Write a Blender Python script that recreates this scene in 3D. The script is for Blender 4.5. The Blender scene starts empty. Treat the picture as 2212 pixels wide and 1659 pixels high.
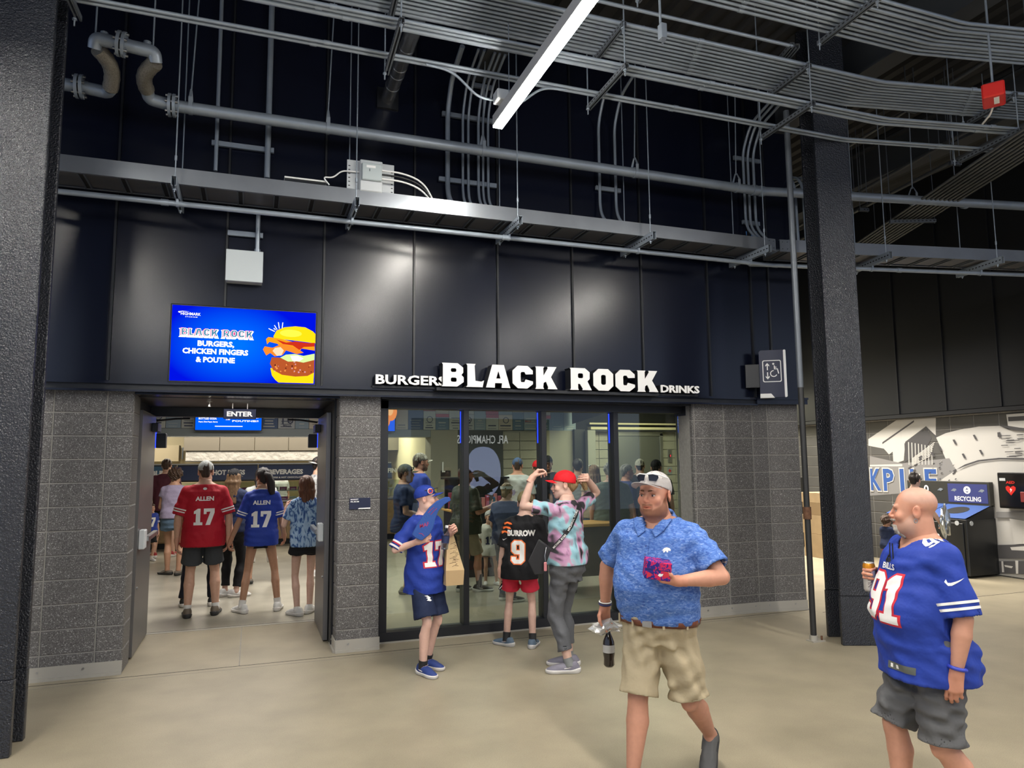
import bpy, bmesh, math, random
import numpy as np
from mathutils import Vector, Matrix
from mathutils.bvhtree import BVHTree
random.seed(7); np.random.seed(7)
S = bpy.context.scene; COL = S.collection
PI = math.pi; R = math.radians
# ------------------------------------------------------------------ camera
# world: X runs along the shop front, Y into the shop, Z up; camera stands above the origin
FPX, PITCH, ROLL, EYE, YAW = 1543.69, R(6.187), R(-0.51), 1.7777, R(19.93)
_f0 = np.array([0, math.cos(PITCH), math.sin(PITCH)]); _r0 = np.array([1.0, 0, 0]); _u0 = np.cross(_r0, _f0)
_rr = math.cos(ROLL)*_r0 + math.sin(ROLL)*_u0; _uu = -math.sin(ROLL)*_r0 + math.cos(ROLL)*_u0
_m = np.array([[math.cos(YAW), math.sin(YAW), 0], [-math.sin(YAW), math.cos(YAW), 0], [0, 0, 1]])
CR, CU, CF = _m@_rr, _m@_uu, _m@_f0
CO = np.array([0, 0, EYE])
cam = bpy.data.cameras.new('camera'); cam.sensor_fit = 'HORIZONTAL'; cam.sensor_width = 36.0
cam.lens = FPX/2212*36; cam.clip_end = 200
camo = bpy.data.objects.new('camera', cam); COL.objects.link(camo)
mw = Matrix.Identity(4)
for i in range(3):
    mw[i][0] = CR[i]; mw[i][1] = CU[i]; mw[i][2] = -CF[i]; mw[i][3] = CO[i]
camo.matrix_world = mw; S.camera = camo
def _ray(x, y): return CF + (x-1106)/FPX*CR - (y-829.5)/FPX*CU
def pxY(x, y, Y): d = _ray(x, y); return Vector(CO + d*(Y/d[1]))          # point of a photo pixel on the plane Y = const
def pxZ(x, y, z=0.0): d = _ray(x, y); return Vector(CO + d*((z-EYE)/d[2]))
def pxX(x, y, X): d = _ray(x, y); return Vector(CO + d*(X/d[0]))
# ------------------------------------------------------------------ world, colour management, lights
S.view_settings.view_transform = 'Standard'; S.view_settings.look = 'None'
S.view_settings.gamma = 1.0; S.view_settings.use_curve_mapping = False
S.view_settings.exposure = 0.38
wd = bpy.data.worlds.new('world'); S.world = wd; wd.use_nodes = True
wb = wd.node_tree.nodes['Background']; wb.inputs[0].default_value = (0.62, 0.74, 1.0, 1); wb.inputs[1].default_value = 0.62
S.cycles.use_denoising = True
S.cycles.max_bounces = 6; S.cycles.diffuse_bounces = 3; S.cycles.glossy_bounces = 4; S.cycles.transmission_bounces = 6; S.cycles.transparent_max_bounces = 8
S.cycles.caustics_reflective = False; S.cycles.caustics_refractive = False; S.cycles.sample_clamp_indirect = 6.0
def area(name, loc, sx, sy, power, color=(1, 1, 1), rot=(0, 0, 0), spread=180):
    l = bpy.data.lights.new(name, 'AREA'); l.shape = 'RECTANGLE'; l.size = sx; l.size_y = sy; l.energy = power; l.color = color; l.spread = R(spread)
    o = bpy.data.objects.new(name, l); COL.objects.link(o); o.location = loc; o.rotation_euler = rot
    return o
SHOP_L = (1.0, 0.90, 0.74)
area('shop_front_light', (0.2, 10.4, 3.25), 3.2, 1.6, 150, (1.0, 0.95, 0.88))
area('shop_mid_light', (3.8, 10.8, 3.25), 3.0, 2.0, 95, (1.0, 0.95, 0.86))
area('kitchen_light', (0.4, 17.8, 3.1), 7.0, 1.2, 300, SHOP_L)
area('lobby_light', (8.3, 13.2, 3.2), 3.0, 1.2, 150, (1.0, 0.94, 0.66))
area('corridor_light', (9.0, 9.8, 4.4), 1.2, 5.0, 270, (1.0, 0.93, 0.82), spread=104)
area('recess_light', (-.1, 7.75, 2.40), .9, .12, 14, (1.0, .93, .82))
# ------------------------------------------------------------------ tags
def tag(o, label=None, cat=None, group=None, kind=None):
    if label: o['label'] = label
    if cat: o['category'] = cat
    if group: o['group'] = group
    if kind: o['kind'] = kind
    return o
def empty(name, loc=(0, 0, 0), rz=0.0, label=None, cat=None, group=None, kind=None, parent=None):
    o = bpy.data.objects.new(name, None); COL.objects.link(o); o.location = loc; o.rotation_euler = (0, 0, rz); o.empty_display_size = 0.1
    if parent: o.parent = parent
    return tag(o, label, cat, group, kind)
def obj(name, me, m=None, parent=None, loc=None, rot=None):
    if m is not None and not me.materials: me.materials.append(m)
    o = bpy.data.objects.new(name, me); COL.objects.link(o)
    if parent: o.parent = parent
    if loc is not None: o.location = loc
    if rot is not None: o.rotation_euler = rot
    return o
# ------------------------------------------------------------------ materials
MATS = {}
def srgb(r, g, b):
    f = lambda c: (c/255/12.92) if c/255 <= 0.04045 else ((c/255+0.055)/1.055)**2.4
    return (f(r), f(g), f(b), 1.0)
def mat(name, col, rough=0.6, metal=0.0, spec=0.5, bump=0.0, bscale=60.0, noise=0.0, nscale=8.0, emit=None, estr=0.0, detail=4.0, coat=0.0, bdist=0.01, obj_space=False):
    if name in MATS: return MATS[name]
    m = bpy.data.materials.new(name); m.use_nodes = True; nt = m.node_tree; b = nt.nodes['Principled BSDF']
    c = col if len(col) == 4 else (*col, 1.0)
    b.inputs['Base Color'].default_value = c; b.inputs['Roughness'].default_value = rough; b.inputs['Metallic'].default_value = metal
    b.inputs['Specular IOR Level'].default_value = spec; b.inputs['Coat Weight'].default_value = coat
    if emit is not None:
        b.inputs['Emission Color'].default_value = emit if len(emit) == 4 else (*emit, 1.0); b.inputs['Emission Strength'].default_value = estr
    if noise or bump:
        if obj_space:
            tc = nt.nodes.new('ShaderNodeTexCoord'); vec = tc.outputs['Object']
        else:
            tc = nt.nodes.new('ShaderNodeNewGeometry'); vec = tc.outputs['Position']
    if noise:
        n = nt.nodes.new('ShaderNodeTexNoise'); n.inputs['Scale'].default_value = nscale; n.inputs['Detail'].default_value = detail
        nt.links.new(vec, n.inputs['Vector'])
        mr = nt.nodes.new('ShaderNodeMapRange'); mr.inputs[1].default_value = 0.25; mr.inputs[2].default_value = 0.75
        mr.inputs[3].default_value = 1-noise; mr.inputs[4].default_value = 1+noise
        nt.links.new(n.outputs['Fac'], mr.inputs[0])
        mx = nt.nodes.new('ShaderNodeMix'); mx.data_type = 'RGBA'; mx.blend_type = 'MULTIPLY'; mx.inputs[0].default_value = 1.0
        mx.inputs['A'].default_value = c; nt.links.new(mr.outputs[0], mx.inputs['B']); nt.links.new(mx.outputs['Result'], b.inputs['Base Color'])
    if bump:
        n2 = nt.nodes.new('ShaderNodeTexNoise'); n2.inputs['Scale'].default_value = bscale; n2.inputs['Detail'].default_value = 3.0
        nt.links.new(vec, n2.inputs['Vector'])
        bp = nt.nodes.new('ShaderNodeBump'); bp.inputs['Strength'].default_value = bump; bp.inputs['Distance'].default_value = bdist
        nt.links.new(n2.outputs['Fac'], bp.inputs['Height']); nt.links.new(bp.outputs[0], b.inputs['Normal'])
    MATS[name] = m; return m
def speckle(name, base, light, dark, scale=220.0, rough=0.75, thr=0.66, bump=0.25, stain=0.15):
    if name in MATS: return MATS[name]
    m = bpy.data.materials.new(name); m.use_nodes = True; nt = m.node_tree; b = nt.nodes['Principled BSDF']; b.inputs['Roughness'].default_value = rough
    g = nt.nodes.new('ShaderNodeNewGeometry')
    def noi(sc, det=2.0):
        n = nt.nodes.new('ShaderNodeTexNoise'); n.inputs['Scale'].default_value = sc; n.inputs['Detail'].default_value = det
        nt.links.new(g.outputs['Position'], n.inputs['Vector']); return n
    n1 = noi(scale); r1 = nt.nodes.new('ShaderNodeValToRGB'); e = r1.color_ramp.elements
    e[0].position = 0.30; e[0].color = dark; e[1].position = 0.5; e[1].color = base
    x = e.new(thr); x.color = base; x = e.new(min(thr+0.06, 1)); x.color = light
    nt.links.new(n1.outputs['Fac'], r1.inputs['Fac'])
    n2 = noi(2.2, 5.0); mr = nt.nodes.new('ShaderNodeMapRange'); mr.inputs[1].default_value = 0.3; mr.inputs[2].default_value = 0.7; mr.inputs[3].default_value = 1-stain; mr.inputs[4].default_value = 1+stain
    nt.links.new(n2.outputs['Fac'], mr.inputs[0])
    mx = nt.nodes.new('ShaderNodeMix'); mx.data_type = 'RGBA'; mx.blend_type = 'MULTIPLY'; mx.inputs[0].default_value = 1.0
    nt.links.new(r1.outputs['Color'], mx.inputs['A']); nt.links.new(mr.outputs[0], mx.inputs['B']); nt.links.new(mx.outputs['Result'], b.inputs['Base Color'])
    bp = nt.nodes.new('ShaderNodeBump'); bp.inputs['Strength'].default_value = bump; bp.inputs['Distance'].default_value = 0.004
    nt.links.new(n1.outputs['Fac'], bp.inputs['Height']); nt.links.new(bp.outputs[0], b.inputs['Normal'])
    MATS[name] = m; return m
def emis(name, col, s):
    if name in MATS: return MATS[name]
    m = bpy.data.materials.new(name); m.use_nodes = True; nt = m.node_tree; nt.nodes.remove(nt.nodes['Principled BSDF'])
    e = nt.nodes.new('ShaderNodeEmission'); e.inputs[0].default_value = col if len(col) == 4 else (*col, 1); e.inputs[1].default_value = s
    nt.links.new(e.outputs[0], nt.nodes['Material Output'].inputs[0]); MATS[name] = m; return m
# ------------------------------------------------------------------ mesh builder
class MB:
    def __init__(s): s.v = []; s.f = []; s.m = []; s.sm = []; s.mats = []
    def mi(s, m):
        if m is None: return 0
        if m not in s.mats: s.mats.append(m)
        return s.mats.index(m)
    def add(s, vs, fs, m=None, smooth=False):
        b = len(s.v); s.v += [tuple(v) for v in vs]; k = s.mi(m)
        for f in fs: s.f.append(tuple(i+b for i in f)); s.m.append(k); s.sm.append(smooth)
        return s
    def box(s, x0, x1, y0, y1, z0, z1, m=None):
        v = [(x0, y0, z0), (x1, y0, z0), (x1, y1, z0), (x0, y1, z0), (x0, y0, z1), (x1, y0, z1), (x1, y1, z1), (x0, y1, z1)]
        return s.add(v, [(0, 3, 2, 1), (4, 5, 6, 7), (0, 1, 5, 4), (1, 2, 6, 5), (2, 3, 7, 6), (3, 0, 4, 7)], m)
    def bbox(s, x0, x1, y0, y1, z0, z1, bv=0.004, m=None):                # box with chamfered edges
        x = (x0, x0+bv, x1-bv, x1); y = (y0, y0+bv, y1-bv, y1); z = (z0, z0+bv, z1-bv, z1)
        bm = bmesh.new(); bmesh.ops.create_cube(bm, size=1.0)
        for v in bm.verts: v.co = Vector(((x0+x1)/2+v.co.x*(x1-x0), (y0+y1)/2+v.co.y*(y1-y0), (z0+z1)/2+v.co.z*(z1-z0)))
        bmesh.ops.bevel(bm, geom=list(bm.edges), offset=bv, segments=1, affect='EDGES'); return s.addbm(bm, m)
    def addbm(s, bm, m=None, smooth=False):
        bm.verts.index_update(); r = s.add([v.co.copy() for v in bm.verts], [[v.index for v in f.verts] for f in bm.faces], m, smooth); bm.free(); return r
    def obox(s, c, ax, ay, az, m=None):                                  # centre and three half-axis vectors
        c, ax, ay, az = map(Vector, (c, ax, ay, az))
        v = [c+ax*i+ay*j+az*k for k in (-1, 1) for (i, j) in ((-1, -1), (1, -1), (1, 1), (-1, 1))]
        return s.add(v, [(0, 3, 2, 1), (4, 5, 6, 7), (0, 1, 5, 4), (1, 2, 6, 5), (2, 3, 7, 6), (3, 0, 4, 7)], m)
    def tube(s, pts, r, n=10, m=None, cap=True, rr=None):                # pipe through points, rr = radius per point
        pts = [Vector(p) for p in pts]; N = len(pts); vs = []; up = None
        for i, p in enumerate(pts):
            t = (pts[min(i+1, N-1)]-pts[max(i-1, 0)]).normalized()
            if up is None:
                up = Vector((0, 0, 1)) if abs(t.z) < 0.9 else Vector((1, 0, 0))
            a = t.cross(up).normalized(); b = a.cross(t).normalized(); up = b
            q = rr[i] if rr else r
            for k in range(n):
                w = 2*PI*k/n; vs.append(p+a*(q*math.cos(w))+b*(q*math.sin(w)))
        fs = [(i*n+k, i*n+(k+1) % n, (i+1)*n+(k+1) % n, (i+1)*n+k) for i in range(N-1) for k in range(n)]
        s.add(vs, fs, m, True)
        if cap:
            s.add(vs[:n], [tuple(range(n-1, -1, -1))][:1], m); s.add(vs[-n:], [tuple(range(n))], m)
        return s
    def cyl(s, p0, p1, r, n=12, m=None, r1=None): return s.tube([p0, p1], r, n, m, True, [r, r if r1 is None else r1])
    def lathe(s, prof, n=16, m=None, c=(0, 0, 0), smooth=True):          # profile (r, z)
        c = Vector(c); vs = [c+Vector((r*math.cos(2*PI*k/n), r*math.sin(2*PI*k/n), z)) for r, z in prof for k in range(n)]
        fs = [(i*n+k, i*n+(k+1) % n, (i+1)*n+(k+1) % n, (i+1)*n+k) for i in range(len(prof)-1) for k in range(n)]
        return s.add(vs, fs, m, smooth)
    def quad(s, a, b, c, d, m=None): return s.add([a, b, c, d], [(0, 1, 2, 3)], m)
    def prism(s, poly, h, m=None, T=None):                               # polygon in XY extruded by h along +Z, then transformed
        n = len(poly); vs = [Vector((x, y, 0)) for x, y in poly]+[Vector((x, y, h)) for x, y in poly]
        if T is not None: vs = [T@v for v in vs]
        return s.add(vs, [tuple(range(n-1, -1, -1)), tuple(range(n, 2*n))]+[(i, (i+1) % n, n+(i+1) % n, n+i) for i in range(n)], m)
    def mesh(s, name):
        me = bpy.data.meshes.new(name); me.from_pydata(s.v, [], s.f)
        for m in s.mats: me.materials.append(m)
        if s.f:
            me.polygons.foreach_set('material_index', s.m); me.polygons.foreach_set('use_smooth', s.sm)
        me.update(); return me
    def build(s, name, m=None, parent=None, loc=None, rot=None): return obj(name, s.mesh(name), m, parent, loc, rot)
def arc_path(pts, rad=0.1, seg=5):                                       # polyline with rounded corners
    pts = [Vector(p) for p in pts]; out = [pts[0]]
    for i in range(1, len(pts)-1):
        a, b, c = pts[i-1], pts[i], pts[i+1]; d0 = (a-b); d1 = (c-b); r = min(rad, d0.length*0.49, d1.length*0.49)
        p0 = b+d0.normalized()*r; p1 = b+d1.normalized()*r
        for k in range(seg+1):
            t = k/seg; out.append(p0*(1-t)**2+b*2*t*(1-t)+p1*t*t)
    out.append(pts[-1]); return out
# ------------------------------------------------------------------ flat shapes and lettering
def curve_mesh(cu):
    o = bpy.data.objects.new('t', cu); COL.objects.link(o); dg = bpy.context.evaluated_depsgraph_get(); dg.update()
    me = o.evaluated_get(dg).to_mesh(); vs = [v.co.copy() for v in me.vertices]; fs = [tuple(p.vertices) for p in me.polygons]
    o.evaluated_get(dg).to_mesh_clear(); bpy.data.objects.remove(o); bpy.data.curves.remove(cu); return vs, fs
_TC = {}
def text_geo(s, h, w=None, bold=0.0, ext=0.0, align='CENTER', shear=0.0, spacing=1.0):
    """letters in the XY plane, capitals h high, optionally stretched to width w, origin at centre (or left) of the baseline"""
    key = (s, bold, ext, shear, spacing)
    if key not in _TC:
        cu = bpy.data.curves.new('t', 'FONT'); cu.body = s; cu.offset = bold; cu.shear = shear; cu.space_character = spacing; cu.resolution_u = 2; cu.extrude = ext
        _TC[key] = curve_mesh(cu)
    vs, fs = _TC[key]
    x0 = min(v.x for v in vs); x1 = max(v.x for v in vs); cap = 0.70+2*bold
    sy = h/cap; sx = sy if w is None else w/(x1-x0)
    ox = {'CENTER': (x0+x1)/2, 'LEFT': x0, 'RIGHT': x1}[align]
    return [Vector(((v.x-ox)*sx, (v.y+bold)*sy, v.z)) for v in vs], fs
def shape_geo(loops, ext=0.0):
    cu = bpy.data.curves.new('t', 'CURVE'); cu.dimensions = '2D'; cu.fill_mode = 'BOTH'; cu.extrude = ext
    for lp in loops:
        sp = cu.splines.new('POLY'); sp.points.add(len(lp)-1); sp.use_cyclic_u = True
        for p, q in zip(sp.points, lp): p.co = (q[0], q[1], 0, 1)
    return curve_mesh(cu)
def placeT(o, x, n=None, up=(0, 0, 1)):
    """matrix taking (x,y,z) of a flat shape to origin o, x-direction x, y up, z towards the viewer"""
    x = Vector(x).normalized(); u = Vector(up).normalized(); z = x.cross(u).normalized(); u = z.cross(x)
    M = Matrix.Identity(4)
    for i in range(3): M[i][0] = x[i]; M[i][1] = u[i]; M[i][2] = z[i]; M[i][3] = o[i]
    return M
def flat(name, geo, T, m, parent=None, off=0.0):
    vs, fs = geo; mb = MB(); mb.add([T@(v+Vector((0, 0, off))) for v in vs], fs, m); return mb.build(name, None, parent)
def mflat(mb, geo, T, m, off=0.0):
    vs, fs = geo; mb.add([T@(v+Vector((0, 0, off))) for v in vs], fs, m); return mb
def offset_loop(lp, d):
    n = len(lp); out = []; A = sum(lp[i][0]*lp[(i+1) % n][1]-lp[(i+1) % n][0]*lp[i][1] for i in range(n)); sg = 1 if A > 0 else -1
    for i in range(n):
        p0, p1, p2 = Vector(lp[i-1]), Vector(lp[i]), Vector(lp[(i+1) % n]); a = (p1-p0).normalized(); b = (p2-p1).normalized()
        n1 = Vector((a.y, -a.x))*sg; n2 = Vector((b.y, -b.x))*sg; k = (n1+n2); k = k/max(k.dot(n1), 0.4); out.append(tuple(p1+k*d))
    return out
def rrect(x0, y0, x1, y1, r, n=4):
    out = []
    for cx, cy, a0 in ((x1-r, y0+r, -90), (x1-r, y1-r, 0), (x0+r, y1-r, 90), (x0+r, y0+r, 180)):
        out += [(cx+r*math.cos(R(a0+90*k/n)), cy+r*math.sin(R(a0+90*k/n))) for k in range(n+1)]
    return out
def circ(cx, cy, r, n=20, ry=None): return [(cx+r*math.cos(2*PI*k/n), cy+(ry or r)*math.sin(2*PI*k/n)) for k in range(n)]
# slab letters for the big sign, unit height; outer loop then holes
SLAB = {
 'B': (0.86, [[(0, 0), (.6, 0), (.86, .2), (.86, .4), (.77, .5), (.84, .6), (.84, .82), (.62, 1), (0, 1), (.04, .93), (.04, .07)], rrect(.35, .2, .58, .38, .06), rrect(.35, .62, .57, .78, .06)]),
 'L': (0.70, [[(0, 0), (.66, 0), (.72, .30), (.62, .24), (.37, .27), (.34, .92), (.38, 1), (0, 1), (.05, .93), (.05, .07)]]),
 'A': (1.0, [[(0, 0), (.36, 0), (.37, .2), (.66, .2), (.64, 0), (1, 0), (.74, 1), (.26, 1)], [(.42, .4), (.6, .4), (.51, .74)]]),
 'C': (0.86, [[(.22, 0), (.62, 0), (.86, .2), (.86, .32), (.55, .4), (.5, .28), (.36, .28), (.34, .34), (.34, .68), (.38, .73), (.5, .73), (.56, .62), (.86, .64), (.86, .8), (.64, 1), (.22, 1), (0, .78), (0, .22)]]),
 'K': (0.94, [[(0, 0), (.38, 0), (.34, .08), (.36, .27), (.46, .33), (.56, .08), (.54, 0), (.96, 0), (.68, .54), (.93, 1), (.52, 1), (.55, .93), (.36, .6), (.35, .92), (.39, 1), (0, 1), (.04, .93), (.04, .07)]]),
 'R': (0.90, [[(0, 0), (.37, 0), (.34, .07), (.34, .28), (.42, .28), (.54, .06), (.52, 0), (.92, 0), (.74, .4), (.84, .52), (.84, .82), (.64, 1), (0, 1), (.04, .93), (.04, .07)], rrect(.34, .54, .56, .76, .06)]),
 'O': (0.86, [[(.22, 0), (.64, 0), (.86, .22), (.86, .78), (.64, 1), (.22, 1), (0, .78), (0, .22)], rrect(.33, .27, .54, .73, .08)]),
}
# block numerals, unit height
NUM = {
 '1': (0.46, [[(0, 0), (.5, 0), (.5, .17), (.37, .17), (.37, 1), (.22, 1), (0, .84), (0, .68), (.12, .7), (.12, .17), (0, .17)]]),
 '7': (0.62, [[(.12, 0), (.38, 0), (.62, .74), (.62, 1), (0, 1), (0, .66), (.16, .66), (.16, .8), (.38, .8)]]),
 '9': (0.60, [[(.14, 0), (.46, 0), (.6, .13), (.6, .87), (.46, 1), (.14, 1), (0, .87), (0, .53), (.14, .4), (.38, .4), (.38, .17), (.22, .17), (.22, .28), (0, .28), (0, .13)], [(.22, .57), (.38, .57), (.38, .83), (.22, .83)]]),
}
def number_loops(s, h, gap=0.1):
    x = 0; L = []
    for ch in s:
        w, lps = NUM[ch]; L += [[(px+x, py) for px, py in lp] for lp in lps]; x += w+gap
    W = x-gap
    return [[((px-W/2)*h, py*h) for px, py in lp] for lp in L]
# ------------------------------------------------------------------ palette
M_FLOOR = speckle('concourse_concrete', (0.325, 0.285, 0.205, 1), (0.42, 0.37, 0.28, 1), (0.27, 0.225, 0.155, 1), 160, 0.42, 0.7, 0.10, 0.13)
M_FLOOR2 = speckle('shop_concrete', (0.30, 0.28, 0.225, 1), (0.36, 0.34, 0.28, 1), (0.24, 0.22, 0.18, 1), 90, 0.30, 0.7, 0.05, 0.20)
M_CMU = speckle('ground_face_block', (0.125, 0.119, 0.115, 1), (0.44, 0.43, 0.42, 1), (0.048, 0.044, 0.042, 1), 130, 0.6, 0.62, 0.25, 0.10)
M_CMU_IN = speckle('pale_block', (0.34, 0.33, 0.28, 1), (0.45, 0.43, 0.37, 1), (0.26, 0.25, 0.21, 1), 110, 0.7, 0.64, 0.2, 0.06)
M_MORTAR = mat('mortar', (0.28, 0.27, 0.25), 0.9, noise=0.15, nscale=30)
M_MORTAR_IN = mat('pale_mortar', (0.42, 0.40, 0.34), 0.9)
M_PANEL = mat('black_gloss_panel', (0.0045, 0.0062, 0.0155), 0.23, spec=0.45)
M_BLACK = mat('black_frame', (0.010, 0.011, 0.014), 0.42)
M_BLACKM = mat('matt_black', (0.008, 0.008, 0.009), 0.8)
M_STEELBUMP = mat('black_fireproof_coat', (0.015, 0.017, 0.023), 0.26, spec=0.6, bump=0.9, bscale=85, bdist=0.010)
M_GALV = mat('grey_painted_steel', (0.29, 0.335, 0.39), 0.40, metal=0.35, noise=0.10, nscale=6)
M_GALVD = mat('grey_strut', (0.125, 0.14, 0.16), 0.45, metal=0.35)
M_TRAY = mat('tray_aluminium', (0.27, 0.29, 0.32), 0.33, metal=0.65, noise=0.10, nscale=4)
M_DECK = mat('dark_deck', (0.030, 0.030, 0.031), 0.75, noise=0.2, nscale=3)
M_BEAM = mat('dark_beam', (0.045, 0.049, 0.055), 0.6)
M_TRIM = mat('aluminium_flashing', (0.42, 0.40, 0.35), 0.45, metal=0.3)
M_WHITE = mat('white_paint', (0.72, 0.72, 0.70), 0.5)
M_LETTER = mat('white_letter', (0.86, 0.86, 0.85), 0.45)
M_NAVY = mat('navy_sign', (0.012, 0.017, 0.05), 0.4)
M_STEEL = mat('brushed_stainless', (0.42, 0.42, 0.42), 0.28, metal=0.9, noise=0.1, nscale=3)
M_DOORST = mat('grey_door_steel', (0.17, 0.165, 0.165), 0.38, metal=0.55)
M_WOOD = mat('oak_laminate', (0.29, 0.19, 0.095), 0.5, noise=0.18, nscale=14)
M_CREAM = mat('cream_wall', (0.74, 0.66, 0.44), 0.6)
M_TAN = mat('tan_wall', (0.30, 0.285, 0.225), 0.6)
M_RED = mat('fire_red', (0.62, 0.02, 0.015), 0.4)
M_PLASTICW = mat('white_plastic', (0.55, 0.58, 0.60), 0.4)
M_BRAID = mat('steel_braid', (0.30, 0.27, 0.22), 0.35, metal=0.8, bump=0.8, bscale=220, noise=0.4, nscale=120)
M_BLUEGLOW = emis('blue_glow', (0.02, 0.05, 1.0, 1), 2.2)  # emissive blue that imitates the glow reflected on frame sides
def glass_mat():
    m = bpy.data.materials.new('shop_glass'); m.use_nodes = True; nt = m.node_tree; nt.nodes.remove(nt.nodes['Principled BSDF'])
    t = nt.nodes.new('ShaderNodeBsdfTransparent'); t.inputs[0].default_value = (0.80, 0.86, 0.82, 1)
    g = nt.nodes.new('ShaderNodeBsdfGlossy'); g.inputs['Roughness'].default_value = 0.0
    f = nt.nodes.new('ShaderNodeFresnel'); f.inputs[0].default_value = 1.55
    x = nt.nodes.new('ShaderNodeMixShader'); nt.links.new(f.outputs[0], x.inputs[0]); nt.links.new(t.outputs[0], x.inputs[1]); nt.links.new(g.outputs[0], x.inputs[2])
    nt.links.new(x.outputs[0], nt.nodes['Material Output'].inputs[0]); return m
M_GLASS = glass_mat()
WY = 7.112; CH = 0.2032; TOP = 2.44; CEIL = 6.45; PY = 7.05
# ------------------------------------------------------------------ floors and ceiling
mb = MB(); mb.box(-9, 18, -9, 8.66, -0.1, 0); mb.box(6.0, 18, 8.66, 22, -0.1, 0); tag(mb.build('floor', M_FLOOR), kind='structure')
mb = MB(); mb.box(-9, 6.0, 8.66, 22, -0.1, 0); tag(mb.build('floor', M_FLOOR2), kind='structure')
mb = MB(); mb.box(-1.7, 6.3, 6.985, 6.993, 0, 0.0012, M_BLACKM); mb.box(-0.06, -0.052, 7.0, 8.64, 0, 0.001, M_MORTAR); mb.box(6.3, 18, 6.82, 6.83, 0, 0.0012, M_BLACKM)
mb.box(-1.7, 6.3, 6.90, 6.904, 0, 0.0012, M_MORTAR)
tag(mb.build('trim_1'), kind='structure')                       # floor joints
mb = MB(); mb.box(-1.0, 0.72, 8.60, 8.66, 0, 0.004, M_TRIM); mb.box(-1.0, 0.72, 8.66, 8.675, 0, 0.004, M_BLACKM); tag(mb.build('trim_2'), kind='structure')   # door sill
mb = MB()                                                       # corrugated deck, flutes along Y
x = -9.0
while x < 18:
    mb.add([(x, -9, CEIL+.06), (x+.08, -9, CEIL+.06), (x+.11, -9, CEIL), (x+.2, -9, CEIL), (x+.23, -9, CEIL+.06), (x, 22, CEIL+.06), (x+.08, 22, CEIL+.06), (x+.11, 22, CEIL), (x+.2, 22, CEIL), (x+.23, 22, CEIL+.06)],
           [(0, 1, 6, 5), (1, 2, 7, 6), (2, 3, 8, 7), (3, 4, 9, 8)]); x += .23
mb.box(-9, 18, -9, 22, CEIL+.07, CEIL+.3)
tag(mb.build('ceiling', M_DECK), kind='structure')
def ibeam(name, p0, p1, wide, high, m, label, group=None):
    p0, p1 = Vector(p0), Vector(p1); d = (p1-p0); L = d.length/2; d.normalize(); c = (p0+p1)/2; s = d.cross(Vector((0, 0, 1))).normalized(); u = Vector((0, 0, 1))
    r = empty(name, c, 0, label, 'steel beam', group)
    for nm, o, a, b in (('bottom_flange', -high/2, wide/2, .012), ('top_flange', high/2, wide/2, .012), ('web', 0, .008, high/2)):
        q = MB(); q.obox(u*o, d*L, s*a, u*b); q.build(nm, m, r)
    return r
ibeam('roof_beam', (2.2, -6, 6.12), (2.2, 7.0, 6.12), .22, .5, M_BEAM, 'dark roof beam above the lit strip light')
ibeam('roof_beam', (6.1, -6, 6.12), (6.1, 14, 6.12), .24, .5, M_BEAM, 'dark roof beam above the bend in the conduits')
ibeam('roof_beam', (8.6, 1, 6.12), (8.6, 14, 6.12), .24, .5, M_BEAM, 'dark roof beam behind the red alarm box')
# ------------------------------------------------------------------ shop front: blocks
def block_mesh(name, w, h, d=0.05, c=0.005):
    g = 0.0048; x0, x1, z0, z1 = g, w-g, g, h-g
    v = [(x0, d, z0), (x1, d, z0), (x1, d, z1), (x0, d, z1), (x0, c, z0), (x1, c, z0), (x1, c, z1), (x0, c, z1), (x0+c, 0, z0+c), (x1-c, 0, z0+c), (x1-c, 0, z1-c), (x0+c, 0, z1-c)]
    f = [(8, 9, 10, 11)]+[(a, b, b+4, a+4) for a, b in ()]
    for k in range(4):
        a, b = k, (k+1) % 4; f += [(a, b, b+4, a+4), (a+4, b+4, b+8, a+8)]
    me = bpy.data.meshes.new(name); me.from_pydata(v, [], f); return me
_BM = {}
def blocks(parent, m, o, dx, widths, n=12, h=CH, z0=0.0, d=0.05):
    """stack-bond courses: o start point, dx unit direction along the wall (outward face is to its right-hand side)"""
    o = Vector(o); dx = Vector(dx).normalized(); rz = math.atan2(dx.y, dx.x); t = 0
    for w in widths:
        k = (round(w, 3), h, m.name, d)
        if k not in _BM: _BM[k] = block_mesh('block', w, h, d); _BM[k].materials.append(m)
        for i in range(n):
            b = bpy.data.objects.new('block', _BM[k]); COL.objects.link(b); b.parent = parent
            b.location = o+dx*t+Vector((0, 0, z0+i*h)); b.rotation_euler = (0, 0, rz)
        t += w
FX = math.cos(R(-9.4)); FY = math.sin(R(-9.4)); R2 = Vector((5.649, WY, 0)); R3 = R2+Vector((FX, FY, 0))*0.6096
mb = MB()                                                       # mortar body behind the blocks
e = 0.007
mb.box(-3.4, -1.0-e, WY+e, 7.50, 0, TOP); mb.box(0.785+e, 1.195-e, WY+e, 7.50, 0, TOP); mb.box(4.80+e, 5.66, WY+e, 7.46, 0, TOP)
mb.prism([(R2.x, R2.y+e), (R3.x, R3.y+e), (R3.x-e+.05, R3.y+.35), (R2.x, R2.y+.35)], TOP)
wall_front = tag(mb.build('wall_front', M_MORTAR), kind='structure')
blocks(wall_front, M_CMU, (-2.431, WY, 0), (1, 0, 0), (.4064, .4064, .4064, .212))
blocks(wall_front, M_CMU, (-1.0, WY, 0), (0, 1, 0), (.36,), d=.03)
blocks(wall_front, M_CMU, (.785, WY, 0), (1, 0, 0), (.41,))
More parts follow.
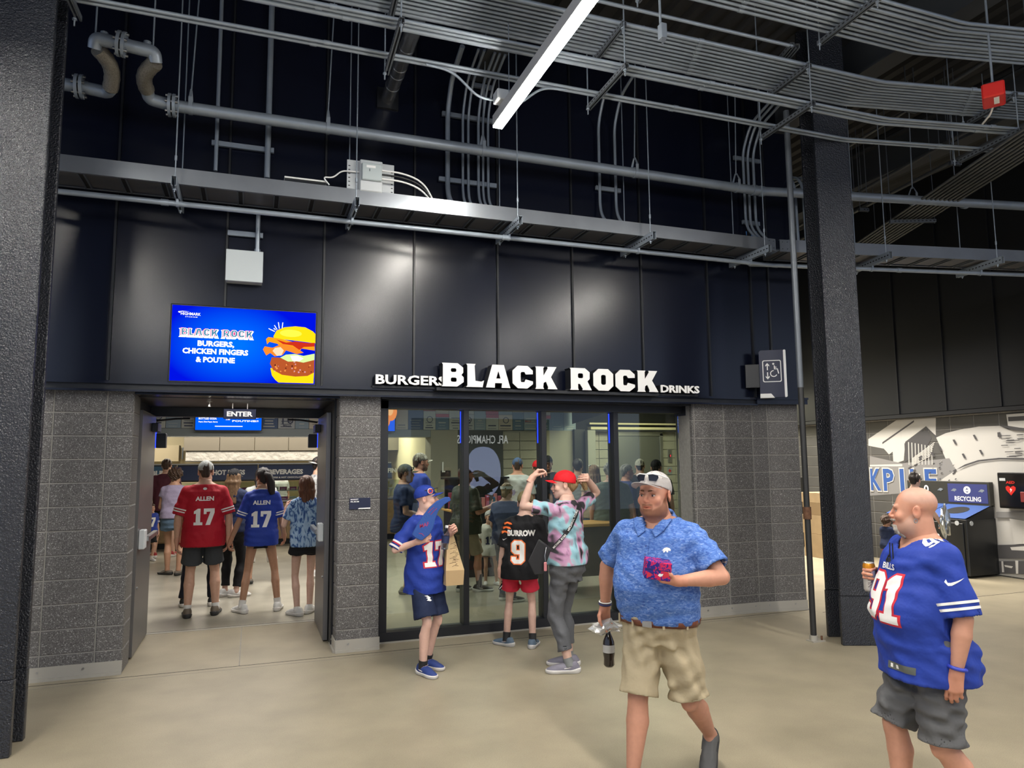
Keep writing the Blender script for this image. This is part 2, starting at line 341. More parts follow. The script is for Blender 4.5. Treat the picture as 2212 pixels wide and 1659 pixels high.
blocks(wall_front, M_CMU, (.785, WY+.36, 0), (0, -1, 0), (.36,), d=.03)
blocks(wall_front, M_CMU, (4.80, WY, 0), (1, 0, 0), (.037, .4064, .4064))
blocks(wall_front, M_CMU, R2, (FX, FY, 0), (.2032, .4064))
blocks(wall_front, M_CMU, R3, (.05, .35, 0), (.35,), d=.03)
# base flashing with bolts
def baseboard(name, o, dx, L, h=.095):
    o = Vector(o); dx = Vector(dx).normalized(); nn = Vector((dx.y, -dx.x, 0)); u = Vector((0, 0, 1))
    q = MB(); q.obox(o+dx*L/2+nn*.006+u*(h/2+.02), dx*L/2, nn*.005, u*h/2, M_TRIM); q.obox(o+dx*L/2+nn*.012+u*.012, dx*L/2, nn*.012, u*.012, M_TRIM)
    t = .12
    while t < L-.03: q.cyl(o+dx*t+nn*.008+u*.075, o+dx*t+nn*.018+u*.075, .009, 8, M_STEEL); t += .33
    return tag(q.build(name), kind='structure')
baseboard('baseboard_left', (-2.4, WY, 0), (1, 0, 0), 1.4)
baseboard('baseboard_pier', (.782, WY, 0), (1, 0, 0), .416); baseboard('baseboard_pier_side', (.785, WY+.36, 0), (0, -1, 0), .36)
baseboard('baseboard_right', (4.80, WY, 0), (1, 0, 0), .855); baseboard('baseboard_end', R2, (FX, FY, 0), .61)
# ------------------------------------------------------------------ black cladding above
def panel(parent, o, dx, w, z0, z1, m=M_PANEL, name='panel'):
    o = Vector(o); dx = Vector(dx).normalized(); nn = Vector((dx.y, -dx.x, 0)); q = MB()
    c = o+dx*w/2+Vector((0, 0, (z0+z1)/2)); q.obox(c+nn*.004, dx*(w/2-.012), nn*.012, Vector((0, 0, (z1-z0)/2))); q.build(name, m, parent)
def fin(parent, o, dx, z0, z1, m=M_BLACK):
    o = Vector(o); dx = Vector(dx).normalized(); nn = Vector((dx.y, -dx.x, 0)); q = MB()
    q.obox(o+nn*.02+Vector((0, 0, (z0+z1)/2)), dx*.009, nn*.02, Vector((0, 0, (z1-z0)/2))); q.build('seam_cap', m, parent)
P0 = Vector((5.649, PY, 0)); PE = P0+Vector((FX, FY, 0))*.63
seams = [-3.0, -2.1, -1.206, -.279, .606, 1.498, 2.395, 3.266, 4.13, 5.022, 5.649]
for a, b in zip(seams, seams[1:]): panel(wall_front, (a, PY, 0), (1, 0, 0), b-a, TOP+.07, CEIL)
for a in seams[1:]: fin(wall_front, (a, PY, 0), (1, 0, 0), TOP+.07, CEIL)
panel(wall_front, P0, (FX, FY, 0), .24, TOP+.07, CEIL); panel(wall_front, P0+Vector((FX, FY, 0))*.24, (FX, FY, 0), .39, TOP+.07, CEIL); fin(wall_front, P0+Vector((FX, FY, 0))*.24, (FX, FY, 0), TOP+.07, CEIL)
panel(wall_front, PE, (.05, 1, 0), .8, TOP+.07, CEIL)
mb = MB(); mb.box(-3.4, 5.70, 7.075, 7.35, TOP+.0, CEIL, M_BLACKM); mb.prism([(5.649, 7.075), (PE.x-.02, PE.y+.04), (PE.x+.03, PE.y+.9), (5.649, 8.0)], CEIL-TOP, M_BLACKM, Matrix.Translation((0, 0, TOP))); mb.build('backing', None, wall_front)
mb = MB(); mb.box(-3.0, 5.66, 6.985, 7.09, TOP+.045, TOP+.07, M_PANEL); mb.box(-3.0, 5.66, 7.02, 7.09, TOP-.01, TOP+.045, M_BLACK); mb.box(-3.0, 5.66, 7.0, 7.03, TOP-.022, TOP-.004, M_PANEL)
for z0, z1, y in ((.045, .07, -.065), (-.01, .045, -.03)):
    mb.obox(P0+Vector((FX, FY, 0))*.32+Vector((-FY*0, y/2, TOP+(z0+z1)/2)), Vector((FX, FY, 0))*.33, Vector((0, .05, 0)), Vector((0, 0, (z1-z0)/2)), M_PANEL)
tag(mb.build('trim_3'), kind='structure')                       # flashing over the blocks
# ------------------------------------------------------------------ doorway
mb = MB(); mb.box(-1.16, .90, 7.36, 8.72, 2.40, 2.46, M_BLACK); mb.box(-1.16, .90, 8.62, 8.72, 2.30, 2.40, M_BLACK)
mb.box(-1.20, -1.045, 7.36, 8.72, 0, 2.40, M_BLACK); mb.box(.765, .92, 7.36, 8.72, 0, 2.40, M_BLACK)
mb.box(-1.0, .785, 7.11, 7.37, 2.405, 2.45, M_PANEL)
tag(mb.build('trim_4'), kind='structure')                       # door frame and recess lining
def door_leaf(name, x0, x1, face):
    d = MB(); d.bbox(x0, x1, 7.60, 8.60, .012, 2.30, .003, M_DOORST); dr = tag(d.build(name), kind='structure')
    fx = x1 if face > 0 else x0
    q = MB(); q.bbox(min(fx, fx+face*.055), max(fx, fx+face*.055), 7.66, 7.82, .98, 1.16, .008, M_PLASTICW); q.build('bar_housing', None, dr)
    q = MB(); q.bbox(min(fx+face*.03, fx+face*.075), max(fx+face*.03, fx+face*.075), 7.82, 8.5, 1.04, 1.09, .006, M_STEEL); q.build('push_bar', None, dr)
    q = MB(); q.bbox(min(fx, fx+face*.06), max(fx, fx+face*.06), 8.25, 8.55, 2.12, 2.21, .006, M_BLACK); q.build('closer_box', None, dr)
    q = MB(); q.tube([(fx+face*.03, 8.4, 2.24), (fx+face*.2, 8.52, 2.27), (fx+face*.33, 8.62, 2.28)], .012, 6, M_BLACK); q.build('closer_arm', None, dr)
    q = MB(); q.cyl((fx, 7.7, 1.0), (fx+face*.012, 7.7, 1.0), .02, 10, M_STEEL); q.cyl((fx, 7.7, .62), (fx+face*.012, 7.7, .62), .012, 8, M_STEEL); q.build('lock_rose', None, dr)
    return dr
door_leaf('door_1', -1.040, -.992, 1); door_leaf('door_2', .712, .760, -1)
for sx, nm in ((-.95, 'left'), (.665, 'right')):
    r = empty('wall_speaker', (sx, 8.75, 2.03), 0, 'small black box with blue glow inside the doorway, %s side' % nm, 'speaker', 'speakers inside the doorway')
    q = MB(); q.bbox(-.05, .05, -.03, .08, -.07, .09, .006, M_BLACK); q.build('case', None, r)
    q = MB(); q.box(-.06, -.055, -.03, .06, -.07, .2, M_BLUEGLOW) if sx < 0 else q.box(.055, .06, -.03, .06, -.07, .2, M_BLUEGLOW); q.build('blue_glow_strip', None, r)  # blue glow beside the box is an added emissive strip
# ENTER sign
r = empty('enter_sign', (-.133, 7.9, 2.29), 0, 'small navy hanging sign reading ENTER in white over the doorway', 'sign')
mb = MB(); mb.bbox(-.158, .158, -.012, .012, -.052, .052, .004, M_NAVY); mb.build('board', None, r)
flat('lettering', text_geo('ENTER', .052, .25, .035), placeT((0, -.0135, -.025), (1, 0, 0)), M_LETTER, r)
mb = MB(); mb.box(-.075, -.068, -.003, .003, .05, .11, M_WHITE); mb.box(.068, .075, -.003, .003, .05, .11, M_WHITE); mb.build('strap', None, r)
r = empty('ceiling_sprinkler', (-.42, 7.75, 2.405), 0, 'chrome sprinkler head under the doorway lintel', 'sprinkler'); mb = MB(); mb.lathe([(.0, 0), (.03, 0), (.03, -.008), (.008, -.01), (.008, -.05), (.018, -.055), (0, -.056)], 10, M_STEEL); mb.build('body', None, r)
# ------------------------------------------------------------------ storefront glazing
GY = 7.40; mulx = [1.225, 2.135, 3.03, 3.925, 4.80]
mb = MB(); mb.box(1.20, 4.86, GY-.09, GY+.07, 2.33, 2.45, M_BLACK); mb.box(1.20, 4.86, GY-.10, GY+.07, .012, .10, M_BLACK); mb.box(1.20, 4.90, GY-.11, GY+.08, 0, .014, M_TRIM)
mb.box(1.195, 1.30, GY-.09, GY+.07, .014, 2.45, M_BLACK); mb.box(4.825, 4.92, GY-.12, GY+.07, .014, 2.45, M_BLACK); mb.box(4.80, 4.93, GY-.16, GY+.07, 2.30, 2.45, M_BLACK)
mb.box(1.2, 4.9, GY-.28, GY-.09, 2.41, 2.45, M_BLACK)
win = tag(mb.build('window_1'), kind='structure')
for x in mulx[1:4]:
    q = MB(); q.bbox(x-.030, x+.030, GY-.07, GY+.09, .09, 2.34, .003, M_BLACK); q.build('mullion', None, win)
    q = MB(); q.box(x-.033, x-.030, GY+.03, GY+.055, 1.98, 2.32, M_BLUEGLOW); q.build('blue_glow_strip', None, win)  # added emissive strip, stands in for blue light reflected on the mullion side
q = MB(); q.box(4.815, 4.824, GY+.02, GY+.07, 1.6, 2.32, M_NAVY); q.build('jamb_strip', None, win)
for a, b in zip(mulx, mulx[1:]):
    q = MB(); q.box(a, b, GY-.004, GY+.004, .095, 2.335, M_GLASS); q.build('pane', None, win)
# ------------------------------------------------------------------ big letters
def letter_row(root, word, x0, x1, z0, h, depth):
    W = sum(SLAB[c][0]*h for c in word)+.10*h*(len(word)-1); k = (x1-x0)/W; x = x0
    for c in word:
        w, lps = SLAB[c]; L = [[(px*h*k, pz*h) for px, pz in lp] for lp in lps]
        q = MB(); T = placeT((x, -depth, z0), (1, 0, 0))
        vs, fs = shape_geo(L, depth/2-.004); mflat(q, (vs, fs), T, M_BLACK, -depth/2-.004)
        lt = q.build('letter_body', None, root)
        outer = [L[0]]+L[1:]; q = MB(); mflat(q, shape_geo(outer, .003), T, M_LETTER, 0.0); q.build('letter_face', None, lt)
        x += (w+.10)*h*k
r = empty('shop_sign', (0, 6.99, 0), 0, 'large white slab letters BLACK ROCK standing on a black raceway', 'sign')
letter_row(r, 'BLACK', 1.745, 2.985, 2.525, .235, .14); letter_row(r, 'ROCK', 3.135, 4.20, 2.525, .235, .14)
mb = MB(); mb.bbox(1.70, 4.24, -.10, .03, 2.485, 2.52, .004, M_BLACK); mb.build('raceway', None, r)
def channel_word(word, x0, x1, z, h, label):
    r = empty('letter_sign', ((x0+x1)/2, 6.99, z), 0, label, 'sign')
    flat('letter_backs', text_geo(word, h, x1-x0, .035, .05), placeT((0, -.03, 0), (1, 0, 0)), M_BLACK, r)
    flat('letter_faces', text_geo(word, h, x1-x0, .03, .008), placeT((0, -.085, 0), (1, 0, 0)), M_LETTER, r)
    q = MB(); q.box(-(x1-x0)/2-.02, (x1-x0)/2+.02, -.03, .04, -.03, -.008, M_BLACK); q.build('rail', None, r)
channel_word('BURGERS', 1.10, 1.80, 2.535, .095, 'white channel letters BURGERS left of the big shop sign')
channel_word('DRINKS', 4.27, 4.775, 2.53, .085, 'white channel letters DRINKS right of the big shop sign')
# ------------------------------------------------------------------ TV above the door
r = empty('tv_screen', (-.09, 6.98, 2.865), 0, 'large wall screen with burger advert on bright blue above the doorway', 'screen')
mb = MB(); mb.bbox(-.638, .638, 0, .06, -.358, .358, .006, M_BLACK); mb.build('housing', None, r)
def tv_mat():
    m = bpy.data.materials.new('screen_blue'); m.use_nodes = True; nt = m.node_tree; nt.nodes.remove(nt.nodes['Principled BSDF'])
    tc = nt.nodes.new('ShaderNodeTexCoord'); mp = nt.nodes.new('ShaderNodeMapping'); mp.inputs['Location'].default_value = (.15, 0, 0); mp.inputs['Scale'].default_value = (1.6, 1, 2.4)
    gr = nt.nodes.new('ShaderNodeTexGradient'); gr.gradient_type = 'SPHERICAL'; cr = nt.nodes.new('ShaderNodeValToRGB')
    cr.color_ramp.elements[0].color = (0.0, 0.005, .62, 1); cr.color_ramp.elements[1].color = (0.0, .14, .86, 1); cr.color_ramp.elements[1].position = .9
    e = nt.nodes.new('ShaderNodeEmission'); e.inputs[1].default_value = 1.0
    nt.links.new(tc.outputs['Object'], mp.inputs['Vector']); nt.links.new(mp.outputs[0], gr.inputs[0]); nt.links.new(gr.outputs['Fac'], cr.inputs[0]); nt.links.new(cr.outputs[0], e.inputs[0]); nt.links.new(e.outputs[0], nt.nodes['Material Output'].inputs[0]); return m
mb = MB(); mb.box(-.625, .625, -.002, 0, -.343, .343); mb.build('display', tv_mat(), r)
EW = emis('screen_white', (1, 1, 1, 1), 1.0)
def em(n, r_, g, b, s=1.0): return emis(n, srgb(r_, g, b), s)
def scr(name, geo, x, z, m, off=0.003): return flat(name, geo, placeT((x, -.002, z), (1, 0, 0)), m, r, off)
# burger picture, printed flat on the display
BX, BZ = .40, 0
bun = [(.625, .14), (.60, .165), (.53, .20), (.44, .205), (.34, .19), (.27, .155), (.245, .10), (.25, .075), (.40, .07), (.52, .06), (.625, .05)]
scr('bun_top', shape_geo([bun]), 0, 0, em('bun_yellow', 255, 208, 20), .003)
scr('bun_shine', shape_geo([circ(.40, .135, .10, 16, .035)]), 0, 0, em('bun_light', 255, 228, 70), .004)
scr('bun_bottom', shape_geo([[(.225, -.20), (.24, -.27), (.27, -.31), (.30, -.335), (.615, -.335), (.62, -.20), (.5, -.235), (.36, -.225)]]), 0, 0, em('bun_yellow', 255, 208, 20), .003)
scr('patty', shape_geo([[(.235, -.10), (.22, -.16), (.25, -.22), (.33, -.262), (.45, -.275), (.56, -.265), (.62, -.23), (.62, -.09), (.50, -.12), (.36, -.10)]]), 0, 0, em('patty_brown', 170, 80, 40), .0032)
for i in range(60):
    a, b = random.uniform(.24, .60), random.uniform(-.24, -.12); scr('patty_fleck', shape_geo([circ(a, b, random.uniform(.004, .011), 6)]), 0, 0, em(*random.choice((('fleck_a', 226, 140, 70), ('fleck_b', 96, 36, 24), ('fleck_c', 205, 150, 160)))), .0036) if i < 26 else None
scr('cheese', shape_geo([[(.18, .07), (.20, .09), (.30, .08), (.44, .05), (.62, .04), (.62, -.02), (.50, -.005), (.47, -.05), (.34, -.02), (.28, .03), (.21, .045), (.19, .02)]]), 0, 0, em('cheese_orange', 250, 150, 25), .0034)
scr('bacon', shape_geo([[(.27, .07), (.36, .045), (.44, .06), (.56, .05), (.62, .055), (.62, .02), (.52, .01), (.48, -.02), (.42, .02), (.33, .03)]]), 0, 0, em('bacon_red', 190, 45, 25), .0038)
scr('bacon_strip', shape_geo([[(.155, -.03), (.17, .0), (.24, -.01), (.32, .03), (.45, .0), (.52, -.045), (.46, -.06), (.36, -.03), (.33, -.075), (.26, -.09), (.22, -.06), (.185, -.085)]]), 0, 0, em('bacon_orange', 240, 130, 40), .0042)
scr('bacon_pale', shape_geo([[(.26, -.01), (.31, .0), (.34, -.03), (.32, -.08), (.28, -.085), (.24, -.04)]]), 0, 0, em('bacon_pink', 245, 205, 170), .0045)
scr('slaw', shape_geo([[(.31, -.10), (.36, -.07), (.44, -.06), (.52, -.075), (.62, -.05), (.62, -.11), (.52, -.14), (.46, -.13), (.38, -.135)]]), 0, 0, em('slaw_green', 205, 230, 150), .0046)
scr('slaw_white', shape_geo([[(.40, -.08), (.47, -.075), (.52, -.10), (.48, -.13), (.42, -.125)]]), 0, 0, EW, .005)
for a, b, c, d in ((.20, .17, .255, .145), (.25, .205, .275, .165), (.285, .235, .295, .175), (.325, .235, .32, .18), (.245, .175, .262, .16)):
    v = Vector((c-a, d-b)).normalized()*.004; scr('spark', shape_geo([[(a-v.y, b+v.x), (a+v.y, b-v.x), (c+v.y, d-v.x), (c-v.y, d+v.x)]]), 0, 0, EW, .004)
for i, (t, z, w, hh) in enumerate((('BURGERS,', -.022, .31, .052), ('CHICKEN FINGERS', -.094, .555, .052), ('& POUTINE', -.170, .33, .052))):
    scr('lettering', text_geo(t, hh, w, .045), -.25, z, EW)
scr('lettering', text_geo('HIGHMARK', .027, .165, .02), -.47, .255, EW); scr('lettering', text_geo('STADIUM', .009, .10, .03, spacing=1.4), -.465, .236, EW)
scr('logo_stroke', shape_geo([[(-.555, .27), (-.575, .278), (-.575, .286), (-.54, .292), (-.48, .288), (-.54, .286), (-.562, .281)]]), 0, 0, EW)
def screen_word(word, x0, x1, z0, h):
    W = sum(SLAB[c][0]*h for c in word)+.10*h*(len(word)-1); k = (x1-x0)/W; x = x0
    for c in word:
        w, lps = SLAB[c]; L = [[(px*h*k, pz*h) for px, pz in lp] for lp in lps]
        scr('title_shadow', shape_geo([[(px+x-.006, pz+z0-.012) for px, pz in offset_loop(L[0], .008)]]), 0, 0, EW, .003)
        scr('title_pink', shape_geo([[(px+x-.004, pz+z0) for px, pz in offset_loop(L[0], .002)]]), 0, 0, em('title_pink', 240, 60, 130), .0034)
        scr('title_letter', shape_geo([[(px+x, pz+z0) for px, pz in lp] for lp in L]), 0, 0, EW, .0038)
        I = [offset_loop(L[0], -.0045)]+[offset_loop(lp, .0045) for lp in L[1:]]
        scr('title_inset', shape_geo([[(px+x, pz+z0) for px, pz in lp] for lp in I]), 0, 0, em('title_teal', 60, 120, 150), .0042)
        x += (w+.10)*h*k
screen_word('BLACK', -.545, -.235, .072, .066); screen_word('ROCK', -.195, .065, .072, .066)
# ------------------------------------------------------------------ room sign on the pier, lift sign on the right
r = empty('room_sign', (.995, WY-.004, 1.385), 0, 'small navy room plate reading MARKET on the block pier', 'sign')
mb = MB(); mb.bbox(-.10, .10, -.01, 0, -.055, .055, .002, M_NAVY); mb.build('plate', None, r)
flat('lettering', text_geo('MARKET', .013, .075, .03, align='LEFT'), placeT((-.09, -.011, .034), (1, 0, 0)), M_LETTER, r); flat('lettering', text_geo('ML.B3.08', .013, .08, .03, align='LEFT'), placeT((-.09, -.011, .013), (1, 0, 0)), M_LETTER, r)
flat('white_flash', shape_geo([[(-.02, -.052), (.1, -.052), (.1, -.04), (-.01, -.042)]]), placeT((0, -.011, 0), (1, 0, 0)), M_LETTER, r)
bl = pxY(1660, 860, 6.62); br_ = pxY(1707, 858, 6.40); 
sd = Vector((.30, -.20, 0)).normalized(); so = Vector((5.63, 6.915, 0))
r = empty('lift_sign', so, math.atan2(sd.y, sd.x), 'navy projecting sign with lift arrows and wheelchair symbol beside the right column', 'sign')
zb = 2.50
mb = MB(); mb.prism(rrect(0, 0, .29, .56, .03), .05, M_NAVY, placeT((0, .025, zb), (1, 0, 0))@Matrix.Translation((0, 0, -.05+.05))); mb.build('board', None, r)
mb = MB(); mb.prism(rrect(.272, .0, .30, .56, .012), .056, M_LETTER, placeT((0, .028, zb), (1, 0, 0))); mb.prism([(.0, -.005), (.16, -.005), (.12, .045), (0, .045)], .056, M_LETTER, placeT((0, .028, zb), (1, 0, 0))); mb.build('white_edge', None, r)
T = placeT((.14, -.026, zb+.31), (1, 0, 0))
mb = MB(); mflat(mb, shape_geo([rrect(-.105, -.13, .105, .13, .02), rrect(-.095, -.12, .095, .12, .015)]), T, M_LETTER, .001)
for sgn in (1, -1):
    mflat(mb, shape_geo([[(-.056, sgn*.012), (-.044, sgn*.012), (-.044, sgn*.07), (-.028, sgn*.055), (-.028, sgn*.072), (-.05, sgn*.098), (-.072, sgn*.072), (-.072, sgn*.055), (-.056, sgn*.07)]]), T, M_LETTER, .001)
mflat(mb, shape_geo([circ(.018, .085, .012, 12)]), T, M_LETTER, .001)
mflat(mb, shape_geo([[(.008, .066), (.022, .066), (.024, .02), (.056, .02), (.068, -.035), (.08, -.03), (.078, -.02), (.066, .03), (.034, .03), (.034, .04), (.052, .04), (.052, .05), (.034, .05), (.034, .066)]]), T, M_LETTER, .001)
wheel = [(.018+.04*math.cos(R(a)), -.03+.04*math.sin(R(a))) for a in range(80, 352, 16)]+[(.018+.03*math.cos(R(a)), -.03+.03*math.sin(R(a))) for a in range(340, 84, -16)]
mflat(mb, shape_geo([wheel]), T, M_LETTER, .001); mb.build('lift_symbol', None, r)
mb = MB(); mb.bbox(-.16, 0, -.02, .02, zb+.12, zb+.40, .004, M_BLACK); mb.build('bracket', None, r)
# ------------------------------------------------------------------ columns and pole
def hcolumn(o, rz, b, d, label):
    r = empty('steel_column', o, rz, label, 'column')
    for nm, x0, x1, y0, y1 in (('flange', 0, b, 0, .045), ('web', b/2-.02, b/2+.02, .045, d-.045), ('flange', 0, b, d-.045, d)):
        q = MB(); N = 24
        q.bbox(x0, x1, y0, y1, .46, CEIL, .006, M_STEELBUMP); q.bbox(x0-.004, x1+.004, y0-.004, y1+.004, 0, .46, .006, M_STEELBUMP); q.build(nm, None, r)
    return r
hcolumn((-1.351-.37, 5.372, 0), 0, .37, .33, 'black steel column at the left edge of the view')
hcolumn((5.36, 5.563, 0), R(-22), .34, .385, 'black coated steel column right of the shop front')
r = empty('drain_riser', (5.225, 5.80, 0), 0, 'slim black standpipe with rusty collar beside the right column', 'pipe')
mb = MB(); mb.cyl((0, 0, .05), (0, 0, 2.5), .029, 12, mat('pipe_black', (.02, .02, .02), .5)); mb.cyl((0, 0, 2.5), (0, 0, 5.45), .031, 12, M_GALVD); mb.build('tube', None, r)
mb = MB(); mb.cyl((0, 0, 1.18), (0, 0, 1.30), .04, 12, mat('rust', (.11, .05, .025), .85, noise=.4, nscale=40)); mb.build('collar', None, r)
mb = MB(); mb.box(-.05, .10, -.05, .05, 0, .012, M_TRIM); mb.cyl((0, 0, .012), (0, 0, .06), .04, 12, M_TRIM); mb.cyl((.08, -.02, .012), (.08, -.02, .05), .01, 6, mat('rust', (.11, .05, .025))); mb.build('foot_plate', None, r)
# ------------------------------------------------------------------ strip lights
LED = emis('led_lens', (1.0, 0.95, 0.86, 1), 165)
def strip_light(x, y0, y1, label):
    r = empty('strip_light', (x, y1, 4.62), 0, label, 'light', 'long white strip lights over the concourse')
    L = y1-y0
    q = MB(); q.bbox(-.045, .045, -L, 0, .014, .11, .004, mat('fixture_grey', (.42, .43, .44), .45)); q.build('housing', None, r)
    q = MB(); q.box(-.040, .040, -L+.006, -.006, 0, .014); q.build('lens', LED, r)
    for y in (-.3, -L+.3):
        q = MB(); q.cyl((0, y, .11), (0, y, CEIL-4.62), .004, 6, M_GALV); q.build('rod', None, r)
    q = MB(); q.bbox(-.10, .02, -.30, -.18, .11, .20, .006, M_PLASTICW); q.build('junction_box', None, r)
strip_light(1.90, 3.10, 5.55, 'lit strip light hanging in front of the black cladding')
strip_light(1.90, -.20, 2.30, 'strip light overhead, next along from the lit one in view')
strip_light(5.65, .70, 3.20, 'strip light over the right side of the concourse')
strip_light(-1.90, 2.00, 4.50, 'strip light over the left side of the concourse')
strip_light(-1.90, -2.6, -.2, 'unseen strip light added behind the viewer on the left')  # this and the next two are out of view, added for illumination
strip_light(5.65, -3.2, -.7, 'unseen strip light added behind the viewer on the right')
strip_light(1.90, -4.2, -1.7, 'unseen strip light added straight behind the viewer')
# ------------------------------------------------------------------ bent runs
BA = R(-10.5); BX_, BY_ = math.cos(BA), math.sin(BA)
def run(Y, z, x0=-3.4, L=4.55, xb=None):
    xb = 5.65-(Y-5.2)*.09 if xb is None else xb
    return [(x0, Y, z), (xb-.09, Y, z), (xb, Y-.005, z), (xb+.09*BX_, Y-.005+.09*BY_, z), (xb+L*BX_, Y+L*BY_, z)]
def strut(mb, a, b, w=.041, h=.041, m=None):
    a, b = Vector(a), Vector(b); d = (b-a); L = d.length; d.normalize(); s = d.cross(Vector((0, 0, 1))).normalized(); c = (a+b)/2; m = m or M_GALVD
    mb.obox(c+Vector((0, 0, h/2-.0015)), d*L/2, s*w/2, Vector((0, 0, .0015)), m)
    for k in (-1, 1): mb.obox(c+s*k*(w/2-.0015), d*L/2, s*.0015, Vector((0, 0, h/2)), m); mb.obox(c+s*k*(w/2-.007)-Vector((0, 0, h/2-.0015)), d*L/2, s*.006, Vector((0, 0, .0015)), m)
    n = int(L/.05)
    for i in range(n): mb.obox(a+d*(.025+i*.05)-s*(w/2+.0006), d*.012, s*.0006, Vector((0, 0, .006)), M_BLACKM)
    return mb
def rack(label, tiers, traps):
    """tiers: list of (z, [Y...], radius); traps: list of (x, y0, y1, z, ztop)"""
    r = empty('conduit_rack', (2.0, 5.2, 5.2), 0, label, 'conduit rack'); M = Matrix.Translation((-2.0, -5.2, -5.2))
    def B(q, nm):
        q.v = [tuple(Vector(v)+Vector((-2.0, -5.2, -5.2))) for v in q.v]; return q.build(nm, None, r)
    for z, Ys, rad in tiers:
        for k, Y in enumerate(Ys):
            q = MB(); q.tube(run(Y, z), rad if not isinstance(rad, list) else rad[k], 8, M_GALV)
            for xc in (-1.7+.03*k, .33+.1*(k % 3), 3.55+.02*k, 6.6+.04*k): q.cyl((xc, Y, z) if xc < 5.5 else (xc, Y+(xc-5.6)*BY_, z-.0), (xc+.05, Y, z) if xc < 5.5 else (xc+.05, Y+(xc-5.55)*BY_, z), (rad if not isinstance(rad, list) else rad[k])+.004, 8, M_GALV)
            B(q, 'conduit')
    for x, y0, y1, z, zt in traps:
        if x > 5.7: y0 += (x-5.65)*BY_; y1 += (x-5.65)*BY_
        q = MB(); strut(q, (x, y0, z-.022), (x+(.02 if x < 5.7 else .12), y1, z-.022)); B(q, 'trapeze_strut')
        for y in (y0+.03, y1-.03):
            q = MB(); q.cyl((x, y, z-.10), (x, y, zt), .006, 6, M_GALV); q.cyl((x, y, z-.055), (x, y, z-.043), .016, 6, M_GALV); B(q, 'threaded_rod')
    return r
lowY = [5.45, 5.40, 5.03, 4.975, 4.93]
upY = [4.95+.052*k for k in range(10)]
TX = [-1.285, .933, 2.777, 4.688, 7.02]
rack('wide rack of grey conduits on two-tier trapezes crossing the whole view', [(5.025, lowY, [.016, .014, .021, .014, .014]), (5.405, upY, [.019, .014, .014, .014, .014, .014, .014, .014, .017, .021])],
     [(x, 4.85, 5.60, 5.0, CEIL) for x in TX]+[(x, 4.87, 5.47, 5.375, 5.40) for x in TX])
rack('smaller rack of grey conduits at the top right, nearest the viewer', [(5.53, [4.14+.055*k for k in range(10)], [.016, .014, .019, .014, .014, .014, .019, .014, .014, .016])], [(x, 4.05, 4.74, 5.5, CEIL) for x in (-1.2, .97, 2.81, 4.655, 7.0)])
r = empty('conduit_run', (0, 4.86, 5.49), 0, 'single grey conduit between the two racks ending at a strut', 'conduit'); mb = MB(); mb.cyl((-3, 0, 0), (4.5, 0, 0), .016, 8, M_GALV); mb.build('tube', None, r)
mb = MB(); strut(mb, (4.47, -.02, .0), (4.62, .55, .0)); strut(mb, (4.53, -.02, .0), (4.68, .55, .0)); mb.build('strut_pair', None, r)
# lamp feed conduits dipping to the junction box
r = empty('lamp_feed', (1.86, 5.40, 4.83), 0, 'thin grey conduits dipping to the end of the lit strip light', 'conduit')
for xx, s_ in ((1.30, -1), (2.42, 1)):
    q = MB(); q.tube(arc_path([(s_*.03, 0, -.04), (s_*.18, 0, -.04), (s_*.40, 0, .15), (s_*.62, -.0, .165)], .10, 5), .011, 8, M_GALV); q.build('tube', None, r)
# ------------------------------------------------------------------ drain pipe with expansion loop
DY = 6.60; DZ0 = pxY(623, 264.6, DY).z; DR = .052
r = empty('drain_pipe', (0, DY, DZ0), 0, 'thick grey drain pipe with braided expansion loop above the cable tray', 'pipe'); O = Vector((0, DY, DZ0))
xs = pxY(372, 222, DY).x
def L_(p): return Vector(p)-O
q = MB(); q.tube([L_(p) for p in [(xs, DY, DZ0)]+run(DY, DZ0-.0)[1:]], DR, 16, M_GALV); q.build('main_tube', None, r)
def flange(p, d):
    p, d = Vector(p), Vector(d).normalized(); q = MB()
    for a, b in ((-.030, -.006), (.006, .030)): q.cyl(p+d*a, p+d*b, .10, 18, M_GALV)
    q.cyl(p-d*.006, p+d*.006, .085, 16, M_BLACKM); s = d.cross(Vector((0, 0, 1))).normalized() if abs(d.z) < .9 else Vector((1, 0, 0)); u = s.cross(d)
    for k in range(6):
        c = p+s*(.08*math.cos(k*PI/3))+u*(.08*math.sin(k*PI/3)); q.cyl(c-d*.05, c+d*.05, .011, 6, M_STEEL)
    q.build('flange', None, r)
flange(L_((xs, DY, DZ0)), (1, 0, 0))
A = [pxY(355, 222, DY), pxY(322, 214, DY-.03), pxY(318, 195, DY-.10), pxY(334, 132, DY-.45)]
q = MB(); q.tube(arc_path([L_((xs, DY, DZ0)), L_(A[1]), L_(A[2])], .09, 6), DR, 16, M_GALV); q.build('elbow', None, r)
def hose(p0, p1, bow):
    pts = []; rr = []
    for i in range(13):
        t = i/12; pts.append(Vector(p0).lerp(Vector(p1), t)+Vector(bow)*math.sin(PI*t)); rr.append(DR+.008+(.003 if i % 2 else 0))
    q = MB(); q.tube(pts, DR, 18, M_BRAID, True, rr); q.build('braided_hose', None, r)
C1 = pxY(336, 135, DY-.42); C2 = pxY(205, 105, DY-.42); B0 = pxY(238, 192, DY-.08)
hose(L_(A[2])+Vector((0, 0, .0)), L_(C1), (-.05, 0, 0)); hose(L_(B0), L_(C2)+Vector((.02, 0, 0)), (.05, 0, .02))
T1 = pxY(322, 118, DY-.46); T2 = pxY(222, 93, DY-.46)
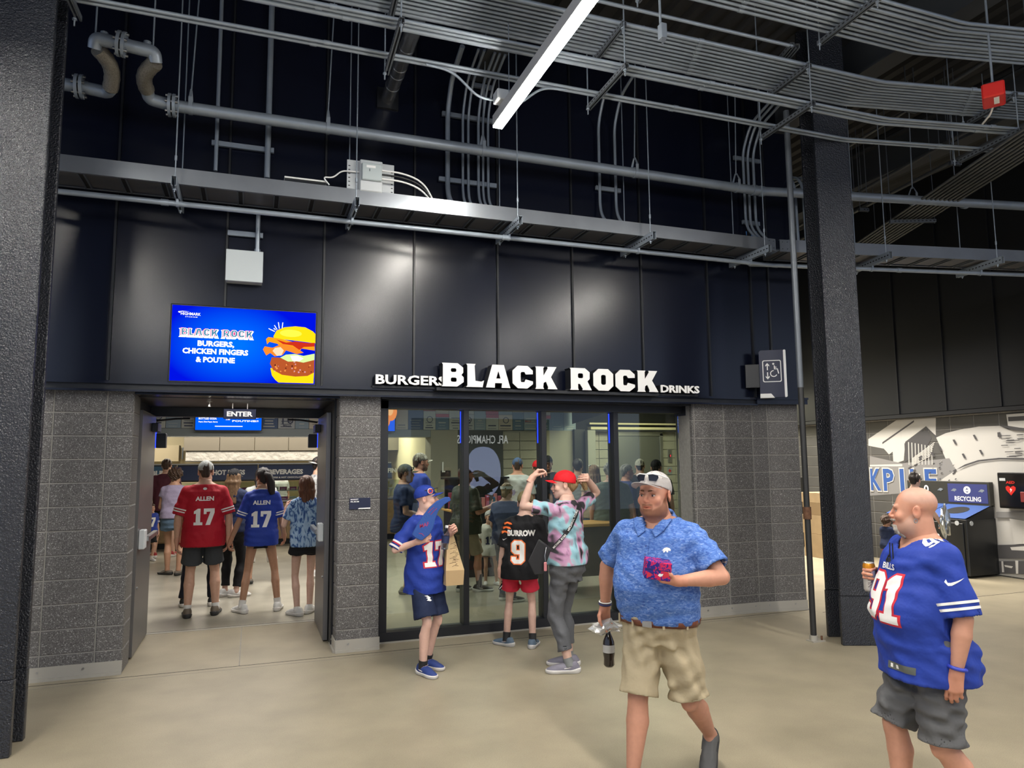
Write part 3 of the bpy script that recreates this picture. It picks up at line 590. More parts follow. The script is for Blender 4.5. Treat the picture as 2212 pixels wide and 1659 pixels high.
q = MB(); q.tube(arc_path([L_(C1), L_(T1)+Vector((.04, 0, .03)), L_(T2)+Vector((-.05, 0, .03)), L_(C2)], .09, 6), DR, 16, M_GALV); q.build('top_loop', None, r)
flange(L_(T1).lerp(L_(T2), .60)+Vector((0, 0, .03)), L_(T1)-L_(T2))
E1 = pxY(172, 187, DY); q = MB(); q.tube(arc_path([L_(B0), L_(pxY(232, 200, DY-.02)), L_(E1), L_(E1)+Vector((-.4, 0, 0))], .07, 5), DR, 16, M_GALV); q.build('elbow', None, r); flange(L_(E1), (1, 0, 0))
for px_, py_ in ((225, 78), (318, 98)):
    p = pxY(px_, py_, DY-.46); q = MB(); q.cyl(L_(p)-Vector((0, 0, .05)), L_(p), .024, 10, M_GALV); q.cyl(L_(p), L_(p)+Vector((0, 0, .03)), .03, 8, M_GALV); q.build('vent_plug', None, r)
for px_, py_ in ((205, 100), (330, 120)):
    p = pxY(px_, py_, DY-.46); q = MB(); q.cyl(L_(p), L_((p.x, p.y, CEIL)), .007, 6, M_GALV); q.build('rod', None, r)
for xh in (pxY(412, 230, DY).x, pxY(708, 285, DY).x, pxY(1043, 345, DY).x, pxY(1372, 395, DY).x, pxY(1592, 428, DY).x, 7.5):
    yy = 0 if xh < 5.6 else (xh-5.65)*BY_/BX_
    q = MB(); q.cyl((xh-.016, yy, 0), (xh+.016, yy, 0), DR+.006, 16, M_GALV); q.build('hanger_band', None, r)
    q = MB(); q.box(xh-.016, xh+.016, yy-DR-.006, yy-DR, 0, DR+.03, M_GALV); q.box(xh-.016, xh+.016, yy+DR, yy+DR+.006, 0, DR+.03, M_GALV); q.add([(xh-.014, yy-DR-.006, DR+.03), (xh+.014, yy-DR-.006, DR+.03), (xh+.008, yy-.012, DR+.12), (xh-.008, yy-.012, DR+.12)], [(0, 1, 2, 3)], M_GALV); q.add([(xh-.014, yy+DR+.006, DR+.03), (xh+.014, yy+DR+.006, DR+.03), (xh+.008, yy+.012, DR+.12), (xh-.008, yy+.012, DR+.12)], [(0, 3, 2, 1)], M_GALV); q.build('clevis', None, r)
    q = MB(); q.cyl((xh, yy, DR+.10), (xh+.05, yy, CEIL-DZ0), .007, 6, M_GALV); q.build('rod', None, r)
for xj in (5.42, 5.52, 8.2):
    yy = 0 if xj < 5.6 else (xj-5.65)*BY_/BX_
    q = MB(); q.cyl((xj-.03, yy, 0), (xj+.03, yy, 0), DR+.010, 16, M_GALV); q.build('coupling', None, r)
pp = Vector((7.0, (7.0-5.65)*BY_/BX_-DR-.002, .01)); T = placeT(pp, (BX_, BY_, 0))
flat('pipe_marking', text_geo('SANITARY WASTE', .022, .30, .03), T, M_LETTER, r); flat('pipe_marking', text_geo('SANITARY WASTE', .018, .26, .03), placeT(pp+Vector((.30, -.06, -.05)), (BX_, BY_, 0)), M_LETTER, r)
# ------------------------------------------------------------------ cable tray
TYN, TYF, TZ = 6.44, 6.82, 4.14; TZT = pxY(1000, 436, TYN).z
def tray(label, x0, x1, o=(0, 0, 0), rz=0.0, hang=(), rods=True, pipe=True):
    r = empty('cable_tray', o, rz, label, 'cable tray')
    q = MB()
    for y, s_ in ((TYN, 1), (TYF, -1)):
        q.box(x0, x1, y-.001, y+.001, TZ, TZT, M_TRAY); q.box(x0, x1, min(y, y+s_*.025), max(y, y+s_*.025), TZT-.002, TZT, M_TRAY); q.box(x0, x1, min(y, y+s_*.025), max(y, y+s_*.025), TZ, TZ+.002, M_TRAY)
    q.build('side_rails', None, r)
    q = MB(); q.box(x0, x1, TYN+.002, TYF-.002, TZ+.012, TZ+.014, mat('tray_floor', (.15, .15, .16), .4, metal=.5)); q.build('tray_floor', None, r)
    x = x0+.1
    while x < x1:
        q = MB()
        for k in (-.028, .018): q.box(x+k, x+k+.012, TYN+.002, TYF-.002, TZ-.002, TZ+.012, M_GALVD)
        q.box(x-.016, x+.018, TYN+.002, TYF-.002, TZ+.008, TZ+.0115, M_BLACKM); q.build('rung', None, r); x += .305
    for xs_ in (x0+.0, x1-.12) if rods else ():
        q = MB(); q.box(xs_, xs_+.12, TYN-.005, TYN-.001, TZ+.01, TZT-.01, M_TRAY)
        for a in (.03, .09):
            for b in (.03, TZT-TZ-.03): q.cyl((xs_+a, TYN-.012, TZ+b), (xs_+a, TYN-.004, TZ+b), .007, 6, M_GALVD)
        q.build('splice_plate', None, r)
    for x in hang:
        q = MB(); strut(q, (x, 6.25, TZ-.045), (x, 6.95, TZ-.045), .041, .082, M_GALV); q.build('hanger_strut', None, r)
        for y in (6.33, 6.87):
            q = MB(); q.cyl((x, y, TZ-.115), (x, y, CEIL), .006, 6, M_GALV); q.cyl((x, y, TZ-.10), (x, y, TZ-.085), .015, 6, M_GALV); q.cyl((x, y, TZ+.16), (x, y, TZ+.20), .011, 6, M_GALV); q.build('threaded_rod', None, r)
        q = MB(); q.cyl((x-.012, 6.60, TZ-.12), (x+.012, 6.60, TZ-.12), .031, 12, M_GALV); q.box(x-.01, x+.01, 6.565, 6.635, TZ-.12, TZ-.085, M_GALV); q.build('pipe_clamp', None, r)
    if pipe:
        q = MB(); q.cyl((x0-.3, 6.60, TZ-.12), (x1+.15, 6.60, TZ-.12), .024, 12, M_GALV); 
        for xc in (x0+1.6, x0+4.7): q.cyl((xc, 6.6, TZ-.12), (xc+.06, 6.6, TZ-.12), .029, 12, M_GALV)
        q.build('lower_pipe', None, r)
    return r
tray('long grey cable tray running along the cladding above the shop sign', -2.4, 5.55, hang=(-2.16, -.67, .815, 2.37, 3.85, 5.31))
tray('shorter grey cable tray bending away behind the right column', .0, 4.6, (5.60, 6.60+.02, 0), BA, ()) if False else None
r2 = empty('cable_tray', (5.62, 0, 0), 0, 'shorter grey cable tray continuing beyond the right column', 'cable tray')
tr = tray('x', .02, 5.0, (0, 0, 0), 0, (1.28, 2.75, 4.2))
Mx = Matrix.Translation((5.62, 6.60, 0))@Matrix.Rotation(BA, 4, 'Z')@Matrix.Translation((0, -6.60, 0))
for c in list(tr.children):
    c.data.transform(Matrix.Translation((-5.62, 0, 0))@Mx); c.parent = r2
bpy.data.objects.remove(tr)
# ------------------------------------------------------------------ radio box and cables on the tray
p0 = pxY(749, 400, 6.50); p1 = pxY(851, 412, 6.50)
r = empty('radio_box', (p0.x, 6.50, TZ+.10), 0, 'white radio equipment box with cables on the cable tray', 'equipment'); w = p1.x-p0.x
mb = MB(); mb.bbox(0, w, 0, .012, 0, .34, .003, M_PLASTICW); mb.build('back_plate', None, r)
for i in range(14):
    q = MB(); q.box(.012, .03, -.001, 0, .05+i*.019, .058+i*.019, M_BLACKM); q.box(w-.03, w-.012, -.001, 0, .03+i*.019, .038+i*.019, M_BLACKM); q.build('vent_slot', None, r) if i % 2 == 0 else None
mb = MB(); mb.bbox(.11, w-.12, -.07, 0, .03, .33, .008, M_PLASTICW); mb.build('case', None, r); mb = MB(); mb.bbox(.125, w-.13, -.10, -.07, .13, .29, .006, mat('pale_case', (.46, .52, .53), .4)); mb.build('cover', None, r)
mb = MB(); mb.box(.165, w-.19, -.1015, -.10, .245, .268, M_LETTER); mb.box(.19, w-.24, -.1015, -.10, .21, .235, M_GALVD); mb.build('data_label', None, r)
for k in range(3):
    z = .16+k*.04; q = MB(); q.tube(arc_path([(w-.13, -.08, z), (w+.08, -.08, z), (w+.28, -.04, z-.05), (w+.42, .02, z-.22-.02*k)], .12, 5), .009, 8, M_LETTER if k != 1 else M_BLACK); q.build('cable', None, r)
mb = MB(); mb.tube(arc_path([(.12, -.03, .22), (-.05, -.03, .21), (-.13, -.03, .13), (-.22, -.03, .13), (-.16, -.03, .06)], .04, 4), .007, 6, M_LETTER); mb.build('cable', None, r)
mb = MB(); mb.bbox(-.55, -.18, -.02, .08, .085, .10, .003, M_LETTER); mb.build('antenna_plate', None, r)
# ------------------------------------------------------------------ boxes and conduits on the cladding
def wall_strut(parent, o, xa, xb, z):
    q = MB(); strut(q, (xa-o.x, 7.0-o.y, z-o.z), (xb-o.x, 7.0-o.y, z-o.z), .03, .05, M_GALV); q.build('wall_strut', None, parent)
b0 = pxY(490, 541, 6.93); b1 = pxY(566, 612, 6.93)
o = Vector(((b0.x+b1.x)/2, 7.0, (b0.z+b1.z)/2)); w = (b1.x-b0.x)/2; hh = (b0.z-b1.z)/2
r = empty('electrical_box', o, 0, 'pale grey square electrical box on the cladding above the screen', 'electrical box')
mb = MB(); mb.bbox(-w, w, -.10, .03, -hh, hh, .004, M_PLASTICW); mb.build('case', None, r); mb = MB(); mb.bbox(-w-.004, w+.004, -.112, -.10, -hh-.004, hh+.004, .003, mat('box_door', (.50, .55, .57), .45)); mb.build('cover', None, r)
mb = MB(); mb.cyl((w-.05, -.05, hh), (w-.05, -.05, TZ-o.z), .021, 10, M_GALV); mb.cyl((w-.05, -.05, hh), (w-.05, -.05, hh+.04), .028, 10, M_GALV); mb.build('conduit', None, r); wall_strut(r, o, pxY(492, 500, 7).x, pxY(568, 510, 7).x, pxY(530, 506, 7).z)
def riser(label, xs_, struts, top=None, bend=None):
    """vertical conduits on the cladding: (pixel x, pixel y bottom, radius)"""
    a = pxY(xs_[0][0], xs_[0][1], 6.97); o = Vector((a.x, 6.97, a.z)); r = empty('wall_conduits', o, 0, label, 'conduit')
    for x, y, rad in xs_:
        p = pxY(x, y, 6.97); zt = top if top else CEIL; q = MB()
        pts = [(p.x, 6.97, p.z-.05), (p.x, 6.97, zt)]
        if bend: pts = [(p.x+.02, 6.80, p.z-.16), (p.x, 6.93, p.z), (p.x, 6.97, p.z+.12), (p.x, 6.97, zt-.4), (p.x, 6.8, zt-.12), (p.x, 6.4, zt)]; pts = arc_path(pts, .12, 4)
        q.tube([Vector(v)-o for v in pts], rad, 10, M_GALV); q.build('conduit', None, r)
    for xa, xb, y in struts: wall_strut(r, o, pxY(xa, y, 7).x, pxY(xb, y, 7).x, pxY((xa+xb)/2, y, 7).z)
    return r
riser('two grey conduits on the cladding left of the radio box', [(466, 358, .018), (577, 374, .028)], [(457, 592, 317)])
riser('cluster of six grey conduits on the cladding below the lit strip light', [(967, 428, .026), (1000, 436, .014), (1012, 437, .014), (1034, 439, .015), (1044, 440, .013), (1055, 441, .014)], [(955, 1065, 254), (948, 1072, 394), (1022, 1062, 187)], top=5.85, bend=1)
riser('pair of grey conduits with short pale strut on the cladding', [(1297, 468, .017), (1332, 472, .017)], [(1287, 1340, 409)], bend=1, top=6.0)
riser('three grey conduits with blue cable ends beside the right column', [(1612, 498, .017), (1622, 500, .017), (1634, 500, .017)], [(1604, 1640, 482), (1585, 1640, 345)], bend=1, top=5.95)
for k in range(3):
    p = pxY(1612+11*k, 500, 6.90); q = MB(); q.tube([(0, 0, 0), (-.02, -.03, -.06), (-.05, -.06, -.10)], .006, 6, mat('blue_cable', (.08, .22, .5), .4)); q.build('cable_end', None, bpy.data.objects['wall_conduits.003'], loc=p-bpy.data.objects['wall_conduits.003'].location)
# seven conduits dropping to the far tray
o = Vector((6.45, 6.60, 4.3)); r = empty('wall_conduits', o, BA, 'seven grey conduits curving down into the tray beyond the column', 'conduit')
for k in range(7):
    x = -.28+.085*k*1.25; q = MB(); q.tube(arc_path([(x+.06, .08, -.10), (x, .14, .05), (x, .16, .95), (x, .62, 1.12), (x, 1.6, 1.12)], .22, 5), .018, 10, M_GALV); q.build('conduit', None, r)
for z in (.12, .78):
    q = MB(); strut(q, (-.40, .175, z), (.52, .175, z), .03, .045, M_GALV); q.build('wall_strut', None, r)
# round duct
a = pxY(838, 212, 7.0); o = Vector((a.x, 7.0, a.z))
r = empty('round_duct', o, 0, 'shiny round metal duct leaving the cladding left of the strip light', 'duct'); MD = mat('duct_metal', (.34, .35, .36), .25, metal=.9)
mb = MB(); mb.cyl((0, .05, 0), (0, -1.9, 0), .070, 20, MD); mb.build('tube', None, r)
for y in (-.25, -.48, -.62, -.95, -1.3):
    q = MB(); q.cyl((0, y, 0), (0, y-.02, 0), .074, 20, MD); q.build('band', None, r)
mb = MB(); mb.bbox(-.11, .11, .0, .04, -.11, .11, .003, M_BLACK); mb.build('collar_plate', None, r)
# red alarm box
p = pxZ(2146, 205, 4.95); r = empty('alarm_box', p, R(35), 'red fire alarm box with white FIRE lettering hanging under the conduits', 'alarm')
mb = MB(); mb.bbox(-.13, .13, -.085, .085, -.065, .065, .012, M_RED); mb.build('case', None, r)
flat('lettering', text_geo('FIRE', .028, .13, .02), placeT((0, -.0862, -.01), (1, 0, 0)), M_LETTER, r)
mb = MB(); mb.box(-.09, .05, -.04, .0, -.0665, -.065, M_LETTER); mb.build('label_plate', None, r)
mb = MB(); mb.cyl((0, 0, .065), (0, 0, CEIL-5.12), .010, 8, M_GALV); mb.bbox(-.05, .05, -.05, .05, .065, .10, .004, M_GALVD); mb.build('hanger_rod', None, r)
mb = MB(); mb.tube(arc_path([(.13, 0, -.02), (.26, .03, -.06), (.6, .1, .0)], .08, 4), .009, 6, M_LETTER); mb.build('cable', None, r)
p = pxY(1430, 66, 4.5); r = empty('sensor_box', p, 0, 'small grey box on a rod right of the lit strip light', 'electrical box')
mb = MB(); mb.bbox(-.022, .028, -.03, .03, -.07, .05, .004, M_GALV); mb.cyl((-.012, 0, .05), (-.018, 0, CEIL-p.z), .010, 8, M_GALV); mb.add([(-.022, -.03, -.07), (.028, -.03, -.07), (.0, .0, -.12), (-.01, .0, -.12)], [(0, 1, 2, 3)], M_GALVD); mb.build('case', None, r)
# ------------------------------------------------------------------ services further back on the right
def far_run(label, a, b, z, n, gap, rad, ext=6.0, name='conduit_rack', cat='conduit rack'):
    p, q_ = pxZ(a[0], a[1], z), pxZ(b[0], b[1], z); d = (q_-p).normalized(); s = d.cross(Vector((0, 0, 1))); r = empty(name, p, 0, label, cat)
    for k in range(n):
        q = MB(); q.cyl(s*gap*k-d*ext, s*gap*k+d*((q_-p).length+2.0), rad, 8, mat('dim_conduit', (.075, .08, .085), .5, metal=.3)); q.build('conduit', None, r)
    for t in (0.0, 1.6):
        q = MB(); strut(q, -d*(t-1)+s*(-.05)-Vector((0, 0, .05)), -d*(t-1)+s*(gap*n)-Vector((0, 0, .05))); q.build('trapeze_strut', None, r)
        for e_ in (-.04, gap*n-.02):
            q = MB(); q.cyl(-d*(t-1)+s*e_-Vector((0, 0, .08)), -d*(t-1)+s*e_+Vector((0, 0, CEIL-z)), .006, 6, M_GALVD); q.build('threaded_rod', None, r)
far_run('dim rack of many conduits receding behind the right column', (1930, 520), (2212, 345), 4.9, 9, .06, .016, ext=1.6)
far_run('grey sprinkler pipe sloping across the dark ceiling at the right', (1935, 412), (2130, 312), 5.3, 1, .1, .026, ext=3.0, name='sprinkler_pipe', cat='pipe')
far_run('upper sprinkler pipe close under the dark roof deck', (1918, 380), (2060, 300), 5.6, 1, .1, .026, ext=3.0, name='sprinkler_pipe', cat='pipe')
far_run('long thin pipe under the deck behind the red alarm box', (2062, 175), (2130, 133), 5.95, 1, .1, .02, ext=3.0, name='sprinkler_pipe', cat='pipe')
# ------------------------------------------------------------------ shop interior
BY = 15.1
wall_back = empty('wall_back', (0, 0, 0), kind='structure')
mb = MB(); mb.box(-4.5, 3.62, BY, BY+.5, 2.315, 2.47, mat('soffit_band', (.20, .23, .24), .35)); mb.box(-4.5, 10.4, BY+.01, BY+.5, 2.47, 3.45, M_BLACKM); mb.build('soffit', None, wall_back)
mb = MB(); mb.box(3.62, 10.4, BY+.07, BY+.5, 0, 3.45); mb.build('mortar', M_MORTAR_IN, wall_back)
mb = MB(); mb.box(3.60, 4.20, BY-.02, BY+.5, 0, 2.47); mb.build('pilaster', M_TAN, wall_back)
mb = MB(); mb.box(4.20, 5.25, BY+.0, BY+.06, 0, 2.47); mb.build('dark_recess', mat('dark_grey_wall', (.055, .06, .065), .5), wall_back)
mb = MB(); mb.box(6.15, 6.95, BY-.01, BY+.06, 0, 2.5); mb.build('smooth_bay', M_TAN, wall_back)
blocks(wall_back, M_CMU_IN, (5.25, BY+.02, 0), (1, 0, 0), (.4064, .4064), n=12)
blocks(wall_back, M_CMU_IN, (7.40, BY+.02, 0), (1, 0, 0), (.24, .4064), n=14); blocks(wall_back, M_CMU_IN, (9.30, BY+.02, 0), (1, 0, 0), (.4064, .4064), n=14)
blocks(wall_back, M_CMU_IN, (8.0464, BY+.02, 12*CH), (1, 0, 0), (.4064, .4064, .4064), n=2)
mb = MB(); mb.box(6.95, 7.22, BY-.12, BY+.06, 0, 2.5, M_BLACK); mb.build('door_jamb', None, wall_back)
mb = MB(); mb.bbox(7.22, 7.42, BY-.25, BY+.06, 0, 2.48, .005, mat('grey_pier', (.30, .30, .27), .6)); mb.build('pier', None, wall_back)
mb = MB(); mb.box(7.35, 10.3, BY-.16, BY+.02, 2.50, 2.56, M_CREAM); mb.box(7.35, 10.3, BY-.18, BY-.16, 2.46, 2.50, M_BLACK); mb.box(7.35, 10.3, BY-.1, BY-.06, 2.62, 2.66, M_CREAM); mb.build('cornice', None, wall_back)
# vintage ticket collage above the counter
PC = [((.10, .17, .26), 'a'), ((.42, .44, .42), 'b'), ((.46, .42, .36), 'c'), ((.40, .05, .06), 'd'), ((.22, .29, .36), 'e'), ((.05, .09, .20), 'f'), ((.38, .40, .42), 'g')]
seq = [4, 0, 0, 4, 3, 1, 4, 1, 0, 1, 1, 2, 5, 6, 4, 2, 0, 4, 5, 1, 1, 2, 5, 1, 0, 1, 6, 4, 1, 2, 0]
x = -3.4; i = 0
while x < 6.9:
    w = random.choice((.27, .30, .33)); k = seq[i % len(seq)]; i += 1; h = random.choice((.34, .40, .44)); z0 = 2.475
    q = MB(); q.box(x, x+w-.008, BY-.012-random.uniform(0, .008), BY+.01, z0, z0+h, mat('print_'+PC[k][1], PC[k][0], .5)); q.box(x, x+w-.008, BY-.010, BY+.01, z0+h+.006, z0+.93, mat('print_'+PC[(k+2) % 7][1], PC[(k+2) % 7][0], .5))
    ink = mat('print_ink_d', (.03, .04, .09), .5) if k in (1, 2, 6) else mat('print_ink_l', (.40, .42, .42), .5); Y = BY-.0215
    for j in range(random.randint(2, 5)):
        zz = z0+.03+j*.055; a = random.uniform(.02, .08); q.box(x+a, x+w-a-.02, Y, Y+.001, zz, zz+random.choice((.008, .014, .024)), ink)
    if i % 3 == 0: mflat(q, shape_geo([circ(x+w/2, z0+.22, .07, 16), circ(x+w/2, z0+.22, .055, 16)]), placeT((0, Y-.001, 0), (1, 0, 0)), ink)
    if i % 4 == 1: q.box(x, x+w-.008, Y-.001, Y, z0+h-.07, z0+h, mat('print_d', (.40, .05, .06), .5))
    q.build('poster', None, wall_back); x += w
pz = pxY(604, 905, BY-.03)
flat('poster_lettering', text_geo('10', .17, .22, .0), placeT((pxY(622, 905, BY).x, BY-.03, 2.57), (1, 0, 0)), mat('print_ink_d', (.03, .04, .09)), wall_back); flat('poster_lettering', text_geo('BILLS', .035, .15, .02), placeT((pxY(620, 912, BY).x, BY-.03, 2.52), (1, 0, 0)), mat('print_ink_d', (.03, .04, .09)), wall_back)
flat('poster_lettering', text_geo('BILLS', .035, .15, .02), placeT((pxY(1140, 900, BY).x, BY-.03, 2.66), (1, 0, 0)), mat('print_d', (.40, .05, .06)), wall_back)
# kitchen shell
wk = empty('wall_kitchen', kind='structure')
mb = MB(); mb.box(-4.6, 4.0, 20.0, 20.1, 0, 3.4); mb.build('kitchen_wall', M_CREAM, wk)
mb = MB(); mb.box(3.62, 3.72, BY+.3, 20.0, 0, 3.4); mb.build('kitchen_side', M_CREAM, wk); mb = MB(); mb.box(-4.6, -4.5, 8.7, 20, 0, 3.4); mb.build('kitchen_side', M_TAN, wk)
mb = MB(); mb.box(-4.6, 6.3, 8.73, 20.1, 3.40, 3.5, mat('shop_ceiling', (.10, .10, .105), .8)); mb.box(6.3, 10.0, 13.2, 20.1, 3.40, 3.5, mat('shop_ceiling', (.10, .10, .105), .8)); mb.box(6.3, 8.2, 10.8, 13.2, 3.40, 3.5, mat('shop_ceiling', (.10, .10, .105), .8)); tag(mb.build('ceiling'), kind='structure')
mb = MB(); mb.box(-4.6, -1.25, 7.5, 8.7, 0, 3.4, M_TAN); mb.box(.93, 1.19, 7.5, 8.7, 0, 3.4, M_TAN); mb.box(-4.6, 6.2, 8.2, 8.7, 2.47, 3.5, M_BLACKM); mb.box(1.2, 4.95, 7.5, 8.7, 2.46, 2.5, M_BLACKM); tag(mb.build('wall_vestibule'), kind='structure')
mb = MB(); mb.prism([(6.10, 7.9), (6.25, 7.9), (10.05, 15.1), (9.92, 15.1)], 6.4); tag(mb.build('wall_lobby', M_CMU_IN), kind='structure')
mb = MB(); mb.add([(5.2, 8.8, 2.62), (6.7, 8.8, 2.62), (9.9, 15.0, 2.62), (6.9, 15.0, 2.62), (5.2, 8.8, 3.4), (6.7, 8.8, 3.4), (9.9, 15.0, 3.4), (6.9, 15.0, 3.4)], [(0, 4, 7, 3), (0, 1, 5, 4)], M_BLACKM)
tag(mb.build('trim_5'), kind='structure')
# serving counter
CY = 16.9; r = empty('serving_counter', (-.5, CY, 0), 0, 'long oak fronted serving counter across the shop', 'counter')
mb = MB(); mb.box(-4.0, 3.9, .03, .8, .12, .93, M_WOOD); mb.build('front', None, r)
for k in range(9):
    q = MB(); q.box(-3.9+k*.86, -3.9+k*.86+.84, .0, .03, .14, .91, M_WOOD); q.build('front_panel', None, r)
mb = MB(); mb.box(-4.0, 3.9, .06, .8, 0, .12, M_BLACKM); mb.build('kick', None, r)
mb = MB(); mb.bbox(-4.02, 3.92, -.05, .85, .93, .97, .005, M_STEEL); mb.build('worktop', None, r)
mb = MB(); mb.box(-4.0, 3.6, .0, .85, 1.40, 1.43, M_BLACK); mb.box(-4.0, 3.6, .10, .85, 1.76, 1.79, M_WHITE); mb.build('guard_shelf', None, r)
for x0, x1, nm in ((-4.0, -1.02, 'teal'), (-1.0, .62, 'navy'), (.64, 3.6, 'navy')):
    q = MB(); q.add([(x0, -.02, 1.43), (x1, -.02, 1.43), (x1, .06, 1.74), (x0, .06, 1.74), (x0, .10, 1.43), (x1, .10, 1.43), (x1, .10, 1.76), (x0, .10, 1.76)], [(0, 1, 2, 3), (3, 2, 6, 7), (4, 5, 1, 0), (1, 5, 6, 2), (0, 3, 7, 4)], mat('sign_band_'+nm, (.06, .15, .26) if nm == 'teal' else (.014, .03, .10), .35)); q.build('sign_band', None, r)
    q = MB(); q.box(x0, x1, .055, .10, 1.74, 1.765, M_BLACK); q.box(x0, x1, -.03, .0, 1.41, 1.435, M_BLACK); q.build('sign_rail', None, r)
def band_word(t, xpix, h, w, z=1.54):
    xx = pxY(xpix, 1008, CY).x+.5; n = Vector((0, -.31, .08)).normalized(); T = placeT((xx, -.02+(z-1.43)*.26-.004, z), (1, 0, 0), None, (0, .26, 1))
    flat('lettering', text_geo(t, h, w, .05), T, M_LETTER, r, 0)
band_word('BURGERS', 362, .115, .62); band_word('HOT DOGS', 495, .115, .66); band_word('BEVERAGES', 618, .115, .74); band_word('CHICKEN FINGERS', 832, .115, 1.2)
flat('lettering', text_geo('COFFEE & HOT CHOCOLATE', .035, .72, .03), placeT((pxY(618, 1017, CY).x+.5, -.034, 1.455), (1, 0, 0), None, (0, .26, 1)), M_LETTER, r)
for x in (-2.9, -.99, .63, 2.0, 3.2):
    q = MB(); q.box(x-.02, x+.02, .1, .14, .97, 1.42, M_BLACK); q.build('post', None, r)
mb = MB(); mb.box(-4, 3.9, .02, .03, 1.0, 1.38, M_GLASS); mb.build('sneeze_glass', None, r)
mb = MB(); mb.box(-1.0, 3.7, .25, .80, 1.16, 1.175, M_STEEL); mb.build('warming_shelf', None, r)
# foil and boxed food on the counter
i = 0
for row, (yy, z) in enumerate(((.22, .97), (.45, 1.175), (.62, 1.175))):
    x = -1.35
    while x < 3.0:
        m = mat('pack_pink', (.50, .06, .28), .5) if (i % 5) in (0, 2, 3) else mat('pack_white', (.62, .58, .52), .5)
        q = MB(); q.bbox(-.075, .075, -.05, .05, 0, .065, .006, m); q.box(-.05, .05, -.0505, -.05, .012, .028, M_LETTER); q.box(-.078, .078, -.053, .053, .055, .068, mat('pack_lid', (.30, .04, .16), .5) if m.name == 'pack_pink' else M_LETTER)
        o = q.build('food_box', None, None, (x+random.uniform(-.015, .015), CY+yy, z+.0005)); o.rotation_euler[2] = random.uniform(-.1, .1)
        pk = 'pink' if m.name == 'pack_pink' else 'white'; pl = ('along the counter top', 'in the front row on the warming shelf', 'in the back row on the warming shelf')[row]; tag(o, 'small %s snack box %s of the serving counter' % (pk, pl), 'food box', '%s snack boxes %s' % (pk, pl)); x += .205; i += 1
# kitchen hood and equipment
r = empty('kitchen_hood', (-.2, 18.8, 0), 0, 'long stainless extractor hood over the kitchen line', 'hood')
x = -1.35
while x < 3.5:
    q = MB(); q.bbox(x, x+.79, 0, .9, 2.10, 3.0, .004, mat('hood_warm', (.22, .20, .165), .35, metal=.6)); q.build('hood_panel', None, r); x += .80
mb = MB(); mb.add([(-1.3, .05, 2.10), (3.5, .05, 2.10), (3.5, -.02, 1.86), (-1.3, -.02, 1.86)], [(0, 1, 2, 3)], mat('foil_lining', (.20, .195, .18), .45, metal=.0, bump=1.0, bscale=5, bdist=.05)); mb.box(-1.3, 3.5, 0, .9, 1.84, 1.86, M_STEEL); mb.build('lip', None, r)
r = empty('kitchen_shelf', (-1.9, 19.6, 1.9), 0, 'beige cabinet on the cream kitchen wall at the left', 'cabinet'); mb = MB(); mb.bbox(-.5, .2, -.2, .3, -.05, .35, .006, mat('beige', (.42, .36, .24))); mb.build('body', None, r)
mb = MB(); mb.box(.24, .27, .1, .3, .0, .3, M_GALV); mb.build('rail', None, r)
# menu screens over the counter
def menu(xc, label, food):
    r = empty('menu_screen', (xc, BY-.22, 2.76), 0, label, 'screen'); q = MB(); q.bbox(-.61, .61, 0, .05, -.345, .345, .005, M_BLACK); q.build('housing', None, r)
    q = MB(); q.box(-.595, .595, -.003, 0, -.33, .33, emis('menu_blue', (.0, .09, .80, 1), 1.1)); q.build('display', None, r)
    if food:
        for cx, cz, rx, rz in ((.30, -.10, .20, .22), (.52, .08, .12, .20), (.20, .18, .14, .12)):
            flat('food_picture', shape_geo([circ(cx, cz, rx, 18, rz)]), placeT((0, -.006, 0), (1, 0, 0)), emis('menu_food', (.95, .26, .05, 1), 1.0), r); flat('food_picture', shape_geo([circ(cx-.03, cz+.03, rx*.6, 14, rz*.6)]), placeT((0, -.009, 0), (1, 0, 0)), emis('menu_food2', (1, .48, .20, 1), 1.0), r)
    else:
        for t, xx, z, h, w in (('BOTTLED SODA', -.54, -.13, .04, .32), ('Pepsi, Diet Pepsi, Starry', -.54, -.185, .026, .34), ('CLASSIC', -.54, .0, .04, .2), ('LOADED CHICKEN FRIES', .06, -.03, .034, .34), ('CHICKEN FINGERS', .06, -.10, .034, .34), ('POUTINE', .06, -.17, .034, .42), ('12.49', .46, -.03, .034, .08), ('13.99', .46, -.10, .034, .08), ('14.99', .46, -.17, .034, .08), ('7.49', -.06, -.14, .034, .08)):
            flat('lettering', text_geo(t, h, w, .03, align='LEFT'), placeT((xx, -.006, z), (1, 0, 0)), EW, r)
        q = MB(); q.box(-.25, .25, -.006, -.003, -.265, -.25, EW); q.build('line', None, r)
menu(pxY(495, 900, BY-.2).x, 'blue menu screen over the counter behind the ENTER sign', False); menu(pxY(853, 900, BY-.2).x-.60, 'blue menu screen with orange food seen at the left of the shop window', True)
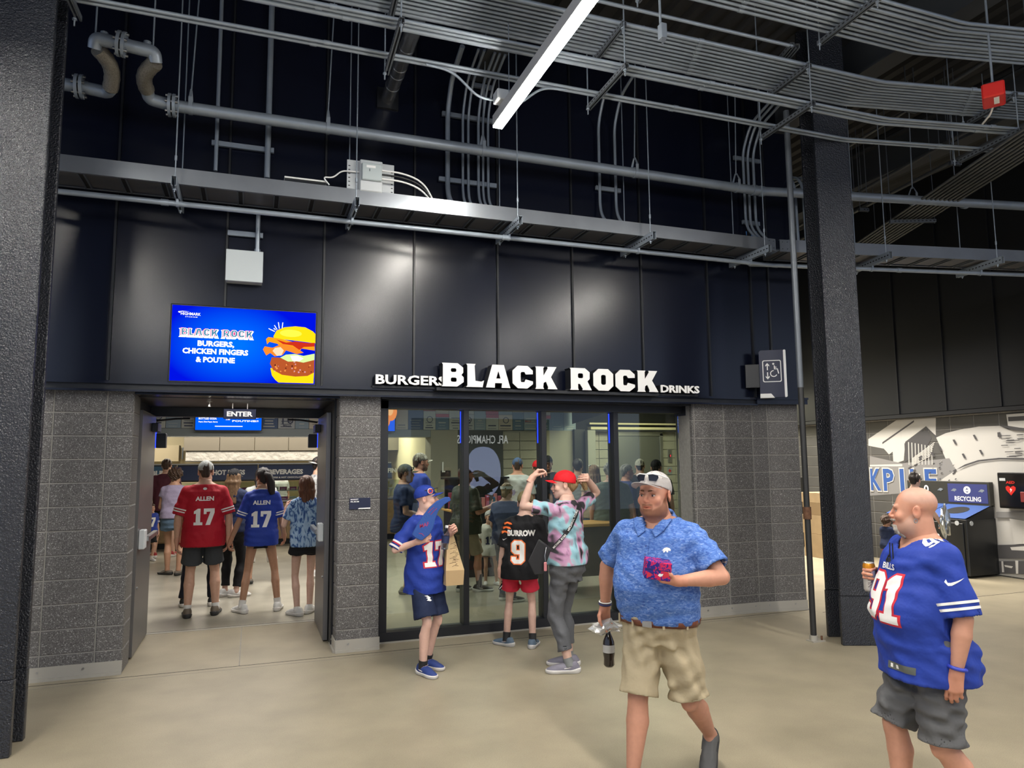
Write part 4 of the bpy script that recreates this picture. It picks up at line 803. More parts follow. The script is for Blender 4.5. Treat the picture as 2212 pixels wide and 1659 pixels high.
# lift doors
r = tag(empty('door_3', (8.08, BY-.02, 0)), kind='structure')
mb = MB(); mb.bbox(-.03, .05, -.02, .06, 0, 2.42, .004, M_STEEL); mb.bbox(1.17, 1.25, -.02, .06, 0, 2.42, .004, M_STEEL); mb.bbox(-.03, 1.25, -.02, .06, 2.36, 2.46, .004, M_STEEL); mb.build('lift_frame', None, r)
for a, b in ((.05, .61), (.615, 1.17)):
    q = MB(); q.bbox(a, b, .02, .05, 0, 2.36, .003, mat('lift_steel', (.30, .31, .32), .32, metal=.9)); q.build('door_panel', None, r)
r = empty('lift_call_panel', (pxY(1447, 985, BY).x, BY+.01, pxY(1447, 985, BY).z), 0, 'steel lift call panel with red digit on the lobby wall', 'panel'); mb = MB(); mb.bbox(-.055, .055, -.02, 0, -.16, .16, .004, M_STEEL); mb.build('plate', None, r); mb = MB(); mb.box(-.03, .02, -.022, -.02, -.03, .04, M_BLACK); mb.box(.0, .018, -.024, -.022, -.02, .03, emis('red_digit', (1, .02, .05, 1), 1.5)); mb.build('display', None, r)
r = empty('lift_notice', (pxY(1447, 1017, BY).x, BY+.01, pxY(1447, 1017, BY).z), 0, 'small grey plate with red mark below the lift call panel', 'sign'); mb = MB(); mb.bbox(-.06, .06, -.01, 0, -.09, .09, .003, M_GALV); mb.build('plate', None, r); mb = MB(); mb.box(-.04, .04, -.012, -.01, -.012, .012, M_RED); mb.box(-.012, .012, -.012, -.01, -.04, .04, M_RED); mb.build('red_cross_mark', None, r)
r = empty('strobe_light', (7.42, BY-.10, 2.22), 0, 'small red alarm strobe on the pier by the lift lobby', 'alarm'); mb = MB(); mb.bbox(-.01, .05, -.05, .05, -.10, .10, .006, M_RED); mb.build('case', None, r)
r = empty('lobby_light', (8.9, 12.6, 2.9), R(62), 'long thin white tube light in the lift lobby', 'light'); mb = MB(); mb.bbox(-1.1, 1.1, -.03, .03, 0, .05, .004, emis('tube', (1, .95, .8, 1), 5)); mb.cyl((0, 0, .05), (0, 0, .5), .006, 6, M_GALV); mb.build('tube', None, r)
r = empty('wall_lever', (pxY(957, 1008, BY-.05).x, BY-.03, pxY(957, 1008, BY).z), 0, 'white L-shaped hook on the tan pilaster', 'hook'); mb = MB(); mb.bbox(-.02, .015, -.02, 0, -.10, .10, .004, M_LETTER); mb.bbox(-.02, .05, -.02, 0, -.12, -.09, .004, M_LETTER); mb.build('body', None, r)
r = empty('room_plate', (pxY(962, 1023, BY).x, BY-.025, pxY(962, 1023, BY).z), 0, 'small black plate on the tan pilaster inside the shop', 'sign'); mb = MB(); mb.bbox(-.11, .11, -.01, 0, -.065, .065, .002, M_BLACK); mb.build('plate', None, r)
# condiment cart with oak top behind the glass
r = empty('condiment_cart', (4.55, 9.25, 0), 0, 'dark condiment cart with oak edged top on wheels behind the glass', 'cart')
mb = MB(); mb.bbox(-.50, .50, -.28, .28, .22, .88, .008, mat('cart_dark', (.022, .026, .024), .35)); mb.build('body', None, r); mb = MB(); mb.bbox(-.53, .53, -.31, .31, .88, .92, .006, mat('oak_edge', (.55, .30, .08), .45)); mb.build('top', None, r)
for a in (-.40, .40):
    for b in (-.20, .20):
        q = MB(); q.cyl((a-.02, b, .06), (a+.02, b, .06), .06, 14, M_BLACKM); q.cyl((a-.022, b, .06), (a+.022, b, .06), .03, 12, M_GALV); q.box(a-.03, a+.03, b-.02, b+.02, .1, .22, M_GALVD); q.build('wheel', None, r)
r = empty('merch_table', (3.45, 11.15, 0), 0, 'dark display stand with rows of small dark packets behind the glass', 'display'); mb = MB(); mb.bbox(-.5, .5, -.3, .3, 0, 1.0, .008, M_BLACK); mb.bbox(-.53, .53, -.33, .33, 1.0, 1.03, .005, mat('oak_edge', (.55, .30, .08))); mb.build('stand', None, r)
mb = MB(); mb.box(-.5, .5, .2, .25, 1.03, 1.5, M_BLACK); mb.box(-.55, .55, .05, .3, 1.5, 1.53, M_BLACK); mb.build('rack', None, r)
for k in range(14):
    q = MB(); q.bbox(-.03, .03, -.02, .02, 0, random.uniform(.14, .26), .004, mat('packet_%s' % 'abc'[k % 3], ((.20, .03, .06), (.05, .05, .06), (.28, .12, .14))[k % 3], .4)); o = q.build('packet', None, None, (3.45-.45+k*.069, 11.15+.08, 1.0305)); ck = ('deep red', 'black', 'dusky pink')[k % 3]; tag(o, 'thin %s packet standing on the display stand behind the glass' % ck, 'packet', '%s packets on the display stand' % ck)
# ------------------------------------------------------------------ unseen banner across the concourse, its glow added to show in the glass
def mir(x, y): p = pxY(x, y, 20.8); return Vector((p.x, 14.8-20.8, p.z))
a, b = mir(1098, 958), mir(988, 958); zc = (a.z+b.z)/2; xc = (a.x+b.x)/2; W_ = abs(a.x-b.x); zt = mir(1040, 940).z
r = empty('glow_banner', (xc, -6.02, 0), PI, 'wall banner with added glow reading AFL CHAMPIONS across the concourse behind the viewer', 'banner')
mb = MB(); mb.bbox(-2.2, 2.2, 0, .1, .6, zt+.5, .01, mat('banner_grey', (.10, .11, .13), .6)); mb.build('board', None, r)
flat('lettering', text_geo('AFL CHAMPIONS', zt-zc, W_, .01), placeT((0, -.004, zc), (1, 0, 0)), emis('banner_white', (1, 1, 1, 1), 3.2), r)
cz = (mir(1045, 965).z+mir(1045, 1075).z)/2; rz_ = (mir(1045, 965).z-mir(1045, 1075).z)/2; rx_ = abs(mir(1085, 1010).x-mir(1008, 1010).x)/2
flat('ball_picture', shape_geo([[(rx_*math.sin(t)**.8 if 0 <= t <= PI else -rx_*abs(math.sin(t))**.8, -rz_*math.cos(t)) for t in [2*PI*k/40 for k in range(40)]]]), placeT((0, -.004, cz), (1, 0, 0)), emis('banner_ball', (.55, .62, 1.0, 1), 2.6), r)
# ------------------------------------------------------------------ mural wall on the right
MX = 10.62; wall_right = empty('wall_right', (0, 0, 0), kind='structure')
mb = MB(); mb.box(MX+.007, MX+.25, 3.2, 17.5, 0, 2.46); mb.build('mortar', M_MORTAR, wall_right)
M_MUR = mat('mural_grey', (.085, .083, .080), .6, noise=.1, nscale=3); M_MW = mat('mural_white', (.56, .545, .52), .6); M_MG = mat('mural_mid', (.24, .235, .235), .6); M_MD = mat('mural_dark', (.075, .073, .078), .6); M_MB = mat('mural_blue', (.035, .10, .34), .55)
blocks(wall_right, M_MUR, (MX, 3.2+.4064*34, 0), (0, -1, 0), (.4064,)*34, n=12)
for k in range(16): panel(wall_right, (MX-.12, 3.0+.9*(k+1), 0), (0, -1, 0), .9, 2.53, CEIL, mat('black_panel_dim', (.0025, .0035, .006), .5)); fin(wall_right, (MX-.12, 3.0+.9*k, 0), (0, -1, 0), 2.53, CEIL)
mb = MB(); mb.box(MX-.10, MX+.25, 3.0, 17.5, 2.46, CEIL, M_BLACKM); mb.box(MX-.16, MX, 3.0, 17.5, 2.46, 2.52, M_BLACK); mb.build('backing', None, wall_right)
def mp(x, y): p = pxX(x, y, MX); return (p.y, p.z)
_ml = [0]
def mural(pts, m, holes=()):
    _ml[0] += 1; L = [[mp(*q) for q in pts]]+[[mp(*q) for q in h] for h in holes]
    L = [[(-a, max(min(b, 2.44), .02)) for a, b in lp] for lp in L]
    flat('mural_paint', shape_geo(L), placeT((MX-.0006-_ml[0]*.00025, 0, 0), (0, -1, 0)), m, wall_right)
def C(x, y): return (1860+x/6.284, 880+y/6.284)
def mur(pts, m): mural([C(*p) for p in pts], m)
mur([(100, 430), (480, 165), (1015, 140), (1015, 380), (880, 270), (600, 480), (580, 720), (440, 770), (430, 600), (380, 640), (310, 560), (100, 520)], M_MW)
mur([(1020, 410), (1150, 350), (1350, 300), (1600, 260), (1880, 250), (2000, 300), (2330, 320), (2330, 690), (1900, 690), (1600, 720), (1420, 780), (1300, 850), (1150, 700)], M_MW)
mur([(1050, 820), (1300, 850), (1420, 790), (1620, 730), (1900, 705), (2330, 700), (2330, 3000), (1020, 3000), (1030, 1100)], M_MW)
mur([(120, 660), (560, 760), (1200, 690), (1290, 850), (1060, 1000), (1050, 1130), (120, 1200)], M_MG)
mur([(120, 780), (560, 770), (560, 800), (120, 800)], M_MW)
for a, b, c, d in ((290, 485, 720, 185), (600, 480, 880, 270), (1020, 400, 880, 265), (540, 210, 545, 430)): mur([(a, b-12), (c, d-12), (c, d+14), (a, b+14)], M_MD)
mur([(590, 490), (800, 340), (900, 300), (960, 420), (880, 560), (700, 690), (600, 740)], M_MD)
for k in range(8): mur([(640+k*45, 470+k*8), (652+k*45, 470+k*8), (660+k*45, 780), (648+k*45, 780)], M_MW)
for k in range(7): mur([(700, 690+k*16), (1000-k*10, 470+k*30), (1008-k*10, 478+k*30), (704, 700+k*16)], M_MW)
for k in range(34): 
    a, b = random.uniform(640, 1280), random.uniform(620, 1000); b = max(b, 620+(a-640)*.25); s = random.uniform(10, 42); mur([(a, b), (a+s, b-s*.7), (a+s*1.4, b-s*.2), (a+s*.4, b+s*.5)], random.choice((M_MD, M_MD, M_MW)))
for a, b in ((1250, 440), (1525, 375), (1055, 530), (1375, 630), (1610, 580), (950, 610)): mur([(a, b), (a+30, b-5), (a+62, b+58), (a+35, b+62)], M_MD)
mur([(1860, 340), (1900, 335), (1910, 410), (1865, 400)], M_MD)
mur([(1300, 845), (1420, 775), (1600, 715), (1880, 685), (2330, 690), (2330, 712), (1880, 705), (1610, 735), (1430, 795)], M_MD)
for k in range(22): a = random.uniform(1900, 2150); b = random.uniform(360, 680); mur([(a, b), (a+random.uniform(40, 160), b-4), (a+100, b+7), (a, b+9)], M_MD)
mur([(1985, 95), (2330, 70), (2330, 290), (2010, 260)], M_MW); mur([(2010, 130), (2330, 110), (2330, 175), (2015, 190)], M_MD); mur([(1880, 245), (2010, 250), (2330, 300), (2330, 330), (2080, 310)], M_MD)
mur([(1880, 990), (2000, 955), (2200, 990), (2200, 1010)], M_MG)
# lower right of the mural
def C2(x, y): return (1860+x/6.284, 1080+y/6.284)
def mur2(pts, m): mural([C2(*p) for p in pts], m)
mur2([(1850, 160), (2330, 160), (2330, 330), (2050, 240), (1850, 240)], M_MG); mur2([(2030, 250), (2330, 300), (2330, 590), (2100, 600)], M_MW)
mur2([(1860, 610), (2330, 600), (2330, 800), (1850, 790)], M_MD); mur2([(2040, 640), (2330, 620), (2330, 690), (2060, 680)], M_MW); mur2([(1850, 830), (2330, 830), (2330, 1010), (1850, 990)], M_MD); mur2([(1920, 830), (1945, 830), (1960, 980), (1930, 980)], M_MW); mur2([(2110, 820), (2150, 820), (2150, 1000), (2120, 1000)], M_MW); mur2([(1960, 880), (2080, 900), (2060, 925), (1970, 905)], M_MW)
# mural lettering STOCKPILE, each letter painted with a white edge
yE = mp(2027, 1020)[0]; zT = mp(2000, 1012)[1]; zB = mp(2000, 1064)[1]; HL = zT-zB
yK = mp(1890, 1020)[0]; pitch = (yK-yE)/4.55
for k, ch in enumerate('STOCKPILE'):
    yc = yE+pitch*(8-k)+pitch*.5; g = text_geo(ch, HL, pitch*(.80 if ch != 'I' else .3), .03); T = placeT((MX-.0105, yc, zB), (0, -1, 0))
    g2 = text_geo(ch, HL*1.12, pitch*(.94 if ch != 'I' else .42), .06); flat('letter_edge', g2, placeT((MX-.0095, yc, zB-HL*.06), (0, -1, 0)), M_MW, wall_right); flat('letter_paint', g, T, M_MB, wall_right)
flat('mural_lettering', text_geo('RICH STADIUM 1973', .05, .62, .02), placeT((MX-.0105, mp(2100, 1057)[0], mp(2100, 1057)[1]), (0, -1, 0)), M_MD, wall_right)
# trash and recycling stations against the mural wall
def station(o, label):
    r = empty('waste_station', o, -PI/2, label, 'bin')
    W = 1.45; D = .62
    q = MB(); q.bbox(0, W, -D, 0, .03, .86, .01, mat('bin_black', (.012, .013, .014), .35)); q.build('body', None, r)
    for k in range(2):
        q = MB(); q.bbox(.04+k*.70, .04+k*.70+.66, -D-.018, -D, .06, .80, .006, mat('bin_black', (.012, .013, .014))); d = q.build('door', None, r)
        q = MB(); q.box(.30+k*.70, .40+k*.70, -D-.021, -D-.018, .72, .755, M_GALV); q.box(.312+k*.70, .388+k*.70, -D-.023, -D-.021, .728, .747, M_BLACKM); q.build('latch', None, d)
        q = MB(); q.add([(.02+k*.715, -D, .87), (.02+k*.715+.70, -D, .87), (.02+k*.715+.70, -.03, 1.06), (.02+k*.715, -.03, 1.06)], [(0, 1, 2, 3)], mat('lid_blue', (.03, .075, .26), .4) if k else mat('lid_blue', (.03, .075, .26))); q.build('sloping_lid', None, r)
        n = [(.02+.35+k*.715+.17*math.cos(t), -D/2-.01+.14*math.sin(t)) for t in [2*PI*j/24 for j in range(24)]]; q = MB(); q.add([(a, b, .87+(b+D)/(D-.03)*.19+.003) for a, b in n], [tuple(range(24))], M_BLACKM); q.build('opening', None, r)
    q = MB(); q.add([(0, -D, .86), (0, -.03, .86), (0, -.03, 1.055), (W, -D, .86), (W, -.03, .86), (W, -.03, 1.055)], [(0, 1, 2), (3, 5, 4)], mat('bin_black', (.012, .013, .014))); q.build('side', None, r)
    q = MB(); q.bbox(0, W, -.09, 0, 1.03, 1.40, .005, mat('sign_olive', (.035, .035, .030), .5)); q.build('sign_panel', None, r)
    q = MB(); q.box(.76, 1.42, -.094, -.09, 1.075, 1.365, mat('recycle_blue', (.045, .055, .20), .5)); q.build('sign_panel', None, r)
    for t, xx in (('TRASH', .37), ('RECYCLING', 1.09)): flat('lettering', text_geo(t, .072, .26 if t == 'TRASH' else .44, .03), placeT((xx, -.0955, 1.10), (1, 0, 0)), M_LETTER, r)
    flat('symbol', shape_geo([circ(.37, 1.27, .045, 16, .06), circ(.37, 1.27, .018, 12, .035)]), placeT((0, -.0955, 0), (1, 0, 0)), M_LETTER, r)
    flat('symbol', shape_geo([circ(1.09, 1.27, .06, 18), [(1.09, 1.31), (1.062, 1.262), (1.09, 1.262+.02), (1.118, 1.262)], [(1.06, 1.25), (1.12, 1.25), (1.09, 1.232)]]), placeT((0, -.0955, 0), (1, 0, 0)), M_LETTER, r)
    for xx in (.12, .62, .86, 1.32):
        flat('crest', shape_geo([[(xx-.05, 1.25), (xx, 1.29), (xx+.04, 1.285), (xx+.055, 1.265), (xx+.03, 1.255), (xx+.02, 1.24), (xx-.01, 1.25)]]), placeT((0, -.0955, 0), (1, 0, 0)), M_GALV, r)
    q = MB(); q.cyl((W, -D+.10, .80), (W+.006, -D+.10, .80), .035, 14, M_PLASTICW); q.cyl((W-.14, -D-.02, .80), (W-.14, -D-.016, .80), .035, 14, M_PLASTICW); q.build('lock', None, r)
    return r
station((MX-.012, 9.28, 0), 'black double bin station with TRASH and RECYCLING signs against the mural wall')
station((MX-.012, 13.3, 0), 'second bin station glimpsed between the shop front and the column')
# defibrillator cabinet
ya, zt_ = mp(2148, 1040); yb = mp(2230, 1040)[0]
r = empty('defibrillator_cabinet', (MX-.013, ya-.18, 1.33), -PI/2, 'black defibrillator cabinet with red heart on the mural wall', 'cabinet')
mb = MB(); mb.bbox(-.0, .48, -.17, 0, -.30, .22, .01, mat('cab_black', (.01, .01, .011), .3)); mb.build('case', None, r); mb = MB(); mb.bbox(.02, .46, -.18, -.17, -.28, .20, .006, mat('cab_glass', (.006, .006, .007), .15)); mb.build('door', None, r)
heart = [(0, -.09), (.07, -.01), (.075, .03), (.045, .05), (.015, .04), (0, .02), (-.015, .04), (-.045, .05), (-.075, .03), (-.07, -.01)]
flat('heart', shape_geo([[(.20+a, -.02+b) for a, b in heart]]), placeT((0, -.182, 0), (1, 0, 0)), M_RED, r); flat('heart_bolt', shape_geo([[(.205, .0), (.185, -.03), (.20, -.03), (.193, -.07), (.222, -.02), (.206, -.02)]]), placeT((0, -.183, 0), (1, 0, 0)), M_LETTER, r)
flat('lettering', text_geo('AED', .04, .13, .03), placeT((.20, -.182, .06), (1, 0, 0)), M_RED, r); flat('label_plate', shape_geo([[(.04, .10), (.13, .10), (.13, .14), (.04, .14)]]), placeT((0, -.182, 0), (1, 0, 0)), M_PLASTICW, r)
mb = MB(); mb.bbox(.34, .41, -.20, -.18, -.20, -.05, .008, mat('handle_red', (.20, .03, .03), .4)); mb.build('handle', None, r)
# cardboard cartons and cases by the wall
MC = mat('cardboard', (.36, .26, .15), .8, noise=.1, nscale=6); MC2 = mat('cardboard_dark', (.25, .17, .09), .8)
def carton(x, y, z, w, d, h, m, label, rz=0):
    r = empty('cardboard_box', (x, y, z), rz, label, 'box'); q = MB(); q.bbox(-w/2, w/2, -d/2, d/2, 0, h, .004, m); q.build('body', None, r); q = MB(); q.box(-w/2-.001, w/2+.001, -.03, .03, h-.002, h+.0008, mat('tape', (.42, .34, .22), .4)); q.build('tape', None, r)
    return r
for k, (h, m, lb) in enumerate(((.42, MC, 'lowest tan cardboard box of the stack beyond the column'), (.34, MC, 'second cardboard box up the stack beyond the column'), (.22, MC2, 'third cardboard box, darker brown, in the stack beyond the column'), (.18, MC, 'topmost cardboard box of the stack beyond the column'))):
    z = sum((.42, .34, .22, .18)[:k])+.0005*k; carton(9.95, 10.45+.02*(k % 2), z, .60, .75, h, m, lb)
# ================================================================== people: implicit bodies meshed by surface nets
V3 = lambda *a: np.array(a, dtype=np.float64)
def nrm(v): v = np.asarray(v, float); return v/max(np.linalg.norm(v), 1e-9)
def smin(a, b, k):
    if k <= 0: return np.minimum(a, b)
    h = np.maximum(k-np.abs(a-b), 0)/k; return np.minimum(a, b)-h*h*k*0.25
def d_cone(X, Y, Z, a, b, r0, r1):
    ab = b-a; L2 = max(float(ab@ab), 1e-9); t = np.clip(((X-a[0])*ab[0]+(Y-a[1])*ab[1]+(Z-a[2])*ab[2])/L2, 0, 1)
    return np.sqrt((X-a[0]-t*ab[0])**2+(Y-a[1]-t*ab[1])**2+(Z-a[2]-t*ab[2])**2)-(r0+t*(r1-r0))
def d_ell(X, Y, Z, c, r, M=None):
    x, y, z = X-c[0], Y-c[1], Z-c[2]
    if M is not None: x, y, z = M[0][0]*x+M[0][1]*y+M[0][2]*z, M[1][0]*x+M[1][1]*y+M[1][2]*z, M[2][0]*x+M[2][1]*y+M[2][2]*z
    k0 = np.sqrt((x/r[0])**2+(y/r[1])**2+(z/r[2])**2); k1 = np.sqrt((x/r[0]**2)**2+(y/r[1]**2)**2+(z/r[2]**2)**2)
    return k0*(k0-1)/np.maximum(k1, 1e-6)
class Fld:
    def __init__(s, lo, hi, h):
        s.lo = np.array(lo, float); s.h = h; s.n = np.ceil((np.array(hi, float)-s.lo)/h).astype(int)+1
        s.ax = [s.lo[i]+h*np.arange(s.n[i]) for i in range(3)]
    def new(s, v=0.5): return np.full(s.n, v)
    def region(s, lo, hi, m):
        a = np.clip(np.floor((np.array(lo)-m-s.lo)/s.h).astype(int), 0, s.n-1); b = np.clip(np.ceil((np.array(hi)+m-s.lo)/s.h).astype(int)+1, 1, s.n)
        sl = tuple(slice(i, max(j, i+1)) for i, j in zip(a, b)); X = s.ax[0][sl[0]][:, None, None]; Y = s.ax[1][sl[1]][None, :, None]; Z = s.ax[2][sl[2]][None, None, :]
        return sl, X, Y, Z
    def cone(s, d, a, b, r0, r1, k=0.02):
        a, b = np.asarray(a, float), np.asarray(b, float); q = max(r0, r1); sl, X, Y, Z = s.region(np.minimum(a, b)-q, np.maximum(a, b)+q, k+4*s.h)
        d[sl] = smin(d[sl], d_cone(X, Y, Z, a, b, r0, r1), k)
    def ell(s, d, c, r, k=0.02, M=None, carve=False):
        c = np.asarray(c, float); q = max(r); sl, X, Y, Z = s.region(c-q, c+q, k+4*s.h); e = d_ell(X, Y, Z, c, r, M)
        d[sl] = -smin(-d[sl], e, k) if carve else smin(d[sl], e, k)
    def full(s): return s.ax[0][:, None, None], s.ax[1][None, :, None], s.ax[2][None, None, :]
    def loft(s, d, prof, k=0.02, capz=True, p=2.0):
        """prof rows: z, cx, cy, rx, ry"""
        P = np.array(prof); sl, X, Y, Z = s.region((-.6, -.6, P[0, 0]), (.6, .6, P[-1, 0]), 0.05); z = Z.ravel()
        f = lambda i: np.interp(z, P[:, 0], P[:, i])[None, None, :]
        x = X-f(1); y = Y-f(2); rx, ry = f(3), f(4); k0 = (np.abs(x/rx)**p+np.abs(y/ry)**p)**(1/p); k1 = np.sqrt((x/rx**2)**2+(y/ry**2)**2); e = np.where(k0 < .3, -.7*np.minimum(rx, ry), k0*(k0-1)/np.maximum(k1, 1e-6))
        if capz: e = np.maximum(e, np.maximum(P[0, 0]-Z, Z-P[-1, 0]))
        d[sl] = smin(d[sl], e, k)
def snets(F, d):
    n = np.array(d.shape); s = d < 0
    c = [s[i:n[0]-1+i, j:n[1]-1+j, k:n[2]-1+k] for i in (0, 1) for j in (0, 1) for k in (0, 1)]
    cnt = sum(x.astype(np.int8) for x in c); idx = np.argwhere((cnt > 0) & (cnt < 8))
    if len(idx) == 0: return np.zeros((0, 3)), np.zeros((0, 4), int)
    off = np.array([(i, j, k) for i in (0, 1) for j in (0, 1) for k in (0, 1)]); v = np.stack([d[tuple((idx+o).T)] for o in off], 1)
    acc = np.zeros((len(idx), 3)); w = np.zeros(len(idx))
    for a in range(8):
        for b in range(a+1, 8):
            if np.abs(off[a]-off[b]).sum() != 1: continue
            m = (v[:, a] < 0) != (v[:, b] < 0); t = np.where(m, v[:, a]/np.where(v[:, a]-v[:, b] == 0, 1, v[:, a]-v[:, b]), 0)
            acc += np.where(m[:, None], off[a]+(off[b]-off[a])*t[:, None], 0); w += m
    P = F.lo+F.h*(idx+acc/w[:, None]); ids = np.full(n-1, -1, dtype=np.int64); ids[tuple(idx.T)] = np.arange(len(idx)); Q = []
    for ax in range(3):
        u, t = [(1, 2), (2, 0), (0, 1)][ax]; sa = [slice(None)]*3; sb = [slice(None)]*3; sa[ax] = slice(0, n[ax]-1); sb[ax] = slice(1, n[ax])
        e = np.argwhere(s[tuple(sa)] != s[tuple(sb)]); e = e[(e[:, u] > 0) & (e[:, t] > 0) & (e[:, u] < n[u]-1) & (e[:, t] < n[t]-1)]
        du = np.zeros(3, int); du[u] = 1; dt = np.zeros(3, int); dt[t] = 1
        q = np.stack([ids[tuple((e-du-dt).T)], ids[tuple((e-dt).T)], ids[tuple(e.T)], ids[tuple((e-du).T)]], 1); neg = s[tuple(e.T)]
        q[~neg] = q[~neg][:, ::-1]; Q.append(q)
    Q = np.concatenate(Q); return P, Q[(Q >= 0).all(1)]
def smooth_mesh(P, Q, it=1, lam=0.5):
    for _ in range(it):
        acc = np.zeros_like(P); w = np.zeros(len(P))
        for a, b in ((0, 1), (1, 2), (2, 3), (3, 0)):
            np.add.at(acc, Q[:, a], P[Q[:, b]]); np.add.at(acc, Q[:, b], P[Q[:, a]]); np.add.at(w, Q[:, a], 1); np.add.at(w, Q[:, b], 1)
        P = P+lam*(acc/np.maximum(w, 1)[:, None]-P)
    return P
def np_mesh(name, P, Q, col=None):
    me = bpy.data.meshes.new(name); me.vertices.add(len(P)); me.vertices.foreach_set('co', np.ascontiguousarray(P, dtype=np.float32).ravel())
    me.loops.add(len(Q)*4); me.polygons.add(len(Q)); me.loops.foreach_set('vertex_index', np.ascontiguousarray(Q, dtype=np.int32).ravel()); me.polygons.foreach_set('loop_start', np.arange(0, len(Q)*4, 4, dtype=np.int32))
    me.polygons.foreach_set('use_smooth', np.ones(len(Q), dtype=bool))
    if col is not None:
        at = me.color_attributes.new('Col', 'FLOAT_COLOR', 'POINT'); at.data.foreach_set('color', np.ascontiguousarray(np.concatenate([col, np.ones((len(col), 1))], 1), dtype=np.float32).ravel())
    me.update(calc_edges=True); me.validate(); return me
def skin_mat():
    if 'skin' in MATS: return MATS['skin']
    m = bpy.data.materials.new('skin'); m.use_nodes = True; nt = m.node_tree; b = nt.nodes['Principled BSDF']; b.inputs['Roughness'].default_value = 0.5; b.inputs['Specular IOR Level'].default_value = 0.35
    b.inputs['Subsurface Weight'].default_value = 0.0
    a = nt.nodes.new('ShaderNodeAttribute'); a.attribute_name = 'Col'; n = nt.nodes.new('ShaderNodeTexNoise'); n.inputs['Scale'].default_value = 40; tc = nt.nodes.new('ShaderNodeTexCoord'); nt.links.new(tc.outputs['Object'], n.inputs['Vector'])
    mr = nt.nodes.new('ShaderNodeMapRange'); mr.inputs[3].default_value = .9; mr.inputs[4].default_value = 1.1; nt.links.new(n.outputs['Fac'], mr.inputs[0])
    x = nt.nodes.new('ShaderNodeMix'); x.data_type = 'RGBA'; x.blend_type = 'MULTIPLY'; x.inputs[0].default_value = 1; nt.links.new(a.outputs['Color'], x.inputs['A']); nt.links.new(mr.outputs[0], x.inputs['B']); nt.links.new(x.outputs['Result'], b.inputs['Base Color'])
    MATS['skin'] = m; return m
def hair_mat(name, col):
    if name in MATS: return MATS[name]
    m = mat(name, col, 0.55, spec=0.4); nt = m.node_tree; b = nt.nodes['Principled BSDF']; tc = nt.nodes.new('ShaderNodeTexCoord'); mp = nt.nodes.new('ShaderNodeMapping'); mp.inputs['Scale'].default_value = (90, 90, 9)
    n = nt.nodes.new('ShaderNodeTexNoise'); n.inputs['Detail'].default_value = 4; n.inputs['Scale'].default_value = 1.6; nt.links.new(tc.outputs['Object'], mp.inputs[0]); nt.links.new(mp.outputs[0], n.inputs['Vector'])
    cr = nt.nodes.new('ShaderNodeValToRGB'); c = col; cr.color_ramp.elements[0].position = .3; cr.color_ramp.elements[0].color = (c[0]*.45, c[1]*.45, c[2]*.45, 1); cr.color_ramp.elements[1].position = .75; cr.color_ramp.elements[1].color = (c[0]*1.5, c[1]*1.5, c[2]*1.5, 1)
    nt.links.new(n.outputs['Fac'], cr.inputs[0]); nt.links.new(cr.outputs[0], b.inputs['Base Color']); bp = nt.nodes.new('ShaderNodeBump'); bp.inputs['Strength'].default_value = .8; bp.inputs['Distance'].default_value = .006; nt.links.new(n.outputs['Fac'], bp.inputs['Height']); nt.links.new(bp.outputs[0], b.inputs['Normal'])
    return m
def cloth(name, col, rough=0.75, bump=0.4, bscale=11, noise=0.06): return mat('cloth_'+name, col, rough, spec=0.25, bump=bump, bscale=bscale, bdist=0.03, noise=noise, nscale=5, obj_space=True)
def cloth_mix(name, cols, scale=6.0, pts=None, distort=1.5, stretch=(1, 1, 1), detail=2.0):
    """patterned cloth (tie-dye, melange, camouflage) from one noise through a ramp"""
    if 'cloth_'+name in MATS: return MATS['cloth_'+name]
    m = bpy.data.materials.new('cloth_'+name); m.use_nodes = True; nt = m.node_tree; b = nt.nodes['Principled BSDF']; b.inputs['Roughness'].default_value = .75; b.inputs['Specular IOR Level'].default_value = .25
    tc = nt.nodes.new('ShaderNodeTexCoord'); mp = nt.nodes.new('ShaderNodeMapping'); mp.inputs['Scale'].default_value = stretch; n = nt.nodes.new('ShaderNodeTexNoise'); n.inputs['Scale'].default_value = scale; n.inputs['Detail'].default_value = detail; n.inputs['Distortion'].default_value = distort
    nt.links.new(tc.outputs['Object'], mp.inputs[0]); nt.links.new(mp.outputs[0], n.inputs['Vector']); cr = nt.nodes.new('ShaderNodeValToRGB'); e = cr.color_ramp.elements; pts = pts or [.28+.44*i/(len(cols)-1) for i in range(len(cols))]
    e[0].position = pts[0]; e[0].color = (*cols[0], 1); e[1].position = pts[-1]; e[1].color = (*cols[-1], 1)
    for q, c in list(zip(pts, cols))[1:-1]: x = e.new(q); x.color = (*c, 1)
    nt.links.new(n.outputs['Fac'], cr.inputs[0]); nt.links.new(cr.outputs[0], b.inputs['Base Color']); n3 = nt.nodes.new('ShaderNodeTexNoise'); n3.inputs['Scale'].default_value = 11; n3.inputs['Detail'].default_value = 3; nt.links.new(tc.outputs['Object'], n3.inputs['Vector']); bp = nt.nodes.new('ShaderNodeBump'); bp.inputs['Strength'].default_value = .4; bp.inputs['Distance'].default_value = .03; nt.links.new(n3.outputs['Fac'], bp.inputs['Height']); nt.links.new(bp.outputs[0], b.inputs['Normal']); MATS['cloth_'+name] = m; return m
